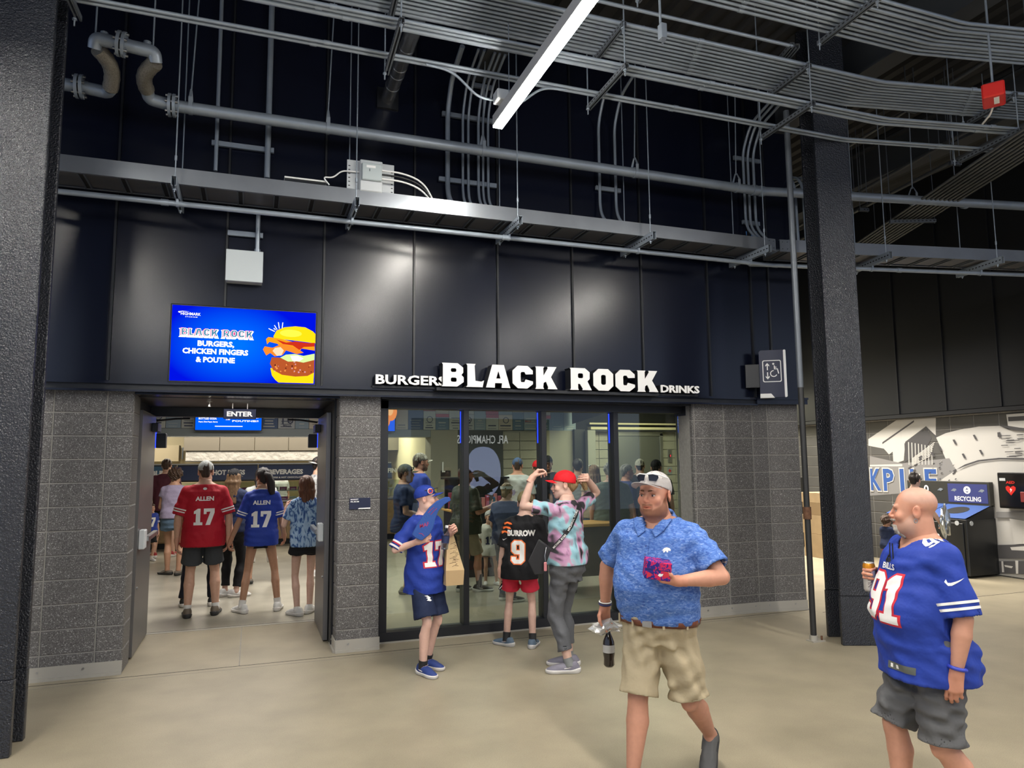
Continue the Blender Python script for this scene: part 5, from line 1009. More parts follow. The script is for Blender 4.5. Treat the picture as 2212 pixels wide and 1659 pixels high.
# ------------------------------------------------------------------ hands
_HC = {}
def hand(curl=(18, 24, 16), thumb=0.3, h=0.0045, fan=1.0):
    key = (curl, thumb, h, fan)
    if key in _HC: return _HC[key]
    F = Fld((-.10, -.05, -.13), (.075, .22, .06), h); d = F.new(.1)
    kn = [(-.029, .084), (-.0095, .089), (.0095, .086), (.027, .077)]; ln = [(.043, .027, .021), (.047, .031, .022), (.043, .029, .021), (.033, .021, .019)]
    for (x, y), rr in zip(kn, (.0125, .013, .0125, .0115)): F.cone(d, (x*.35, .0, 0), (x, y, 0), .021, rr, .016)
    F.cone(d, (0, -.06, 0), (0, .012, 0), .0285, .0255, .015); F.ell(d, (-.022, .035, -.010), (.018, .030, .015), .012)
    for i, ((x, y), L) in enumerate(zip(kn, ln)):
        p = np.array((x, y, 0.0)); a = 0; s = (x*.9)*fan*2.2; r = (.0095, .0088, .008, .0072) if i < 3 else (.0085, .008, .0072, .0065)
        for j in range(3):
            a += math.radians(curl[j]*(1+.10*i)); dv = np.array((math.sin(s)*math.cos(a), math.cos(s)*math.cos(a), -math.sin(a))); q = p+dv*L[j]; F.cone(d, p, q, r[j], r[j+1], .005); p = q
    p = np.array((-.024, .022, -.006)); t = thumb
    for L, r0, r1, dv in ((.042, .0135, .011, (-.72+.25*t, .62, -.30-.5*t)), (.033, .011, .0098, (-.42+.55*t, .82, -.35-.45*t)), (.026, .0098, .0075, (-.22+.85*t, .9, -.3-.45*t))):
        q = p+nrm(dv)*L; F.cone(d, p, q, r0, r1, .006); p = q
    P, Q = snets(F, d); _HC[key] = (P, Q); return P, Q
# ------------------------------------------------------------------ heads
def head_field(o, h):
    w = o.get('w', 1.0); jaw = o.get('jaw', 1.0); F = Fld((-.125, -.14, -.22), (.125, .15, .15), h); d = F.new(.2)
    F.ell(d, (0, -.014, .042), (.074*w, .095, .080), .02); F.ell(d, (0, .030, -.022), (.062*w, .066, .088), .03)
    F.ell(d, (0, .036, -.078), (.050*w*jaw, .050, .036), .03); F.ell(d, (0, .077, -.099), (.024*jaw, .018, .017), .022)
    if o.get('jowl'): F.ell(d, (0, .02, -.10), (.06*w, .055, .04), .03)
    for sx in (-1, 1):
        F.ell(d, (sx*.040*w, .068, -.028), (.024, .022, .022), .02); F.ell(d, (sx*.047*w, .01, -.072), (.022*jaw, .035, .03), .025)
    F.cone(d, (-.034*w, .085, .021), (.034*w, .085, .021), .011, .011, .015)
    for sx in (-1, 1): F.ell(d, (sx*.031*w, .103, .000), (.019, .016, .0125), .012, carve=True)
    F.cone(d, (0, .090, .014), (0, .1135, -.025), .0075, .0098, .010); F.ell(d, (0, .104, -.032), (.0165, .013, .0085), .008); F.ell(d, (0, .064, -.066), (.036, .030, .032), .02)
    F.cone(d, (-.027, .081, -.0595), (0, .0945, -.0575), .0055, .0070, .010); F.cone(d, (.027, .081, -.0595), (0, .0945, -.0575), .0055, .0070, .010); F.cone(d, (-.022, .082, -.0695), (0, .0935, -.0705), .006, .0078, .010); F.cone(d, (.022, .082, -.0695), (0, .0935, -.0705), .006, .0078, .010); F.cone(d, (0, .100, -.050), (0, .092, -.056), .008, .007, .012)
    F.ell(d, (0, .100, -.0640), (.031, .013, .0020), .003, carve=True)
    for sx in (-1, 1):
        ra = math.radians(18*sx); M = [[math.cos(ra), -math.sin(ra), 0], [math.sin(ra), math.cos(ra), 0], [0, 0, 1]]
        F.ell(d, (sx*.079*w, -.012, -.004), (.0085, .021, .034), .006, M); F.ell(d, (sx*.088*w, -.006, .002), (.006, .011, .018), .004, M, carve=True)
    F.cone(d, (0, -.022, -.06), (0, -.03, -.22), .056*o.get('neck', 1.0), .060*o.get('neck', 1.0), .03)
    return F, d
def head_color(P, o):
    base = np.array(o['skin']); C = np.tile(base, (len(P), 1)); x, y, z = P.T; g = lambda cx, cy, cz, r: np.exp(-(((np.abs(x)-cx)**2+(y-cy)**2+(z-cz)**2)/r**2))
    red = np.clip(.55*g(0, .112, -.03, .022)+.40*g(.043, .08, -.03, .026)+.5*g(.083, -.01, 0, .03)+.15*g(0, .07, .06, .05), 0, 1)[:, None]; C = C*(1-red)+C*np.array((1.12, .74, .66))*red
    lip = (np.exp(-((z+.0640)/.0090)**4)*np.exp(-(x/.0275)**4)*(y > .070))[:, None]*o.get('lips', .75); C = C*(1-lip)+np.array(base*np.array((.98, .50, .46)))*lip
    ey = g(.031, .095, .001, .017)[:, None]*.30; C = C*(1-ey*np.array((.6, .9, 1.0)))
    if o.get('beard'):
        bc, st = o['beard']; zc = np.interp(y, [-.03, .02, .05, .072, .09], [.005, -.012, -.048, -.060, -.072]); a = np.clip((zc-z)/.012, 0, 1)*np.clip((y+.012)/.02, 0, 1)*np.clip((z+.135)/.02, 0, 1)
        mo = np.clip((.036-np.abs(x))/.008, 0, 1)*np.clip((-.043-z)/.006, 0, 1)*np.clip((z+.112)/.012, 0, 1)*(y > .06); a = np.maximum(a, mo)
        a = a*(1-lip[:, 0]/max(o.get('lips', .75), .01))*st; C = C*(1-a[:, None])+np.array(bc)*a[:, None]
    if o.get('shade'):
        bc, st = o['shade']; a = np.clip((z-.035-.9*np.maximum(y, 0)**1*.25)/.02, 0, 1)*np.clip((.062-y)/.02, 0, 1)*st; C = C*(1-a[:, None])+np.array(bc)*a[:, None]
    return C
def rotm(yaw=0, pitch=0, roll=0):
    cy, sy = math.cos(R(yaw)), math.sin(R(yaw)); cp, sp = math.cos(R(pitch)), math.sin(R(pitch)); cr, sr = math.cos(R(roll)), math.sin(R(roll))
    return np.array([[cy, sy, 0], [-sy, cy, 0], [0, 0, 1]])@np.array([[1, 0, 0], [0, cp, -sp], [0, sp, cp]])@np.array([[cr, 0, sr], [0, 1, 0], [-sr, 0, cr]])   # yaw>0 turns to the person's right
def cap_brim(T, m, parent, name='brim', L=.075, w=.082, droop=.35, z0=.045, y0=.055, thick=.004, flat=0):
    mb = MB(); N = 14; Mv = 5; top = []
    for j in range(Mv+1):
        for i in range(N+1):
            a = R(-78+156*i/N); t = j/Mv; x = w*math.sin(a); y = y0+.045*math.cos(a)+L*t*max(math.cos(a*1.02), 0)**.75; z = z0-droop*(x*x)/.08-flat*t*L
            top.append((x, y, z))
    vs = [T@np.array(p) for p in top]+[T@(np.array(p)-np.array((0, 0, thick))) for p in top]; n = len(top); fs = []
    for j in range(Mv):
        for i in range(N):
            a = j*(N+1)+i; fs += [(a, a+1, a+N+2, a+N+1), (n+a, n+a+N+1, n+a+N+2, n+a+1)]
    for i in range(N): a = Mv*(N+1)+i; fs.append((a, a+1, n+a+1, n+a))
    for j in range(Mv):
        a = j*(N+1); b = a+N; fs += [(a, a+N+1, n+a+N+1, n+a), (b, n+b, n+b+N+1, b+N+1)]
    mb.add(vs, fs, None, True); return mb.build(name, m, parent)
class Tm:
    """local head frame -> person frame"""
    def __init__(s, M, o, k=1.0): s.M = np.asarray(M)*k; s.o = np.asarray(o)
    def __matmul__(s, p): return np.asarray(p)@s.M.T+s.o
# ------------------------------------------------------------------ the person
PROF = [(.455, 0, .075, .055), (.49, -.004, .098, .070), (.53, -.004, .101, .073), (.575, 0, .092, .064), (.62, .002, .089, .061), (.68, .002, .095, .064), (.735, .002, .102, .068), (.785, 0, .107, .064), (.815, -.004, .100, .052), (.838, -.008, .070, .040), (.855, -.009, .042, .036), (.875, -.008, .034, .034)]
def ik(a, b, l1, l2, pole):
    a, b, pole = map(np.asarray, (a, b, pole)); v = b-a; D = np.linalg.norm(v); D2 = min(D, (l1+l2)*.9995); u = v/max(D, 1e-6); x = (l1*l1-l2*l2+D2*D2)/(2*D2); hh = math.sqrt(max(l1*l1-x*x, 0)); p = pole-u*(pole@u)
    return a+u*x+nrm(p)*hh, a+u*D2
class Person:
    def __init__(s, label, loc, face, H=1.75, h=.013, skin=(.52, .31, .22), **k):
        s.H = H; s.h = h; s.k = k; s.skin = np.array(skin); s.root = empty('person', loc, -R(face), label, 'person'); s.q = H/1.75; s.built = {}
        q = s.q; g = k.get('girth', 1.0); bel = k.get('belly', 0.0); wf = k.get('waist', 1.0); hp = k.get('hips', 1.0); sh = k.get('shoulders', 1.0); lean = k.get('lean', (0, 0)); ps = k.get('shift', (0, 0))
        s.prof = []
        for z, cy, rx, ry in PROF:
            zz = z*H; f = max(0, min(1, (z-.53)/.30)); bb = bel*math.exp(-((z-.625)/.085)**2); m = g
            if .55 < z < .70: m *= wf
            if z < .56: m *= hp
            if z > .70 and z < .84: m *= 1
            sx = sh if .74 < z < .845 else 1.0
            if z > .85: m = 1+(g-1)*.4
            s.prof.append((zz, ps[0]+lean[0]*f, ps[1]+lean[1]*f+cy*H+bb*.55, rx*H*m*sx+bb*.45, ry*H*m+bb*.5))
        s.axis = lambda z: (np.interp(z, [p[0] for p in s.prof], [p[1] for p in s.prof]), np.interp(z, [p[0] for p in s.prof], [p[2] for p in s.prof])-0)
        sw = .101*H*sh*(1+(g-1)*.5); s.sh = {}; s.el = {}; s.wr = {}; s.fdir = {}
        arms = k.get('arms', {}); lim = k.get('limb', 1.0); s.lim = lim
        for nm, sx in (('R', 1), ('L', -1)):
            a = arms.get(nm, {}); up = nrm(a.get('up', (sx*.16, -.02, -1))); fo = nrm(a.get('fo', (sx*.02, .22, -1)))
            s.sh[nm] = V3(ps[0]+lean[0]+sx*sw, ps[1]+lean[1]-.006*H, .797*H)+np.array(a.get('dsh', (0, 0, 0))); s.el[nm] = s.sh[nm]+up*.170*H; s.wr[nm] = s.el[nm]+fo*.146*H; s.fdir[nm] = fo
        s.hip = {}; s.kn = {}; s.an = {}; legs = k.get('legs', {})
        for nm, sx in (('R', 1), ('L', -1)):
            l = legs.get(nm, {}); fx, fy = l.get('at', (sx*.075*q, 0)); fz = l.get('z', 0); s.hip[nm] = V3(ps[0]+sx*.052*H*hp, ps[1]-.002*H, .505*H); an = V3(fx, fy, .045*H+fz)
            s.kn[nm], s.an[nm] = ik(s.hip[nm], an, .240*H, .235*H, V3(*l.get('pole', (sx*.12, 1, 0)))); 
        s.hc = V3(ps[0]+lean[0]*1.12, ps[1]+lean[1]*1.12+.010*H, .9215*H)+np.array(k.get('hoff', (0, 0, 0))); s.hk = k.get('hs', 1.0)*(.985*H/1.75 if H > 1.5 else 1.0*H/1.75*1.06)
        s.HT = Tm(rotm(*k.get('head', (0, 0, 0))), s.hc, s.hk)
    def body(s, bare_torso=False, long_leg=False, hands=None, face=True):
        H, q, h = s.H, s.q, s.h; lim = s.lim*q; pts = list(s.sh.values())+list(s.el.values())+list(s.wr.values())+list(s.kn.values())+list(s.an.values()); A = np.array(pts); lo = A.min(0)-.14*q; hi = A.max(0)+.14*q; lo = np.minimum(lo, (-.25*q, -.2*q, 0.02*q)); hi = np.maximum(hi, (.25*q, .25*q, .90*H))
        F = Fld(lo, hi, h); d = F.new(.3); k = .86; F.loft(d, [(z, cx, cy, rx*k if z < .83*H else rx, ry*k if z < .83*H else ry) for z, cx, cy, rx, ry in s.prof], .02, True)
        for nm in 'RL':
            F.cone(d, s.sh[nm], s.el[nm], .050*lim, .0375*lim, .03); m = s.el[nm]*.7+s.wr[nm]*.3; F.cone(d, s.el[nm], m, .0375*lim, .041*lim, .008); F.cone(d, m, s.wr[nm], .041*lim, .0270*q, .006)
            F.cone(d, s.hip[nm], s.kn[nm], .082*lim, .050*lim, .03); kn, an = s.kn[nm], s.an[nm]; back = V3(0, -.018*q, 0); m = kn*.68+an*.32+back; F.cone(d, kn, m, .049*lim, .056*lim, .008); F.cone(d, m, an, .056*lim, .034*q, .008); F.cone(d, kn+V3(0, .010*q, .01), kn+V3(0, .012*q, -.03*q), .042*lim, .038*lim, .008)
            F.cone(d, an, an+V3(0, .02*q, -.02*q), .037*q, .036*q, .02)
        P, Q = snets(F, d); P = smooth_mesh(P, Q, 1, .4); C = np.tile(s.skin, (len(P), 1)); C *= (1-.06*np.sin(P[:, 2:3]*9+1)); parts = [(P, Q, C)]
        arms = s.k.get('arms', {})
        for nm, sx in (('R', 1), ('L', -1)):
            a = arms.get(nm, {})
            if a.get('nohand'): continue
            hp, hq = hand(a.get('curl', (18, 24, 16)), a.get('thumb', .3), max(.0042, min(.0075, h*.55)), a.get('fan', 1.0)); y = nrm(a.get('hd', s.fdir[nm])); pn = np.asarray(a.get('palm', (-sx, 0.0, 0.0)), float); z = -nrm(pn-y*(pn@y)); x = np.cross(y, z)
            Ph = hp.copy(); flip = sx < 0
            if flip: Ph[:, 0] *= -1
            hz = 1.02*q*a.get('hsz', 1.0); W = s.wr[nm]+y*.002+(Ph*hz)@np.stack([x, y, z]); C = np.tile(s.skin*np.array((1.02, .93, .90)), (len(W), 1)); parts.append((W, hq[:, ::-1] if flip else hq, C))
            s.built['hand'+nm] = (s.wr[nm], x*(1 if not flip else 1), y, z)
        ho = dict(s.k.get('ho', {})); ho['skin'] = s.skin; hh = max(.0036, min(.008, h*.5)); F, d = head_field(ho, hh); P, Q = snets(F, d); C = head_color(P, ho); parts.append((s.HT@P, Q, C))
        o = 0; PP = []; QQ = []; CC = []
        for P, Q, C in parts: PP.append(P); QQ.append(Q+o); CC.append(C); o += len(P)
        me = np_mesh('body', np.concatenate(PP), np.concatenate(QQ), np.concatenate(CC)); s.bodyo = obj('body', me, skin_mat(), s.root)
        if face: s.face(ho)
        return s
    def face(s, ho):
        T = s.HT; w = ho.get('w', 1.0); EWH = mat('eye_white', (.62, .58, .54), .25); IR = mat('iris_'+ho.get('iris', 'brown'), {'brown': (.05, .025, .015), 'blue': (.06, .10, .15)}[ho.get('iris', 'brown')], .2)
        for sx in (-1, 1):
            mb = MB(); c = np.array((sx*.031*w, .0775, .000)); prof = [(math.sin(PI*t/6), -math.cos(PI*t/6)) for t in range(7)]
            vs = [T@(c+np.array((r*math.cos(a)*.0135, r*math.sin(a)*.012, zz*.0060))) for r, zz in prof for a in [2*PI*i/12 for i in range(12)]]; mb.add(vs, [(i*12+j, i*12+(j+1) % 12, (i+1)*12+(j+1) % 12, (i+1)*12+j) for i in range(6) for j in range(12)], EWH, True)
            g = ho.get('gaze', 0)*.004; vs = [T@(c+np.array((g+.0056*math.cos(a), .0122-abs(g)*.3, .0056*math.sin(a)))) for a in [2*PI*i/12 for i in range(12)]]; mb.add(vs, [tuple(range(11, -1, -1))], IR); e = mb.build('eye', None, s.root)
            lid = [T@(c+np.array((sx*t*.0165, .0105-abs(t)*.0055, .0070-.0035*t*t))) for t in (-1, -.5, 0, .5, 1)]; mb = MB(); mb.tube(lid, .0022*s.hk, 6, mat('eyelid_%s' % ho.get('lash', 'a'), tuple(s.skin*.42) if ho.get('lash', 'a') == 'a' else (.02, .015, .012), .6)); mb.build('eyelid', None, s.root)
            br = [T@np.array((sx*(.012+.031*t)*w, .0985-.017*t*t, .0215+.006*math.sin(PI*(t*.8+.15)))) for t in (0, .25, .5, .75, 1)]; mb = MB(); mb.tube(br, .0042*s.hk, 6, None, True, [.004*s.hk, .0052*s.hk, .0048*s.hk, .0036*s.hk, .002*s.hk]); mb.build('eyebrow', mat('brow_'+ho.get('brow', 'brown'), {'brown': (.09, .05, .03), 'fair': (.24, .15, .08), 'grey': (.25, .23, .21), 'red': (.17, .075, .035)}[ho.get('brow', 'brown')], .8), s.root)
    # ---- clothes
    def garment(s, name, m, prof, sleeves, hem, top, t=0.010, k=0.035, wr=0.004, seed=0, shell=None, hemtilt=0.0, parent=None, p=2.0, h=None):
        """prof: loft rows; sleeves: list of (points, radii, end plane point, end plane dir)"""
        h = h or s.h; q = s.q; pts = [V3(c[1]+sg*c[3], c[2]+sg2*c[4], c[0]) for c in prof for sg in (-1, 1) for sg2 in (-1, 1)]
        for P, rr, e, dv in sleeves: pts += [np.array(x)+sg*max(rr) for x in P for sg in (-1, 1)]
        A = np.array(pts); F = Fld(A.min(0)-.03, A.max(0)+.03, h); dt = F.new(.3); F.loft(dt, prof, .0, False, p); P_ = np.array(prof); X, Y, Z = F.full(); Z = np.broadcast_to(Z, F.n)
        dt = np.maximum(dt, np.maximum(P_[0, 0]-.04-Z, Z-P_[-1, 0])); ds = []
        for P, rr, e, dv in sleeves:
            a = F.new(.3)
            for i in range(len(P)-1): F.cone(a, P[i], P[i+1], rr[i], rr[i+1], .02)
            ds.append(a)
        raw = dt
        for a in ds: raw = smin(raw, a, k)
        if wr:
            rs = np.random.RandomState(seed); n = 0
            for i in range(7):
                f = rs.normal(size=3); f = f/np.linalg.norm(f)*np.array((1, 1, 1.25))*rs.uniform(38, 85); u = np.sin(f[0]*X+f[1]*Y+f[2]*Z+rs.rand()*6.28+1.6*np.sin(11*X+7*Z+i)); en = np.clip(np.sin(rs.normal()*8*X+rs.normal()*8*Y+rs.normal()*9*Z+rs.rand()*6.28)+.1, 0, 1); n = n+np.sign(u)*np.abs(u)**1.0*en
            n = n+1.1*np.sin(8*X+6*Z+seed)*np.sin(14*Z+5*Y+seed*2)
            raw = raw+wr*n*.62
        cap = np.maximum(hem+hemtilt*Y-Z, top(X, Y, Z) if callable(top) else Z-top); best = dt
        for a, (P, rr, e, dv) in zip(ds, sleeves):
            e, dv = np.asarray(e), nrm(dv); pl = (X-e[0])*dv[0]+(Y-e[1])*dv[1]+(Z-e[2])*dv[2]; near = a < best; cap = np.where(near, pl, cap); best = np.minimum(best, a)
        d = np.maximum(raw, cap)
        if shell if shell is not None else h < .0105: d = np.maximum(d, np.where(cap > -.055, -(raw+max(t, 1.9*h)), -1.0))
        P, Q = snets(F, d); P = smooth_mesh(P, Q, 1, .35); me = np_mesh(name, P, Q); s.built[name] = (P, Q); o = obj(name, me, m, parent or s.root); return o
    def shirt(s, m, hem=.50, sleeve=.55, ease=.018, flare=.014, sl=(1.22, 1.45), name='shirt', wr=.004, hemtilt=0.0, neck=.842, vneck=.30, long=False, seed=1, p=2.25, tuck=False):
        H, q = s.H, s.q; zs = np.linspace(hem*H-.03, .845*H, 26); pr = np.array(s.prof); rows = []; mrx = mry = 0
        g = lambda z, i: np.interp(z, pr[:, 0], pr[:, i])
        chest = g(.74*H, 3); chy = g(.74*H, 4)
        for z in zs[::-1]:
            f = max(0, (.74*H-z)/(.74*H-hem*H)); rx = g(z, 3)+ease*q*(1 if z < .80*H else .5); ry = g(z, 4)+ease*q*(1 if z < .80*H else .5); cy = g(z, 2)
            if z < .74*H: hb = (.026 if hem > .465 else .044)*q if not tuck else .008*q; f2 = min(1, f*1.5); rx = max(rx, (chest+ease*q)*(1-.04*f)+flare*q*f, g(.53*H, 3)*f2+hb); ry = max(ry, (chy+ease*q)*(1-.05*f)+flare*q*f, g(.53*H, 4)*f2+hb*1.4)
            rows.append((z, g(z, 1), cy, rx, ry))
        rows = rows[::-1]; sl_ = []
        for nm in 'RL':
            a, b, c = s.sh[nm], s.el[nm], s.wr[nm]; r = .048*q*s.lim
            if long: e = b*.06+c*.94; sl_.append(([a, b, c], [r*1.28, r*1.12, r*.85], e, nrm(c-b)))
            elif sleeve > 1: f = sleeve-1; e = b*(1-f)+c*f; sl_.append(([a, b, b*(1-f-.15)+c*(f+.15)], [r*sl[0], r*(sl[0]+sl[1])/2*.95, r*sl[1]*.9], e, nrm(c-b)))
            else: e = a*(1-sleeve)+b*sleeve; sl_.append(([a, a*(1-sleeve-.2)+b*(sleeve+.2)], [r*sl[0], r*sl[1]], e, nrm(b-a)))
        ax, ay = s.prof[-2][1], s.prof[-2][2]
        def top(X, Y, Z):
            rr = np.sqrt((X-ax)**2+(Y-ay)**2); zz = neck*H-vneck*np.maximum(Y-ay-.01, 0)*np.clip(1.3-np.abs(X-ax)/.07, 0, 1.0); return np.where(rr < .125*q, Z-zz, Z-.86*H)
        s.sleeves = sl_; s.shirt_o = s.garment(name, m, rows, sl_, hem*H, top, wr=wr, hemtilt=hemtilt, seed=seed, p=p); s.rows = rows; P, Q = s.built[name]; s.bvh = BVHTree.FromPolygons(P.tolist(), Q.tolist()); return s.shirt_o
    def bottoms(s, m, leg=.78, waist=.575, ease=.012, flare=1.3, name='shorts', wr=.003, seed=2, hemf=None, p=2.1, top=None):
        """leg: 0..1 hip to knee, 1..2 knee to ankle"""
        H, q = s.H, s.q; pr = np.array(s.prof); g = lambda z, i: np.interp(z, pr[:, 0], pr[:, i]); rows = [(z, g(z, 1), g(z, 2), g(z, 3)+ease*q, g(z, 4)+ease*q) for z in np.linspace(.462*H, waist*H, 10)]; sl_ = []; r0 = .082*q*s.lim+ease*q
        for nm in 'RL':
            a, b, c = s.hip[nm], s.kn[nm], s.an[nm]; rk = (.054*q*s.lim+ease*q)
            if leg <= 1: e = a*(1-leg)+b*leg; r1 = (r0*(1-leg)+rk*leg)*flare; sl_.append(([a, e, e+(b-a)*.12], [r0, r1, r1], e, nrm(b-a)))
            else: f = leg-1; e = b*(1-f)+c*f; rc = .05*q*s.lim+ease*q; r1 = (rk*(1-f)+rc*f*.9)*flare; m_ = b*.66+c*.34+V3(0, -.014*q, 0); sl_.append(([a, b, m_ if f > .4 else e, e, e+(c-b)*.1], [r0, rk*1.05*max(flare, 1)**.5, (rk*.98*flare if f > .4 else r1), r1, r1], e, nrm(c-b)))
        P0 = rows[0][0]; o = s.garment(name, m, rows, sl_, -1.0, waist*H, wr=wr, seed=seed, p=p, k=.03); s.bot = sl_; P, Q = s.built[name]; s.bvhb = BVHTree.FromPolygons(P.tolist(), Q.tolist()); return o
    def shoes(s, m, sole, stripe=None, yaw=None, sock=None, high=1.0, toe=None):
        q = s.q*1.02; h = max(.006, s.h*.6); legs = s.k.get('legs', {})
        for nm, sx in (('R', 1), ('L', -1)):
            l = legs.get(nm, {}); ya = l.get('yaw', sx*9); pt = l.get('pitch', 0); Mx = rotm(ya, -pt, 0); key = ('shoe', h, high)
            if key not in _HC:
                F = Fld((-.07, -.13, -.01), (.07, .22, .15), h); d = F.new(.1); F.ell(d, (0, -.05, .035), (.036, .055, .05), .02); F.ell(d, (0, .03, .035), (.040, .10, .042), .03); F.ell(d, (.0, .12, .024), (.044, .068, .034), .03); F.ell(d, (0, -.035, .075*high), (.034, .042, .035), .03); F.cone(d, (0, -.03, .06), (0, .07, .05), .032, .028, .03); X, Y, Z = F.full()
                up = np.maximum(d, .020-Z); up = np.maximum(up, Z-(.098*high-.25*np.maximum(Y+.02, 0))); d2 = np.maximum(np.maximum(d-.007, -Z+0*X), Z-(.033+.20*np.maximum(-Y-.02, 0))); _HC[key] = (snets(F, up), snets(F, d2))
            (P, Q), (P2, Q2) = _HC[key]; an = s.an[nm]; o = an-V3(0, 0, .045*s.H)
            piv = V3(0, .13, 0)*q if pt > 0 else V3(0, -.08, 0)*q
            tr = lambda P: ((P*q-piv)@Mx.T+piv@rotm(ya).T*1.0)+o+V3(0, .012*q, 0)
            if pt: dz = (((np.array([[0, -.035, .045*s.H/q]])*q-piv)@Mx.T+piv@rotm(ya).T)+o)[0]; dv = an-dz; dv[1] += .0
            else: dv = V3(0, 0, 0)
            sh = obj('shoe', np_mesh('shoe', tr(P)+dv, Q), m, s.root); obj('sole', np_mesh('sole', tr(P2)+dv, Q2), sole, sh)
            mb = MB(); N = 5
            for i in range(N):
                y = .035+i*.018; mb.tube([tr(np.array([[xx*q/q, y, .078-.30*(y-.03)-abs(xx)*.35]]))[0]+dv for xx in (-.026, 0, .026)], .0026*q, 5)
            mb.build('laces', sole, sh)
            mb = MB(); tg = [(.0, .0, .0)]
            for sd in (-1, 1): mb.tube([tr(np.array([[sd*a, b, c]]))[0]+dv for a, b, c in ((.043, .035, .045), (.0435, .0, .050), (.0385, -.05, .062))], .0042*q, 5)
            mb.build('side_stripe', stripe or sole, sh)
            if sock is not None:
                kn = s.kn[nm]; u = nrm(kn-an); mb = MB(); mb.tube([an-u*.02, an+u*.03*q, an+u*sock[1]*q], .041*q, 14, None, True, [.043*q, .041*q, (.040+.014*min(1, sock[1]/.25))*q]); mb.build('sock', sock[0], s.root)
        return s
    # ---- decals and bands
    def decal(s, geo, T, dirv, m, name='lettering', parent=None, off=.003, maxe=.02, bvh=None):
        vs, fs = geo; bm = bmesh.new(); bv = [bm.verts.new(v) for v in vs]
        for f in fs:
            try: bm.faces.new([bv[i] for i in f])
            except ValueError: pass
        bmesh.ops.triangulate(bm, faces=bm.faces)
        for _ in range(4):
            E_ = [e for e in bm.edges if e.calc_length() > maxe]
            if not E_: break
            bmesh.ops.subdivide_edges(bm, edges=E_, cuts=1); bmesh.ops.triangulate(bm, faces=bm.faces)
        bvh = bvh or s.bvh; dirv = Vector(dirv).normalized(); bad = set()
        for v in bm.verts:
            p = T@v.co; hit, n, i, dd = bvh.ray_cast(p, dirv)
            if hit is None: bad.add(v); v.co = p
            else: v.co = hit-dirv*off
        if bad: bmesh.ops.delete(bm, geom=list(bad), context='VERTS')
        if not bm.faces: bm.free(); return None
        mb = MB(); mb.addbm(bm, m, True); return mb.build(name, None, parent or s.shirt_o)
    def text(s, t, z, h, w, m, back=True, bold=.03, x=0.0, num=False, **kw):
        zz = z*s.H; sg = -1 if back else 1; cx, cy = s.axis(zz); T = placeT((cx+x, cy+sg*.6, zz), (1, 0, 0) if back else (-1, 0, 0)); geo = shape_geo(number_loops(t, h)) if num else text_geo(t, h, w, bold)
        return s.decal(geo, T, (0, -sg, 0), m, **kw)
    def number(s, t, z, h, m, m2=None, back=True, x=0.0):
        if m2:
            L = number_loops(t, h); n = []
            zz = z*s.H; sg = -1 if back else 1; cx, cy = s.axis(zz); T = placeT((cx+x, cy+sg*.6, zz), (1, 0, 0) if back else (-1, 0, 0))
            i = 0
            for ch in t:
                for j in range(len(NUM[ch][1])): n.append(offset_loop(L[i], .010 if j == 0 else -.008)); i += 1
            s.decal(shape_geo(n), T, (0, -sg, 0), m2, name='number_edge', off=.0022)
        return s.text(t, z, h, None, m, back, x=x, num=True, name='number', off=.0042)
    def band(s, nm, t0, t1, m, name='sleeve_stripe', parent=None, legs=False):
        i = 'RL'.index(nm); P, rr, e, dv = (s.bot if legs else s.sleeves)[i]; a = np.asarray(P[0]); dv = nrm(dv); L = float((np.asarray(e)-a)@dv); up = V3(0, 0, 1) if abs(dv[2]) < .9 else V3(0, 1, 0); u = nrm(np.cross(dv, up)); w = np.cross(dv, u); N = 40; vs = []; ok = []
        bvh = s.bvhb if legs else s.bvh
        for t in (t0, (t0+t1)/2, t1):
            c = a+dv*L*t
            for k in range(N):
                dr = u*math.cos(2*PI*k/N)+w*math.sin(2*PI*k/N); R0 = max(rr)*1.0+.035; hit, n, _, _ = bvh.ray_cast(Vector(c+dr*R0), Vector(-dr)); vs.append(c+dr*(np.linalg.norm(np.array(hit)-c)+.0035) if hit is not None else None); ok.append(hit is not None)
        fs = []
        for j in range(2):
            for k in range(N):
                q = (j*N+k, j*N+(k+1) % N, (j+1)*N+(k+1) % N, (j+1)*N+k)
                if all(ok[i] for i in q): fs.append(q)
        vs = [v if v is not None else V3(0, 0, 0) for v in vs]; mb = MB(); mb.add(vs, fs, m, True); return mb.build(name, None, parent or s.shirt_o)
    def collar(s, m, r=.007, name='collar', z=.842, dip=.035, rx=.071, ry=.066):
        q, H = s.q, s.H; ax, ay = s.prof[-2][1], s.prof[-2][2]; pts = []
        for k in range(29):
            a = 2*PI*k/28; y = ry*q*math.cos(a); x = rx*q*math.sin(a); f = max(0, math.cos(a)); pts.append((ax+x, ay+y+.006*q, z*H-dip*q*f**1.6+.006*q*max(0, -math.cos(a))))
        mb = MB(); mb.tube(pts, r*q, 8, m, False); return mb.build(name, None, s.shirt_o)
    # ---- hair and hats
    def hair(s, m, top=.012, front=.035, low=-.02, long=None, name='hair', rough=.004, part_=0.0, side=1.0, seed=0, bun=None, curl=0):
        h = max(.005, min(.008, s.h*.6)); zmin = -.16 if not long else -.20-long; F = Fld((-.16, -.22, zmin-.05), (.16, .14, .17), h); d = F.new(.2); F.ell(d, (0, -.016, .044), (.076+top*side, .097+top, .080+top), .01)
        X, Y, Z = F.full(); line = low+np.clip((Y-(-.045))/.10, 0, 1)*(front-low+.03); d = np.maximum(d, line-Z)
        F.ell(d, (0, -.075, -.015), (.055, .035, .055), .02)
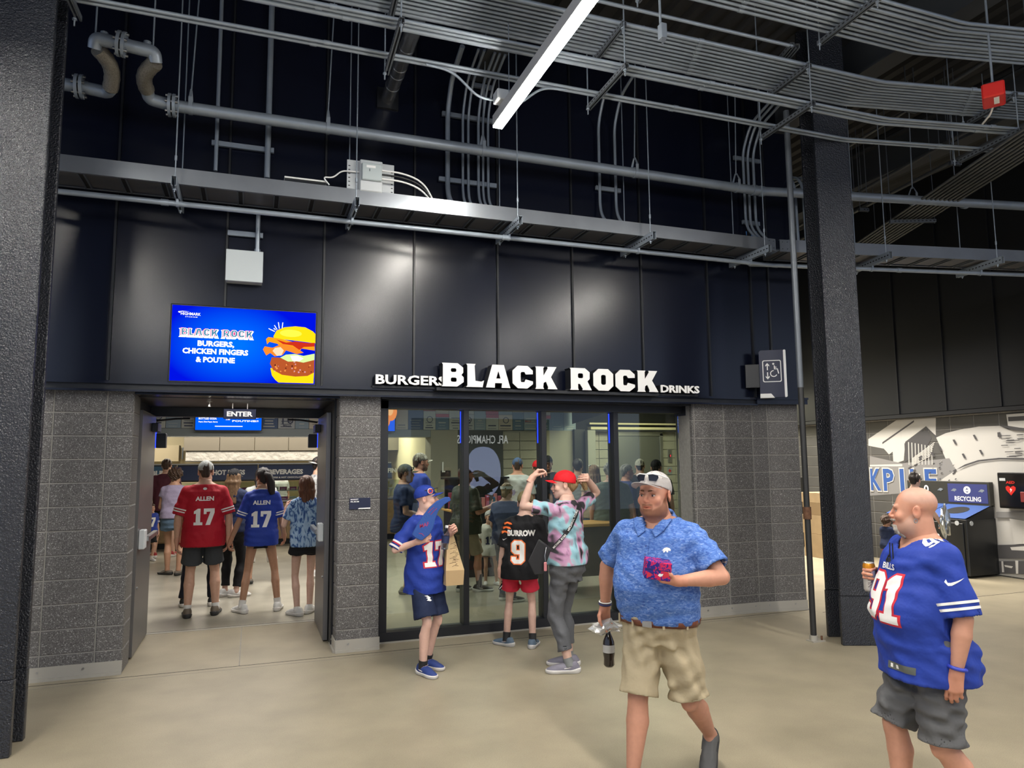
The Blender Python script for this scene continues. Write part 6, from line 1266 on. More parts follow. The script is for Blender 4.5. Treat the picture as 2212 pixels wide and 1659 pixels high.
        if long:
            n = 7
            for i in range(n):
                a = R(-100+200*i/(n-1)); x = .072*math.sin(a); y = -.03-.062*math.cos(a); F.cone(d, (x, y, .03), (x*1.10, y-.018, -.06), .024, .025, .025); F.cone(d, (x*1.10, y-.018, -.06), (x*1.05, -.138-.012*math.cos(a), -.10-long), .025, .016, .025)
        if bun: F.ell(d, bun[0], bun[1], .02)
        rs = np.random.RandomState(seed); nz = 0
        if curl:
            for i in range(6): f = rs.normal(size=3)*70; nz = nz+np.sin(f[0]*X+f[1]*Y+f[2]*Z+rs.rand()*6)
            d = d+curl*nz*.5
        else:
            for i in range(5): f = rs.normal(size=2)*80; nz = nz+np.sin(f[0]*X+f[1]*Y+6*rs.normal()*Z+rs.rand()*6)
            d = d+rough*nz*.5
        P, Q = snets(F, d); return obj(name, np_mesh(name, s.HT@P, Q), m, s.root)
    def ponytail(s, m, pts, r, name='ponytail'):
        mb = MB(); pp = [s.HT@np.array(p) for p in pts]; n = len(pp); mb.tube(pp, 1, 10, m, True, [r*s.hk*(.6+.8*math.sin(PI*(i+.5)/n)) for i in range(n)]); return mb.build(name, None, s.root)
    def cap(s, m, mbrim=None, back=False, brim=True, tilt=0, L=.075, droop=.35, z=0.0, name='cap', up=.084, opening=False, flat=0):
        """baseball cap; its own thing, worn on the head"""
        h = max(.0045, min(.008, s.h*.55)); F = Fld((-.12, -.14, -.06), (.12, .13, .17), h); d = F.new(.2); F.ell(d, (0, -.012, .040+z), (.086, .108, up+.012), .0); X, Y, Z = F.full(); pl = (.030+z)-Z+.17*(Y); inner = d+.008; d = np.maximum(np.maximum(d, pl), -inner)
        if opening: F.ell(d, (0, -.115, .035+z), (.032, .05, .024), .004, carve=True)
        P, Q = snets(F, d); M = s.HT.M@rotm(180 if back else 0, tilt, 0); T = Tm(M, s.HT.o); c = obj(name, np_mesh(name, T@P, Q), m, s.root)
        if brim: cap_brim(T, mbrim or m, c, L=L, droop=droop, z0=.047+z, flat=flat)
        mb = MB(); p = T@np.array((0, -.012, .052+z+up)); mb.lathe([(.007, -.003), (.006, .002), (0, .004)], 8, mbrim or m, p); mb.build('button', None, c)
        for k in range(3):
            a = R(60*k); pts = [T@np.array((.0868*math.sin(a)*math.cos(t), -.012+.109*math.cos(a)*math.cos(t), .040+z+(up+.0130)*math.sin(t))) for t in [PI*(.16+.68*i/14) for i in range(15)]]; mb = MB(); mb.tube(pts, .0014, 5, mbrim or m); mb.build('seam', None, c)
        return c, T
    def glasses(s, T, y, z, m, lens, name='sunglasses', w=.07, tilt=0):
        mb = MB(); r = None
        for sx in (-1, 1): mb.add([T@np.array((sx*a, y-abs(a)*.25, z+b)) for a, b in ((.008, .018), (.062, .018), (.066, .0), (.055, -.020), (.015, -.018))], [(0, 1, 2, 3, 4)], lens)
        mb.tube([T@np.array(p) for p in ((-.078, y-.11, z+.01), (-.074, y-.02, z+.014), (-.04, y+.001, z+.02), (0, y+.004, z+.016), (.04, y+.001, z+.02), (.074, y-.02, z+.014), (.078, y-.11, z+.01))], .0035, 6, m); return mb.build(name, None, s.root)
def place(px_, py_, rel, Y=None, z=0.0):
    p = pxZ(px_, py_, z) if Y is None else pxY(px_, py_, Y); az = math.degrees(math.atan2(p.x, p.y)); return (p.x, p.y, z), az+rel
# ================================================================== the people in the photograph
CW = cloth('white', (.66, .65, .63)); CN = cloth('navy', (.012, .02, .055)); CBK = cloth('black', (.010, .010, .012)); CBL = cloth('royal', (.018, .045, .30), .65); CRED = cloth('red', (.40, .008, .022), .65); CGR = cloth('grey', (.20, .21, .21)); CLG = cloth('pale_grey', (.40, .41, .40)); CDG = cloth('charcoal', (.045, .05, .056)); CKH = cloth('khaki', (.40, .335, .22)); COLV = cloth('olive', (.055, .06, .042)); CBU = cloth('burgundy', (.075, .018, .03)); CGN = cloth('sage', (.10, .125, .10)); CTAN = cloth('tan', (.30, .24, .17)); CDEN = cloth('denim', (.10, .16, .24)); CLAV = cloth('lavender', (.28, .24, .34)); CCAPR = cloth('capred', (.62, .012, .02))
LETW = mat('print_white', (.78, .77, .75), .6); LETN = mat('print_navy', (.015, .018, .06), .6); LETR = mat('print_red', (.55, .02, .04), .6); LETO = mat('print_orange', (.80, .16, .03), .6); LETK = mat('print_black', (.01, .01, .012), .6)
SHW = mat('shoe_white', (.62, .62, .61), .55); SHG = mat('shoe_grey', (.10, .10, .10), .7); SHK = mat('shoe_black', (.014, .014, .015), .6); SHR = mat('shoe_red', (.30, .015, .02), .6); SHB = mat('shoe_brown', (.13, .105, .08), .75); SHN = mat('shoe_navy', (.02, .045, .20), .6); SHS = mat('shoe_slate', (.10, .15, .21), .6); SHM = mat('shoe_mauve', (.20, .19, .24), .6); SOW = mat('sole_white', (.66, .64, .62), .6); SOK = mat('sole_dark', (.03, .03, .03), .7)
HB = hair_mat('hair_brown', (.055, .030, .018)); HD = hair_mat('hair_dark', (.016, .011, .010)); HF = hair_mat('hair_fair', (.26, .165, .075)); HA = hair_mat('hair_auburn', (.13, .05, .025)); HG = hair_mat('hair_grey', (.22, .21, .19)); HL = hair_mat('hair_light_brown', (.15, .085, .04))
SK = (.54, .32, .23); SKT = (.40, .22, .14); SKP = (.62, .40, .32); SKR = (.50, .245, .165)
def top_z(loc, x, y):
    p = np.array(loc, float); z = 1.7
    for _ in range(8):
        d = np.array((p[0], p[1], z))-CO; f = d@CF; yy = 829.5-FPX*(d@CU)/f; z += (yy-y)*f/FPX
    return z
def W(p, v): return p.root.matrix_basis@Vector(v)                     # person frame -> world
def WD(p, v): return (p.root.matrix_basis.to_3x3()@Vector(v)).normalized()
def mk(label, foot, topy, rel, cap=.025, **k):
    loc, face = place(*foot, rel); H = k.pop('H', None) or top_z(loc, foot[0], topy)-cap
    return Person(label, loc, face, H=H, **k)
# ---------------------------------------------------------------- 1 man in the blue polo, walking towards the viewer
p = mk('large bearded man in heathered blue polo and khaki shorts walking nearest the viewer', (1436, 1690), 1010, 203, cap=.022, h=.0072, skin=SKR, girth=1.13, belly=.085, waist=1.04, limb=1.13, hs=1.06, lean=(0, -.005), shoulders=1.06,
       ho=dict(beard=((.17, .068, .036), .80), jowl=1, brow='red', w=1.07, jaw=1.12, neck=1.12, gaze=0), head=(4, 0, 0), hoff=(0, .012, 0),
       arms={'R': dict(up=(.60, -.22, -.80), fo=(.16, -.16, -1), curl=(34, 38, 26), thumb=.7, palm=(-.6, .6, 0)), 'L': dict(up=(-.66, .22, -.76), fo=(.66, .66, -.04), curl=(30, 26, 16), thumb=.9, palm=(.25, .15, .9), hd=(.84, .52, .06))},
       legs={'R': dict(at=(.10, .20)), 'L': dict(at=(-.15, -.34), z=.10, pitch=42, pole=(-.1, 1, 0))})
polo = p; MPOLO = cloth_mix('heather_blue', ((.035, .085, .30), (.065, .15, .44), (.11, .21, .50), (.30, .38, .62)), 42, (.30, .46, .58, .76), 1.0, (1, 1, 2.6), 3.0)
p.body(); p.shirt(MPOLO, hem=.512, sleeve=.80, ease=.026, flare=.002, sl=(1.30, 1.72), tuck=True, wr=.0045, neck=.85, vneck=.60, seed=5); p.bottoms(CKH, .97, waist=.535, ease=.022, flare=1.26, wr=.009, seed=11); p.shoes(SHG, SOK, sock=None)
# collar, placket, buttons, belt, logo
H_, q_ = p.H, p.q; ax, ay = p.prof[-2][1], p.prof[-2][2]
for sx in (-1, 1):
    pts = []
    for k in range(13):
        a = PI*k/12; pts.append((ax+sx*(.080+.004*k/12)*q_*math.sin(a)*(1-.25*(k/12)**2)+sx*.012*(k/12), ay-.010-.082*q_*math.cos(a), .868*H_-.082*q_*(k/12)**1.35))
    mb = MB(); vs = []
    for k, (x, y, z) in enumerate(pts):
        f = k/12; o = (x*1.30+sx*.010*f, ay+(y-ay)*1.26+.012*f, z-.034*q_-.022*f); vs += [(x, y, z-.01), (x*1.05, ay+(y-ay)*1.05, z+.008), o]
    mb.add(vs, [(3*k+i, 3*k+i+1, 3*k+i+4, 3*k+i+3) for k in range(7) for i in (0, 1)], MPOLO, True); c = mb.build('collar', None, p.shirt_o); sm = c.modifiers.new('solid', 'SOLIDIFY'); sm.thickness = .006
for sx in (-1, 1):
    cl = p.decal(shape_geo([[(sx*.088, .862*H_), (sx*.112, .842*H_), (sx*.092, .812*H_), (sx*.050, .788*H_), (sx*.020, .806*H_), (sx*.052, .838*H_)]]), placeT((0, .6, 0), (-1, 0, 0)), (0, -1, 0), MPOLO, 'collar', off=.007, maxe=.014)
    if cl: sm = cl.modifiers.new('solid', 'SOLIDIFY'); sm.thickness = .007; sm.offset = 1
T = placeT((0, .6, .735*H_), (-1, 0, 0)); p.decal(shape_geo([[(-.016, -.02), (.016, -.02), (.014, .10), (-.014, .10)]]), T, (0, -1, 0), MPOLO, 'placket', off=.004)
for z in (.0, .045): p.decal(shape_geo([circ(0, z, .006, 10)]), T, (0, -1, 0), mat('button_blue', (.03, .07, .25), .4), 'button', off=.006)
p.decal(shape_geo([[(-.022, -.004), (-.012, .010), (.0, .014), (.014, .010), (.022, .0), (.018, -.006), (.010, -.002), (.008, -.013), (.002, -.012), (-.002, -.004), (-.010, -.014), (-.016, -.012), (-.014, -.004)]]), placeT((-.115, .6, .752*H_), (-1, 0, 0)), (0, -1, 0), LETW, 'crest')
def belt(p, m, z, hgt=.018, name='belt', buckle=None, ex=.004):
    mb = MB(); N = 48; vs = []; g = p.bvhb
    for zz in (z-hgt, z+hgt):
        for k in range(N):
            a = 2*PI*k/N; o = Vector((.6*math.sin(a), .6*math.cos(a), zz)); c = Vector((p.axis(zz)[0], p.axis(zz)[1], zz)); d = (c-o).normalized(); h_, n, i, dd = g.ray_cast(o, d); vs.append((h_ if h_ is not None else c)-d*ex)
    mb.add(vs, [(k, (k+1) % N, N+(k+1) % N, N+k) for k in range(N)], m, True); o = mb.build(name, None, p.root); s_ = o.modifiers.new('solid', 'SOLIDIFY'); s_.thickness = .004; return o
BELT = mat('belt_leather', (.13, .035, .015), .4); bo = belt(p, BELT, .517*H_, .017)
yb = p.bvhb.ray_cast(Vector((0, .7, .517*H_)), Vector((0, -1, 0)))[0]; q = MB(); q.bbox(-.028, .028, yb.y+.004, yb.y+.012, .517*H_-.018, .517*H_+.018, .003, M_STEEL); q.build('buckle', None, bo)
for x in (-.16, -.07, .07, .16):
    hh = p.bvhb.ray_cast(Vector((x*1.6, .7, .517*H_)), Vector((-x*.6, -1, 0)))[0]
    if hh is not None: q = MB(); q.bbox(hh.x-.006, hh.x+.006, hh.y+.004, hh.y+.014, .517*H_-.026, .517*H_+.026, .002, CKH); q.build('belt_loop', None, p.root)
c, CT = p.cap(cloth('cap_grey', (.40, .375, .36)), cloth('cap_brim_grey', (.36, .335, .335)), L=.105, droop=.22, tilt=9, flat=0); p.glasses(CT, .105, .085, LETW, mat('lens_dark', (.012, .013, .02), .15))
mb = MB(); w, x_, y_, z_ = p.built['handR']; mb.tube([w-y_*.012+(x_*math.cos(t)*1.0+z_*math.sin(t)*.86)*.036*p.q for t in [2*PI*k/20 for k in range(21)]], .007, 8, mat('band_navy', (.02, .02, .09), .5), False); mb.tube([w-y_*.026+(x_*math.cos(t)+z_*math.sin(t)*.86)*.037*p.q for t in [2*PI*k/20 for k in range(21)]], .004, 8, LETW, False); mb.build('wristband', None, p.root)
# ---------------------------------------------------------------- 2 bald man on the right
p = mk('bald man with grey goatee in royal blue 91 jersey holding a drink can', (2030, 1795), 1047, 241, cap=0, h=.0075, skin=(.52, .26, .175), girth=1.13, belly=.088, limb=1.12, hs=1.03, shoulders=1.06, waist=1.04,
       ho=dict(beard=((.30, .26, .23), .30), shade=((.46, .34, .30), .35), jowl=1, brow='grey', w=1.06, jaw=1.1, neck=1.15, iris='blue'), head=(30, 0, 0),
       arms={'R': dict(up=(.10, -.42, -.9), fo=(.0, .85, .34), curl=(48, 46, 30), thumb=.75, palm=(-.9, .2, .1), hd=(.0, 1, .2)), 'L': dict(up=(-.24, -.10, -1), fo=(.02, .20, -1), curl=(24, 28, 20), thumb=.4, palm=(.7, -.6, 0))},
       legs={'R': dict(at=(.10, .12)), 'L': dict(at=(-.10, -.16), z=.02)})
bald = p; p.body(); p.shirt(CBL, hem=.438, sleeve=.97, ease=.026, flare=-.012, sl=(1.34, 1.62), wr=.0055, neck=.84, vneck=.52, seed=8); p.bottoms(cloth('mid_grey', (.105, .105, .108)), .98, ease=.022, flare=1.22, wr=.008, seed=4); p.shoes(SHK, SOK)
p.number('91', .600, .225, LETW, LETR, back=False, x=.0); p.text('BILLS', .748, .030, .11, LETW, back=False, bold=.02, x=.0)
for t0, t1 in ((.74, .785), (.84, .885)): p.band('L', t0, t1, LETW); p.band('R', t0, t1, LETW)
p.collar(LETW, .010, 'collar_white', z=.846, dip=.085, rx=.078, ry=.074); p.collar(LETR, .005, 'collar_red', z=.853, dip=.078, rx=.072, ry=.068); p.collar(LETK, .006, 'collar_black', z=.858, dip=.072, rx=.067, ry=.062)
Ls = p.sh['L']; p.decal(shape_geo(number_loops('91', .085)), Matrix(((0, 1, 0, Ls[0]-.005), (-1, 0, 0, Ls[1]+.015), (0, 0, 1, Ls[2]+.35), (0, 0, 0, 1))), (0, 0, -1), LETW, 'number')
sw = [(-.045, .0), (-.030, -.016), (-.012, -.014), (.055, .022), (-.016, -.002), (-.030, -.003), (-.036, .012)]; m_ = (p.sh['L']*.62+p.el['L']*.38); p.decal(shape_geo([sw]), placeT((m_[0]-.35, m_[1]+.12, m_[2]), (.3, -.95, 0)), (.95, -.3, 0), LETW, 'crest')
q = MB(); w = p.wr['L']; u = nrm(p.wr['L']-p.el['L']); s1 = nrm(np.cross(u, V3(0, 1, 0))); s2 = np.cross(u, s1); q.tube([w-u*.018+(s1*math.cos(t)+s2*math.sin(t))*.037*p.q for t in [2*PI*k/20 for k in range(21)]], .0085, 8, mat('band_blue', (.03, .05, .42), .45), False); q.build('wristband', None, p.root)
p.decal(shape_geo([rrect(-.075, -.017, .075, .017, .003)]), placeT((-.10, .6, .477*p.H), (-1, 0, 0)), (0, -1, 0), mat('hem_tag', (.10, .11, .10), .5), 'hem_tag'); p.decal(shape_geo([[(-.055, -.009), (-.040, -.009), (-.040, .009), (-.055, .009)], [(-.02, -.009), (-.005, -.009), (-.005, .009), (-.02, .009)]]), placeT((-.10, .6, .477*p.H), (-1, 0, 0)), (0, -1, 0), LETW, 'tag_print', off=.0045)
# goatee and earring
F, d = head_field(dict(w=1.06, jaw=1.1, jowl=1), .0045); X, Y, Z = F.full(); nz = sum(np.sin(X*a+Y*b+Z*c_) for a, b, c_ in ((310, 220, 90), (-250, 330, 120), (180, -300, 200))); g_ = np.maximum(np.maximum(d-.006-.0018*nz, (np.abs(X)-.036)), np.maximum(Z+.074, .045-Y)); mo = np.maximum(np.maximum(d-.005-.0015*nz, np.abs(X)-.034), np.maximum(np.abs(Z+.0505)-.006, .07-Y)); P_, Q_ = snets(F, np.minimum(g_, mo)); P_ = smooth_mesh(P_, Q_, 2, .5); obj('goatee', np_mesh('goatee', p.HT@P_, Q_), hair_mat('hair_white', (.40, .37, .33)), p.root)
q = MB(); e_ = p.HT@np.array((-.0865, -.004, -.038)); q.tube([e_+np.array((-.002, .008*math.cos(t), -.008+.010*math.sin(t))) for t in [2*PI*k/14 for k in range(15)]], .0022, 6, M_STEEL, False); q.build('earring', None, p.root)
# sunglasses hung in the neckline
cz = .795*p.H; hp = p.bvh.ray_cast(Vector((.0, .7, cz)), Vector((0, -1, 0)))[0]; q = MB()
for sx in (-1, 1): q.tube([(sx*.012, hp.y+.012, cz+.05), (sx*.016, hp.y+.014, cz-.03)], .0035, 6, LETK)
for sz in (0, -.06): q.add([(-.005, hp.y+.020, cz-.02+sz), (.035, hp.y+.020, cz-.03+sz), (.030, hp.y+.022, cz-.065+sz), (0, hp.y+.022, cz-.06+sz)], [(0, 1, 2, 3)], mat('lens_dark', (.012, .013, .02), .15))
q.tube([(.015, hp.y+.018, cz-.01), (.04, hp.y+.02, cz-.04), (.025, hp.y+.022, cz-.075), (.0, hp.y+.022, cz-.10)], .004, 6, LETK); q.build('sunglasses', None, p.root)
# ---------------------------------------------------------------- 3 boy with the foam finger
p = mk('boy in royal blue 17 jersey and blue cap standing outside the shop window', (917, 1450), 1040, 133, cap=.028, h=.0078, skin=(.66, .42, .34), girth=.90, limb=.84, hs=1.02, shoulders=.95, ho=dict(brow='fair', w=.97, jaw=.92, iris='blue'), head=(-34, 4, 0),
       arms={'R': dict(up=(.55, -.26, -.85), fo=(-.22, .80, .30), curl=(55, 50, 30), thumb=.7), 'L': dict(up=(-.14, .10, -1), fo=(.22, .60, .62), curl=(48, 42, 26), thumb=.7, palm=(.8, .3, 0), hd=(-.1, .75, .6))}, legs={'R': dict(at=(.085, .06), yaw=12), 'L': dict(at=(-.09, -.05), yaw=-2)})
boy = p; p.body(); p.shirt(CBL, hem=.42, sleeve=.98, ease=.026, flare=.028, sl=(1.42, 1.85), wr=.005, neck=.84, vneck=.45, seed=21); p.bottoms(CN, .90, ease=.022, flare=1.6, wr=.004); p.shoes(SHN, SOW, sock=(SHK, .055))
p.number('17', .565, .205, LETW, LETR, back=False)
for nm in 'RL': p.band(nm, .76, .82, LETW); p.band(nm, .82, .86, LETR); p.band(nm, .91, .97, LETW)
p.collar(LETW, .008, 'collar_white', z=.846, dip=.06, rx=.068, ry=.064); p.collar(LETR, .004, 'collar_red', z=.851, dip=.055, rx=.063, ry=.059)
c, CT = p.cap(CBL, L=.070, droop=.30, tilt=2); p.glasses(CT, .112, .075, SHK, mat('lens_yellow', (.30, .28, .06), .15))
q = MB(); cc = CT@np.array((.071, .048, .072)); nx = CT.M@np.array((.80, .60, .12)); T = placeT(cc+nx*.012, CT.M@np.array((-.60, .80, 0)), None, CT.M@np.array((0, 0, 1))); mflat(q, shape_geo([circ(0, 0, .026, 18)], .004), T, LETW); mflat(q, shape_geo([circ(0, 0, .021, 18), circ(0, 0, .012, 14)], .002), T, LETR, .005); mflat(q, shape_geo([circ(0, 0, .010, 12)], .002), T, CBL, .005); q.build('cap_badge', None, c)
p.decal(shape_geo([[(-.025, .02), (.0, .022), (.025, .0), (.01, -.005), (.028, -.02), (.01, -.024), (-.02, -.016), (-.005, -.006), (-.018, .004), (.0, .008)]]), placeT((.11, .6, .405*p.H), (-1, 0, 0)), (0, -1, 0), LETW, 'crest', bvh=p.bvhb, parent=p.root)
# ---------------------------------------------------------------- 4 child in the black jersey, seen from behind
p = mk('child in black BURROW 9 jersey and red shorts seen from behind outside the window', (1124, 1398), 1056, 8, cap=.025, lean=(.055, 0), h=.0078, skin=SKP, girth=.92, limb=.84, hs=1.02, ho=dict(brow='fair'), arms={'L': dict(up=(-.30, -.02, -1), fo=(-.16, .12, -1), curl=(40, 45, 30), palm=(.9, .3, 0)), 'R': dict(up=(.25, .2, -1), fo=(-.1, .6, -.6))}, legs={'L': dict(at=(-.14, .03), yaw=-62), 'R': dict(at=(.12, 0), yaw=8)})
kid = p; p.body(face=False); p.shirt(CBK, hem=.44, sleeve=.97, ease=.028, flare=.03, sl=(1.5, 1.8), wr=.006, neck=.85, seed=31); p.bottoms(cloth('shorts_red', (.62, .03, .06)), .62, ease=.022, flare=1.32, wr=.004); p.shoes(SHS, SOW, sock=(SHK, .075))
p.text('BURROW', .716, .058, .27, LETW, bold=.05); g9 = shape_geo(number_loops('9', .21)); p.number('9', .545, .21, LETW, LETO)
sd = p.sh['L']
for k in range(3):
    z = sd[2]-.005-.042*k; x = sd[0]-.02-.012*k; p.decal(shape_geo([[(-.045, .004+.004*k), (-.01, .018), (.030, .010), (.045, -.006), (.02, -.008), (-.01, .002), (-.04, -.014)]]), placeT((x+.012, -.6, z), (1, 0, 0)), (0, 1, 0), LETO, 'stripe'); p.decal(shape_geo([[(-.045, .004+.004*k), (-.01, .018), (.030, .010), (.045, -.006), (.02, -.008), (-.01, .002), (-.04, -.014)]]), placeT((x-.5, .03, z), (0, -1, 0)), (1, 0, 0), LETO, 'stripe')
sw2 = [(a*.45, b*.6) for a, b in sw]; p.decal(shape_geo([sw2]), placeT((sd[0]-.045, -.6, sd[2]-.155), (1, 0, 0)), (0, 1, 0), LETW, 'crest')
p.hair(HL, low=-.04, top=.003); p.cap(cloth('cap_olive_tan', (.17, .145, .075)), tilt=-6)
# ---------------------------------------------------------------- 5 woman in the red cap and tie-dye top
p = mk('woman in red cap and tie-dye top adjusting her ponytail outside the window', (1228, 1447), 1010, 305, cap=.020, h=.0076, skin=SKP, girth=.96, hips=1.06, limb=.92, hs=1.0, shoulders=.92, ho=dict(w=.95, jaw=.86, neck=.86, brow='fair', iris='blue', lips=.9, lash='b'), head=(-38, -4, 0),
       arms={'L': dict(up=(-.55, .80, .14), fo=(.30, -.16, .92), curl=(50, 40, 25), thumb=.6, palm=(.6, -.5, .2), hd=(.55, -.25, .7)), 'R': dict(up=(.85, -.18, .46), fo=(-.82, -.12, .52), curl=(45, 40, 30), thumb=.6, palm=(-.6, .5, 0), hd=(-.75, -.6, .1))}, legs={'L': dict(at=(-.075, -.06), yaw=-40), 'R': dict(at=(.10, .06), yaw=-30)})
wom = p; MTD = cloth_mix('tie_dye', ((.030, .030, .034), (.035, .035, .038), (.42, .22, .36), (.48, .30, .42), (.30, .50, .56), (.24, .44, .52), (.04, .04, .045)), 5.0, (.30, .41, .45, .52, .56, .64, .72), .8, (1.6, 1, 1), 1.5)
p.body(); p.shirt(MTD, hem=.525, sleeve=.72, ease=.017, flare=.010, sl=(1.25, 1.55), wr=.006, neck=.846, vneck=.2, seed=41); p.bottoms(cloth('slate_grey', (.105, .108, .118)), 1.72, ease=.013, flare=1.06, name='trousers', wr=.006, seed=14); p.shoes(SHM, SOW, sock=(CGR, .05))
p.hair(HF, front=.06, low=-.055, top=.001, rough=.0015, bun=((0, -.105, -.005), (.035, .03, .035)), seed=5); c, CT = p.cap(CCAPR, L=.072, droop=.30, tilt=4, up=.084, opening=True); p.ponytail(HF, ((0, -.12, .02), (.01, -.165, .025), (.02, -.19, -.01), (.03, -.20, -.06)), .022)
# ---------------------------------------------------------------- people inside, seen through the door
def jersey(p, m, name, num, nm_, num_m, edge=None, stripes=None, hem=.44, sleeve=.92, back=True, **k):
    p.shirt(m, hem=hem, sleeve=sleeve, ease=.024, flare=.022, sl=(1.35, 1.6), **k)
    if name: p.text(name, .738, .052, .20, num_m, back=back, bold=.04)
    if num: p.number(num, .585, .19, num_m, edge, back=back)
    for sm in stripes or ():
        for nm in 'RL': p.band(nm, sm[0], sm[1], sm[2])
ST = ((.72, .77, LETW), (.82, .87, LETW))
p = mk('man in red ALLEN 17 jersey and white cap standing in the doorway', (433, 1331), 990, 0, cap=.02, h=.010, skin=SK, girth=1.08, limb=1.02, ho=dict(brow='brown', neck=1.1), arms={'L': dict(up=(-.30, -.02, -1), fo=(-.02, .12, -1)), 'R': dict(up=(.28, -.02, -1), fo=(.0, .16, -1))}, legs={'L': dict(at=(-.145, .0), yaw=-4), 'R': dict(at=(.16, .04), yaw=10)})
p.body(face=False); jersey(p, CRED, 'ALLEN', '17', 0, LETW, None, ST, hem=.445, seed=3); p.bottoms(CDG, .74, ease=.02, flare=1.3); p.shoes(SHB, SOK, sock=(CW, .05)); p.hair(HB, low=-.05, top=.004); p.cap(CLG, opening=True, tilt=-3); p.collar(LETW, .008); p.decal(shape_geo([circ(0, 0, .022, 14, .015)]), placeT((0, -.6, .815*p.H), (1, 0, 0)), (0, 1, 0), LETW, 'crest')
red = p
p = mk('man in burgundy long-sleeved top and black shorts with red shoes at the counter', (352, 1204), 990, -4, cap=0, skin=SK, girth=.98, legs={'L': dict(at=(-.16, 0)), 'R': dict(at=(.17, .06), yaw=40)}, arms={'L': dict(up=(-.2, .1, -1), fo=(.1, .9, .2)), 'R': dict(up=(.2, .1, -1), fo=(-.1, .9, .2))}, head=(14, 0, 0))
p.body(face=False); p.shirt(CBU, hem=.47, long=True, ease=.024); p.bottoms(CBK, .85); p.shoes(SHR, SOW); p.hair(HB, low=-.05)
p = mk('woman with curly dark hair in lavender top and denim shorts beside the burgundy top', (370, 1243), 1011, 14, cap=0, skin=SKT, girth=.98, hips=1.06, shoulders=.92, legs={'L': dict(at=(-.09, .10), yaw=-60), 'R': dict(at=(.10, 0))}, arms={'L': dict(up=(-.2, .2, -1), fo=(.0, 1, .3)), 'R': dict(up=(.2, .2, -1), fo=(-.2, 1, .3))})
p.body(face=False); p.shirt(CLAV, hem=.53, sleeve=.4); p.bottoms(CDEN, .34); p.shoes(SHB, SOK, high=.72); p.hair(HB, top=.03, low=-.09, curl=.012, side=1.3)
p = mk('child in blue 7 jersey glimpsed at the left door edge', (322, 1212), 1088, 160, cap=0, skin=SK, girth=.95, limb=.85, hs=1.05)
p.body(); p.shirt(CBL, hem=.46, sleeve=.85); p.bottoms(CBK, .8); p.shoes(SHW, SOW, sock=(CW, .08)); p.hair(HB); p.number('7', .60, .17, LETW, back=False); p.band('L', .7, .76, LETW); p.band('L', .82, .88, LETW)
p = mk('man in black cap, black t-shirt and dark jeans behind the red jersey', (427, 1309), 994, 6, cap=.02, skin=SK, girth=1.06, legs={'L': dict(at=(-.17, .02)), 'R': dict(at=(.17, 0))}, arms={'R': dict(up=(.36, .0, -1), fo=(.16, .10, -1)), 'L': dict(up=(-.2, 0, -1), fo=(0, .3, -1))}, shift=(.03, 0))
p.body(face=False); p.shirt(CBK, hem=.48, sleeve=.7, ease=.022); p.bottoms(cloth('dark_jeans', (.012, .014, .026)), 1.96, flare=1.05, name='trousers'); p.shoes(SHK, SOW); p.hair(HD, low=-.05, top=.004); p.cap(CBK, opening=False)
p = mk('woman in black cap with long light brown hair, navy top and white trainers', (497, 1289), 1008, 24, cap=.02, skin=SKP, girth=.96, hips=1.08, shoulders=.90, limb=.92, legs={'L': dict(at=(-.09, .03), yaw=20), 'R': dict(at=(.09, -.03), yaw=55)}, arms={'R': dict(up=(.15, .1, -1), fo=(.05, .9, .3)), 'L': dict(up=(-.2, .1, -1), fo=(0, .6, -.5))})
p.body(face=False); p.shirt(CN, hem=.50, sleeve=.6); p.bottoms(CBK, 1.85, flare=1.0, name='trousers'); p.shoes(SHW, SOW, high=1.1); p.hair(HL, long=.24, low=-.1, top=.004, seed=4); p.cap(CBK, tilt=-4)
p = mk('girl with dark ponytail in blue ALLEN 17 jersey with long bare legs', (560, 1322), 1008, 4, cap=0, h=.010, skin=SKT, girth=.88, hips=1.0, shoulders=.92, limb=.86, legs={'L': dict(at=(-.20, .0), yaw=-38), 'R': dict(at=(.205, .05), yaw=6)}, arms={'L': dict(up=(-.36, .02, -1), fo=(-.40, .06, -1), curl=(40, 40, 30)), 'R': dict(up=(.26, .05, -1), fo=(.1, .5, -.7))}, head=(-18, 0, 0), ho=dict(neck=.86, w=.95))
p.body(face=False); jersey(p, CBL, 'ALLEN', '17', 0, LETW, None, ST, hem=.455, seed=6); p.bottoms(CBK, .16, ease=.008); p.shoes(SHW, SOW, sock=(CW, .07), high=1.05); p.hair(HD, low=-.08, top=.010, seed=9); p.ponytail(HD, ((.0, -.11, .05), (.03, -.155, .03), (.055, -.16, -.06), (.07, -.14, -.15), (.085, -.13, -.20)), .036); p.collar(LETW, .006)
p = mk('person in white capri trousers and sandals behind the girl in blue', (558, 1259), 1010, -6, cap=0, skin=SKT, girth=1.0, hips=1.08, legs={'L': dict(at=(-.13, 0)), 'R': dict(at=(.24, .04))})
p.body(face=False); p.shirt(CLG, hem=.5, sleeve=.6); p.bottoms(cloth('capri_white', (.52, .50, .46)), 1.45, flare=1.15, name='trousers'); p.shoes(SHB, SOK, high=.7); p.hair(HD, long=.05)
p = mk('girl with long auburn hair in blue tie-dye t-shirt and black shorts by the right door', (655, 1328), 1026, -10, cap=0, h=.010, skin=SKP, girth=.88, limb=.86, shoulders=.90, legs={'L': dict(at=(-.075, -.02), yaw=-30), 'R': dict(at=(.085, .08), yaw=35)}, arms={'L': dict(up=(-.35, .20, -.9), fo=(.20, .65, .75), curl=(45, 40, 30)), 'R': dict(up=(.1, .1, -1), fo=(-.1, .8, .3))}, head=(-12, 6, 0), ho=dict(neck=.85, w=.95))
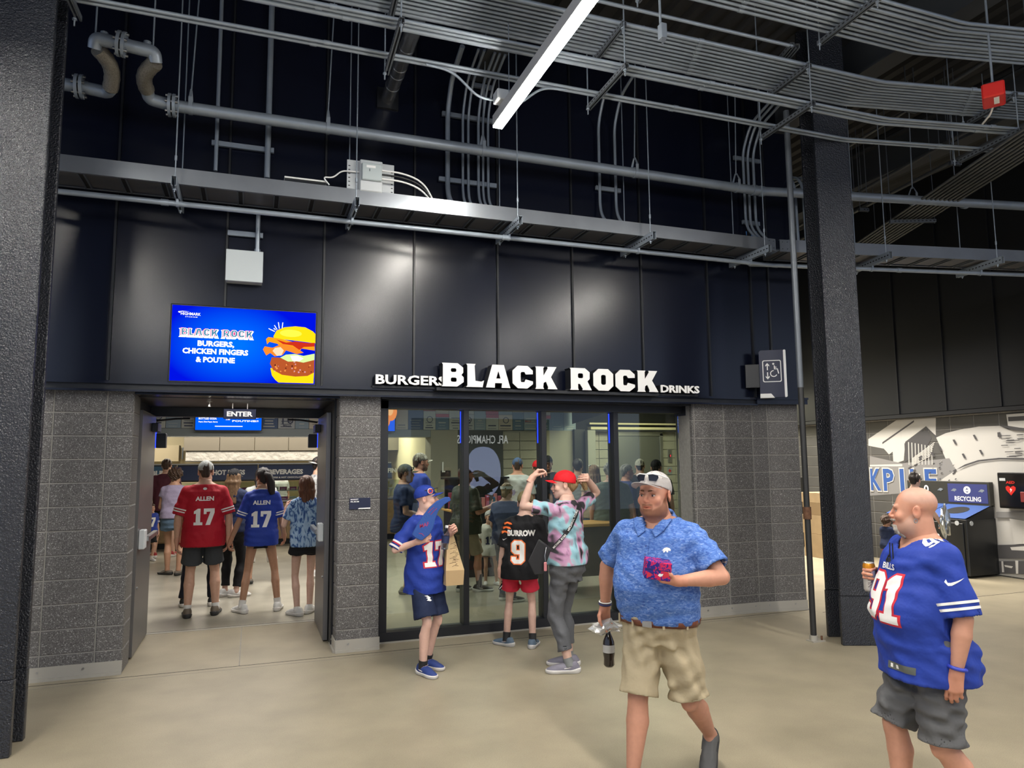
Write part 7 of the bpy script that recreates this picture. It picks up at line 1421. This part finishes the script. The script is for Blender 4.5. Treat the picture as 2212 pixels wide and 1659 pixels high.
p.body(face=False); p.shirt(cloth_mix('tie_dye_blue', ((.03, .07, .22), (.06, .14, .36), (.30, .46, .68), (.42, .56, .74)), 7, (.34, .47, .52, .66), 2.0, (2.2, 1, 1)), hem=.485, sleeve=.72, ease=.022); p.bottoms(CBK, .30, ease=.02, flare=1.2); p.shoes(SHW, SOW, high=1.05, sock=(CW, .03)); p.hair(HA, long=.26, low=-.14, top=.014, seed=12)
p = mk('man in white backward cap and pale patterned shirt at the drinks counter', (684, 1246), 981, 74, cap=.02, skin=SK, girth=1.04, ho=dict(beard=((.06, .04, .03), .7)))
p.body(); p.shirt(cloth_mix('pale_print', ((.20, .20, .22), (.42, .42, .42), (.50, .50, .49)), 16, (.35, .5, .6), 1.5), hem=.48, sleeve=.75); p.bottoms(CBK, .9); p.shoes(SHW, SOW); p.cap(CLG, back=True); p.hair(HD, low=-.04, top=.004)
# staff behind the counter
for x, y, rel, m, lab in ((604, 1040, 165, CLG, 'server in grey shirt behind the counter at the drinks end'), (668, 1050, 200, CBK, 'server in black shirt behind the counter near the patterned shirt')):
    b = pxY(x, 1035, 18.3); az = math.degrees(math.atan2(b.x, b.y)); p = Person(lab, (b.x, 18.3, 0), az+rel, H=1.66, h=.016, skin=SKT); p.body(face=False); p.shirt(m, hem=.5, sleeve=.6); p.bottoms(CBK, 1.9, flare=1.0, name='trousers'); p.shoes(SHK, SOK); p.hair(HD, low=-.04, top=.004); p.cap(CBK)
# ---------------------------------------------------------------- people behind the glass
p = mk('man in olive cap, navy t-shirt and khaki shorts at the left window pane', (872, 1281), 998, 84, cap=.025, h=.011, skin=SKT, girth=1.12, belly=.05, limb=1.05, ho=dict(jowl=1, beard=((.2, .12, .09), .3)), legs={'R': dict(at=(.09, .02)), 'L': dict(at=(-.10, .18))}, arms={'R': dict(up=(.18, .02, -1), fo=(-.2, .95, -.25)), 'L': dict(up=(-.18, .1, -1), fo=(.2, .95, -.1))})
p.body(); p.shirt(CN, hem=.47, sleeve=.72, ease=.024); p.bottoms(cloth('stone', (.27, .25, .20)), .92); p.shoes(mat('shoe_khaki', (.17, .16, .12), .7), mat('sole_khaki', (.12, .11, .09))); c, CT = p.cap(COLV, tilt=-4); p.hair(HB, low=-.03, top=.004); p.glasses(CT, .115, .082, SHK, mat('lens_dark', (.012, .013, .02)))
p = mk('bearded man in camouflage cap and royal blue shirt behind the olive cap', (905, 1262), 974, 66, cap=.025, skin=SKR, girth=1.0, ho=dict(beard=((.10, .05, .03), .95)))
p.body(); p.shirt(CBL, hem=.47, sleeve=.8); p.bottoms(CDG, .9); p.shoes(SHW, SOW); p.cap(cloth_mix('camo', ((.10, .09, .07), (.26, .24, .20), (.38, .36, .32)), 26, (.35, .5, .65)), tilt=-3); p.hair(HB, low=-.04, top=.004)
p = mk('man in olive ALLEN 17 jersey and navy cap holding a drink at the window', (1006, 1279), 1002, 52, cap=.025, h=.011, skin=SKR, girth=1.10, belly=.03, ho=dict(beard=((.12, .06, .04), .8)), legs={'R': dict(at=(.10, .16), yaw=35), 'L': dict(at=(-.10, 0))}, arms={'R': dict(up=(.25, .1, -1), fo=(.0, 1, .30), curl=(48, 44, 30)), 'L': dict(up=(-.25, .0, -1), fo=(.1, .8, .1))}, head=(26, 0, 0))
p.body(); jersey(p, COLV, 'ALLEN', '17', 0, mat('print_dim', (.03, .035, .03), .6), mat('print_dim2', (.12, .12, .10), .6), None, hem=.46); p.bottoms(CTAN, .9); p.shoes(SHK, SOW, sock=(SHK, .16)); p.hair(HB, low=-.06); c, CT = p.cap(CN, tilt=-3)
oli = p
p = mk('toddler in white 17 jersey and grey cap facing the window', (1058, 1262), 1104, 172, cap=.02, h=.010, skin=SK, girth=1.05, limb=.92, hs=1.22, ho=dict(jaw=.9, brow='fair'), head=(-10, 8, 0), hoff=(0, 0, .01), legs={'R': dict(at=(.06, 0)), 'L': dict(at=(-.09, .08), yaw=-30)})
p.body(); p.shirt(cloth('jersey_white', (.58, .56, .50)), hem=.40, sleeve=.95, ease=.024, sl=(1.4, 1.8)); p.bottoms(cloth('mauve', (.22, .14, .17)), .55); p.shoes(SHW, SOW, high=1.1); p.number('17', .56, .115, LETN, back=False); p.collar(LETN, .006); p.cap(cloth_mix('camo_grey', ((.20, .20, .22), (.40, .38, .36), (.46, .44, .42)), 26, (.35, .5, .65)), L=.06)
p = mk('woman in white visor, navy t-shirt and grey shorts at the window', (1096, 1298), 1042, 22, cap=0, h=.012, skin=SK, girth=1.06, hips=1.06, arms={'L': dict(up=(-.2, .1, -1), fo=(0, .7, -.6)), 'R': dict(up=(.2, .2, -1), fo=(0, 1, .1))}, legs={'R': dict(at=(.10, -.05), yaw=40), 'L': dict(at=(-.09, .05))})
p.body(face=False); p.shirt(CN, hem=.48, sleeve=.8, ease=.024); p.bottoms(CDG, .75); p.shoes(SHK, SOW, sock=(CN, .06)); p.hair(HF, low=-.10, top=.012, bun=((0, -.11, -.04), (.045, .035, .05)), seed=7)
mb = MB(); ring = [p.HT@np.array((.094*math.sin(t), -.012+.116*math.cos(t), .040)) for t in [2*PI*k/28 for k in range(28)]]; r2_ = [v+np.array((0, 0, .036)) for v in ring]; mb.add(ring+r2_, [(k, (k+1) % 28, 28+(k+1) % 28, 28+k) for k in range(28)], CW, True); vz = mb.build('visor', None, p.root); cap_brim(p.HT, CW, vz, z0=.045)
p = mk('broad man in pale grey t-shirt and blue cap with his back to the window', (1120, 1230), 985, 6, cap=.02, skin=SKR, girth=1.16, belly=.03, ho=dict(neck=1.15))
p.body(face=False); p.shirt(CLG, hem=.47, sleeve=.8, ease=.026); p.bottoms(CDG, .95); p.shoes(SHK, SOW); p.hair(HB, low=-.05, top=.004); p.cap(cloth('cap_slate', (.05, .085, .17)), opening=True); p.decal(shape_geo([circ(0, 0, .05, 14, .06)]), placeT((-.07, -.6, .69*p.H), (1, 0, 0)), (0, 1, 0), cloth('lilac', (.25, .22, .34)), 'print')
p = mk('person in red cap and black t-shirt with a blue strap, back to the window', (1163, 1217), 991, -6, cap=.02, skin=SK, girth=1.02)
p.body(face=False); p.shirt(CBK, hem=.47, sleeve=.75); p.bottoms(CBK, .9); p.shoes(SHW, SOW); p.hair(HB, low=-.05, top=.004); p.cap(CCAPR); p.decal(shape_geo([[(-.16, -.02), (-.13, -.03), (.06, .16), (.03, .18)]]), placeT((0, -.6, .70*p.H), (1, 0, 0)), (0, 1, 0), CDEN, 'strap')
p = mk('man in black cap and black shirt facing the window from the queue', (1186, 1214), 981, 178, cap=.02, skin=SK, girth=1.04, ho=dict(beard=((.05, .035, .03), .7)), head=(0, -8, 0))
p.body(); p.shirt(CBK, hem=.47, sleeve=.75); p.bottoms(CDG, 1.9, flare=1.0, name='trousers'); p.shoes(SHK, SOW); p.cap(CBK, L=.07); p.hair(HD, low=-.03, top=.004)
p = mk('dark haired man in grey t-shirt beside the black door frame', (1252, 1222), 990, 8, cap=0, skin=SKT, girth=1.0)
p.body(face=False); p.shirt(CGR, hem=.48, sleeve=.7); p.bottoms(CBK, 1.9, flare=1.0, name='trousers'); p.shoes(SHK, SOK); p.hair(HD, top=.014, low=-.06)
p = mk('woman with white sunglasses on long fair brown hair in a tan top', (1288, 1236), 1003, -12, cap=0, skin=SKP, girth=.95, shoulders=.92)
p.body(face=False); p.shirt(CTAN, hem=.5, sleeve=.3); p.bottoms(CDEN, .5); p.shoes(SHW, SOW); p.hair(HL, long=.16, low=-.12); p.glasses(p.HT, .085, .105, LETW, mat('lens_dark', (.012, .013, .02)))
p = mk('heavy grey haired man in sage green t-shirt with his back to the window', (1325, 1262), 1000, -4, cap=0, h=.011, skin=SK, girth=1.24, belly=.04, arms={'L': dict(up=(-.28, .05, -1), fo=(-.05, .3, -1)), 'R': dict(up=(.28, .05, -1), fo=(.05, .5, -.8))}, ho=dict(neck=1.1))
p.body(face=False); p.shirt(CGN, hem=.47, sleeve=.85, ease=.03, flare=.02); p.bottoms(CBK, .95); p.shoes(SHK, SOK); p.hair(HG, top=.022, low=-.06, curl=.008, side=1.2)
p = mk('grey haired man in navy shirt turned right near the lift doors', (1358, 1236), 1002, 66, cap=0, skin=SKR, girth=1.04)
p.body(); p.shirt(cloth('dark_blue', (.025, .035, .13)), hem=.48, sleeve=.8); p.bottoms(CKH, .9); p.shoes(SHW, SOW); p.hair(HG, top=.012)
p = mk('person in white cap and black t-shirt facing the lift doors', (1388, 1213), 988, 4, cap=.02, skin=SK, girth=1.0)
p.body(face=False); p.shirt(CBK, hem=.48, sleeve=.7); p.bottoms(CDG, .9); p.shoes(SHK, SOW); p.hair(HD, low=-.05, top=.004); p.cap(cloth('cap_cream', (.58, .56, .46)))
p = mk('person in black cap and dark t-shirt facing the lift call panel', (1424, 1236), 989, 14, cap=.02, skin=SK, girth=1.06)
p.body(face=False); p.shirt(CDG, hem=.48, sleeve=.7); p.bottoms(CBK, .9); p.shoes(SHK, SOW); p.hair(HD, low=-.05, top=.004); p.cap(CBK)
# ---------------------------------------------------------------- by the bins on the right
p = mk('woman with dark hair in a bun and blue t-shirt at the bins', (1990, 1251), 1020, 18, cap=0, h=.011, skin=SKP, girth=.96, shoulders=.92, arms={'R': dict(up=(.25, .1, -1), fo=(.2, .5, -.6), curl=(45, 40, 30)), 'L': dict(up=(-.2, .2, -1), fo=(.1, 1, .1))}, ho=dict(neck=.85))
p.body(face=False); p.shirt(cloth('mid_blue', (.035, .10, .36)), hem=.50, sleeve=.62); p.bottoms(CDG, 1.9, flare=1.0, name='trousers'); p.shoes(SHK, SOW); p.hair(HD, low=-.05, top=.012, bun=((0, -.06, .115), (.045, .045, .04)))
binw = p
p = mk('small child with curly dark hair in navy top beyond the bald man', (1922, 1246), 1116, 40, cap=0, h=.011, skin=SKT, girth=1.0, limb=.9, hs=1.15, arms={'L': dict(up=(-.2, .2, -1), fo=(0, 1, 0)), 'R': dict(up=(.2, .3, -.9), fo=(-.4, .9, .1))})
p.body(face=False); p.shirt(CN, hem=.46, sleeve=.8); p.bottoms(CRED, .6); p.shoes(SHW, SOW); p.hair(HB, top=.03, low=-.10, curl=.012, side=1.25)
# ================================================================== things held and carried
def loc_of(p, v): return p.root.matrix_basis.inverted()@Vector(v)
def hand_pt(p, nm, f=.07, side=.03): w, x, y, z = p.built['hand'+nm]; return W(p, w+y*f*p.q-z*side*p.q), WD(p, y), WD(p, z), WD(p, x)
def pxplane(pts, Y): return [pxY(x, y, Y) for x, y in pts]
def slab(mb, pts, Y, t, m):
    a = pxplane(pts, Y); n = len(a); b = [v+Vector((.15, 1, 0)).normalized()*t for v in a]
    mb.add(a+b, [tuple(range(n-1, -1, -1)), tuple(range(n, 2*n))]+[(i, (i+1) % n, n+(i+1) % n, n+i) for i in range(n)], m); return mb
def recentre(o, c):
    o.data.transform(Matrix.Translation(-Vector(c))); return o
# foam finger
h, hy, hz, hx = hand_pt(boy, 'R', .08, .02); YF = h.y-.05
r = empty('foam_finger', h, 0, 'curved blue foam finger with red lettering held by the boy in blue', 'foam finger')
OUT = [(972, 1074), (962, 1074), (943, 1083), (928, 1096), (913, 1115), (901, 1134), (890, 1155), (898, 1163), (911, 1168), (928, 1155), (936, 1140), (940, 1123), (947, 1104), (960, 1090), (974, 1081)]
MFO = mat('foam_blue', (.022, .075, .30), .85, bump=.3, bscale=120); q = MB(); slab(q, OUT, YF, .035, MFO); o = q.build('foam_body', None, r); recentre(o, h); bv = o.modifiers.new('bevel', 'BEVEL'); bv.width = .006; bv.segments = 2
c = pxY(916, 1140, YF-.001)-h; d = (pxY(930, 1118, YF)-pxY(905, 1146, YF)).normalized()
flat('lettering', text_geo('MAF', .032, .085, .005, shear=.2), placeT(c+d*.01, (1, 0, .25)), mat('foam_red', (.42, .03, .10), .8), r)
q = MB()
for a, b in (((925, 1108), (938, 1096)), ((930, 1112), (944, 1098)), ((905, 1152), (916, 1158))): q.tube([pxY(*a, YF-.001)-h, pxY((a[0]+b[0])/2+1, (a[1]+b[1])/2-2, YF-.001)-h, pxY(*b, YF-.001)-h], .0025, 5)
q.build('scribble', mat('foam_red', (.42, .03, .10)), r)
# water bottle
h, hy, hz, hx = hand_pt(boy, 'L', .06, .03)
def clear_mat(name, col):
    m = bpy.data.materials.new(name); m.use_nodes = True; nt = m.node_tree; nt.nodes.remove(nt.nodes['Principled BSDF']); t = nt.nodes.new('ShaderNodeBsdfTransparent'); t.inputs[0].default_value = col; g = nt.nodes.new('ShaderNodeBsdfGlossy'); g.inputs[1].default_value = .05; f = nt.nodes.new('ShaderNodeLayerWeight'); f.inputs[0].default_value = .45
    x = nt.nodes.new('ShaderNodeMixShader'); nt.links.new(f.outputs['Facing'], x.inputs[0]); nt.links.new(t.outputs[0], x.inputs[1]); nt.links.new(g.outputs[0], x.inputs[2]); nt.links.new(x.outputs[0], nt.nodes['Material Output'].inputs[0]); return m
bp_ = pxY(960, 1187, h.y-.04); r = empty('water_bottle', bp_, 0, 'clear plastic water bottle with white cap held by the boy in blue', 'bottle'); r.rotation_euler = (0, R(6), 0)
q = MB(); q.lathe([(0, 0), (.028, 0), (.032, .008), (.031, .04), (.033, .05), (.031, .06), (.033, .12), (.030, .14), (.014, .17), (.013, .185)], 18, clear_mat('clear_plastic', (.62, .70, .78, 1))); q.build('bottle_body', None, r)
q = MB(); q.lathe([(.0335, .055), (.0335, .115)], 18, mat('bottle_label', (.02, .03, .09), .4)); q.build('bottle_label', None, r); q = MB(); q.lathe([(0, .204), (.013, .204), (.0145, .200), (.0145, .183), (.013, .182)], 14, M_LETTER); q.build('bottle_cap', None, r)
# paper carrier
Yb = h.y-.06; r = empty('paper_carrier', pxY(983, 1264, Yb), 0, 'tan paper food carrier tapering to a folded top held by the boy', 'bag'); c0 = r.location
MPB = mat('kraft_paper', (.50, .36, .19), .75, noise=.08, nscale=12); MPF = mat('kraft_front', (.42, .29, .15), .75)
f = [v-c0 for v in pxplane([(963.5, 1266), (1001, 1263), (1003, 1231), (963, 1233)], Yb)]; k_ = [v-c0+Vector((0, .11, 0)) for v in pxplane([(974, 1160), (987, 1158)], Yb)]; bk = [f[0]+Vector((0, .13, 0)), f[1]+Vector((0, .13, 0))]
q = MB(); q.add(f+k_+bk, [(0, 1, 2, 3)], MPF); q.add(f+k_+bk, [(3, 2, 5, 4), (1, 7, 5, 2), (0, 3, 4, 6), (0, 6, 7, 1), (6, 4, 5, 7)], MPB); q.build('carrier_body', None, r)
q = MB(); n = (f[2]-f[3]).normalized(); u = (k_[0]-f[3]).normalized(); 
for i in range(16): t = .12+i*.05; q.tube([f[3]+n*(.055+.03*math.sin(i*2.1))+u*(t*.28)+Vector((0, -.003, 0)), f[3]+n*(.075+.02*math.sin(i*1.3))+u*(t*.28+.010)+Vector((0, -.003, 0)), f[3]+n*(.095+.015*math.cos(i*1.7))+u*(t*.28+.003)+Vector((0, -.003, 0))], .0015, 4)
q.build('script_print', mat('print_sepia', (.08, .045, .02), .7), r)
# crumpled foil and cola bottle in the polo man's right hand
h, hy, hz, hx = hand_pt(polo, 'R', .11, .02)
def crumple(name, c, rx, m, label, cat, seed, n=220, parent=None, nm=None):
    rs = np.random.RandomState(seed); bm = bmesh.new(); bmesh.ops.create_icosphere(bm, subdivisions=3, radius=1.0)
    for v in bm.verts: v.co = Vector((v.co.x*rx[0], v.co.y*rx[1], v.co.z*rx[2]))*(1+.35*(rs.rand()-.5))+Vector((.15*rx[0]*math.sin(v.co.z*7), 0, .3*rx[2]*math.sin(v.co.x*5+1)))
    q = MB(); q.addbm(bm, m)
    if parent: return q.build(nm, None, parent)
    o = q.build(name, None, None, c); return tag(o, label, cat)
MFOIL = mat('foil', (.66, .66, .65), .30, metal=.55); fo_ = crumple('foil_wrap', h+Vector((.0, -.01, -.015)), (.105, .05, .038), MFOIL, 'crumpled silver foil wrap in the hand of the man in the blue polo', 'foil', 3)
bb = h+Vector((.005, -.03, -.245)); r = empty('cola_bottle', bb, 0, 'small cola bottle with silver label hanging from the hand holding the foil', 'bottle'); MCO = mat('cola', (.012, .006, .005), .08, coat=.5)
q = MB(); q.lathe([(0, 0), (.024, 0), (.033, .012), (.031, .05), (.0355, .075), (.0355, .125), (.033, .15), (.018, .185), (.0125, .20), (.0125, .212)], 20, MCO); q.build('bottle_body', None, r); q = MB(); q.lathe([(.0365, .085), (.0365, .130)], 20, mat('label_silver', (.50, .50, .50), .35, metal=.3)); q.build('bottle_label', None, r); q = MB(); q.lathe([(.0145, .208), (.0145, .222), (0, .224)], 14, MFOIL); q.build('bottle_cap', None, r)
# patterned food box in his left hand
h, hy, hz, hx = hand_pt(polo, 'L', .115, .058)
MBX = cloth_mix('box_print', ((.02, .02, .16), (.025, .02, .20), (.10, .02, .22), (.55, .015, .07), (.50, .02, .10), (.03, .02, .18)), 26, (.32, .46, .49, .52, .62, .66), 2.2)
Yx = h.y-.02; c = h; r = empty('food_carton', c, R(-24), 'small red and blue patterned food carton held against the blue polo', 'box')
q = MB(); q.bbox(-.068, .068, -.05, .05, -.048, .048, .004, MBX); o = q.build('carton_body', None, r); q = MB(); q.box(-.067, .067, -.0515, -.050, .004, .006, LETN); q.build('flap_seam', None, r)
q = MB(); mflat(q, shape_geo([[(-.012, -.004), (-.004, .008), (.006, .006), (.016, .008), (.012, -.004), (.0, -.01)]]), placeT((.012, -.0515, -.018), (1, 0, 0)), LETW); mflat(q, shape_geo([circ(0, 0, .016, 14)]), placeT((.042, -.0512, -.012), (1, 0, 0)), LETR); mflat(q, shape_geo([circ(0, 0, .012, 14)]), placeT((-.045, -.0512, -.025), (1, 0, 0)), LETR); q.build('print', None, r); r.rotation_euler = (R(6), R(8), R(-24))
# drink can in the bald man's hand
h, hy, hz, hx = hand_pt(bald, 'R', .085, .034); r = empty('drink_can', h-Vector((0, 0, .075)), 0, 'tall white drink can with orange top in the bald man’s hand'.replace('’', ''), 'can'); r['label'] = 'tall white drink can with orange top band held by the bald man'
q = MB(); q.lathe([(0, .006), (.022, .004), (.024, 0), (.030, .010), (.030, .128)], 24, mat('can_white', (.60, .60, .60), .3, metal=.5)); q.build('can_body', None, r); q = MB(); q.lathe([(.0303, .118), (.0303, .131), (.026, .144)], 24, mat('can_orange', (.72, .28, .02), .25, metal=.6)); q.build('orange_band', None, r); q = MB(); q.lathe([(.0262, .143), (.0265, .148), (.024, .148), (.023, .144), (0, .144)], 24, M_STEEL); q.build('can_lid', None, r)
vs, fs = text_geo('NUTRL', .018, .085, .0); dC = Vector((-h.x, -h.y, 0)).normalized(); sC = Vector((0, 0, 1)).cross(dC); q = MB(); a0 = math.atan2(dC.y, dC.x); q.add([Vector((.0306*math.cos(a0-(v.y-.009)/.030), .0306*math.sin(a0-(v.y-.009)/.030), .066+v.x)) for v in vs], fs, mat('can_ink', (.10, .09, .08), .5)); q.build('lettering', None, r)
# shoulder bag of the woman in the red cap
def px_decal(p, pts, m, name, parent=None, off=.004, Yo=.5, bvh=None, holes=None):
    Y = p.root.location.y-Yo; L = [pxY(x, y, Y) for x, y in pts]; c = sum(L, Vector())/len(L); Mi = p.root.matrix_basis.inverted(); ax = Vector((1, 0, 0)); loc = [(v.x-c.x, v.z-c.z) for v in L]; T = Mi@placeT(c, (1, 0, 0)); d = (Mi.to_3x3()@(c-Vector(CO))).normalized()
    return p.decal(shape_geo([loc]), T, d, m, name, parent, off, .02, bvh)
r = empty('shoulder_bag', wom.root.location, 0, 'black angular shoulder bag on a lettered strap behind the woman in the red cap', 'bag'); r.rotation_euler = wom.root.rotation_euler
px_decal(wom, [(1250, 1080), (1258, 1083), (1250, 1112), (1238, 1140), (1218, 1166), (1196, 1190), (1189, 1184), (1212, 1160), (1231, 1135), (1243, 1108)], LETK, 'strap', r, .006)
def px_decal_geo(p, geo, m, name, parent, off, Yo=.5):
    Y = p.root.location.y-Yo; vs, fs = geo; L = [pxY(v.x, v.y, Y) for v in vs]; c = sum(L, Vector())/len(L); Mi = p.root.matrix_basis.inverted(); d = (Mi.to_3x3()@(c-Vector(CO))).normalized(); return p.decal((L, fs), Mi, d, m, name, parent, off, .03)
for a, b in (((1193, 1186), (1224, 1153)), ((1226, 1150), (1249, 1098))):
    g, fs = text_geo('MICHAEL KORS', 5.0, (Vector(b)-Vector(a)).length*.94, .02); dx = (Vector(b)-Vector(a)).normalized(); dn = Vector((dx.y, -dx.x)); mid = (Vector(a)+Vector(b))/2
    px_decal_geo(wom, ([Vector((*(mid+dx*v.x+dn*(v.y-2.5)), 0)) for v in g], fs), LETW, 'strap_lettering', r, .010)
Yg = wom.root.location.y-.20; poly = [(1163, 1166), (1141, 1212), (1155, 1242), (1172, 1240), (1190, 1188), (1180, 1178)]; a = [loc_of(wom, v) for v in pxplane(poly, Yg)]; b = [loc_of(wom, v+Vector((.03, .06, 0))) for v in pxplane(poly, Yg)]; n = len(a)
q = MB(); q.add(a+b, [tuple(range(n-1, -1, -1)), tuple(range(n, 2*n))]+[(i, (i+1) % n, n+(i+1) % n, n+i) for i in range(n)], mat('bag_black', (.014, .014, .016), .45)); o = q.build('bag_body', None, r); bv = o.modifiers.new('bevel', 'BEVEL'); bv.width = .006; bv.segments = 2
q = MB(); q.tube([loc_of(wom, pxY(1180, 1182, Yg)), loc_of(wom, pxY(1177, 1200, Yg-.02)), loc_of(wom, pxY(1178, 1212, Yg-.02))], .003, 6, M_STEEL); q.build('key_ring', None, r); t0 = loc_of(wom, pxY(1178, 1222, Yg-.02)); q = MB(); q.bbox(t0.x-.014, t0.x+.014, t0.y-.01, t0.y+.01, t0.z-.045, t0.z+.03, .006, mat('fob_pink', (.55, .20, .22), .4)); q.build('key_fob', None, r)
g, fs = text_geo('Summit', 7.0, 30, .02); px_decal_geo(polo, ([Vector((1572+v.x+.0*v.y, 1217-v.y+.06*v.x, 0)) for v in g], fs), LETW, 'lettering', polo.shirt_o, .004, .8)
# sunglasses in the hand of the child in black
h, hy, hz, hx = hand_pt(kid, 'L', .10, .02); r = empty('sunglasses', h, 0, 'dark sunglasses with white arms hanging from the hand of the child in black', 'sunglasses'); q = MB()
q.tube([(0, 0, .0), (.02, -.01, -.05), (.0, -.01, -.09)], .004, 6, LETK); q.add([(.03, -.02, -.04), (.0, -.02, -.05), (-.03, -.02, -.10), (-.01, -.02, -.115), (.025, -.02, -.075)], [(0, 1, 2, 3, 4)], mat('lens_dark', (.012, .013, .02))); q.tube([(.02, -.02, -.06), (-.02, -.022, -.10)], .004, 6, LETW); q.build('frame', None, r)
# crinkled silver bag at the bins, small bottle by the window
h, hy, hz, hx = hand_pt(binw, 'R', .08, .02); crumple('foil_bag', pxY(2042, 1128, h.y-.10), (.075, .06, .20), mat('foil_bag', (.50, .52, .52), .18, metal=.9), 'crinkled silver bag hanging beside the woman at the bins', 'bag', 9)
h, hy, hz, hx = hand_pt(oli, 'R', .08, .035); r = empty('soda_bottle', h-Vector((0, 0, .09)), 0, 'small bottle with blue cap held by the man in the olive jersey', 'bottle'); q = MB(); q.lathe([(0, 0), (.03, 0), (.032, .12), (.014, .16), (.013, .17)], 14, mat('soda_teal', (.05, .22, .30), .3)); q.build('bottle_body', None, r); q = MB(); q.lathe([(.015, .168), (.015, .19), (0, .19)], 12, mat('cap_blue', (.03, .2, .5), .4)); q.build('bottle_cap', None, r)
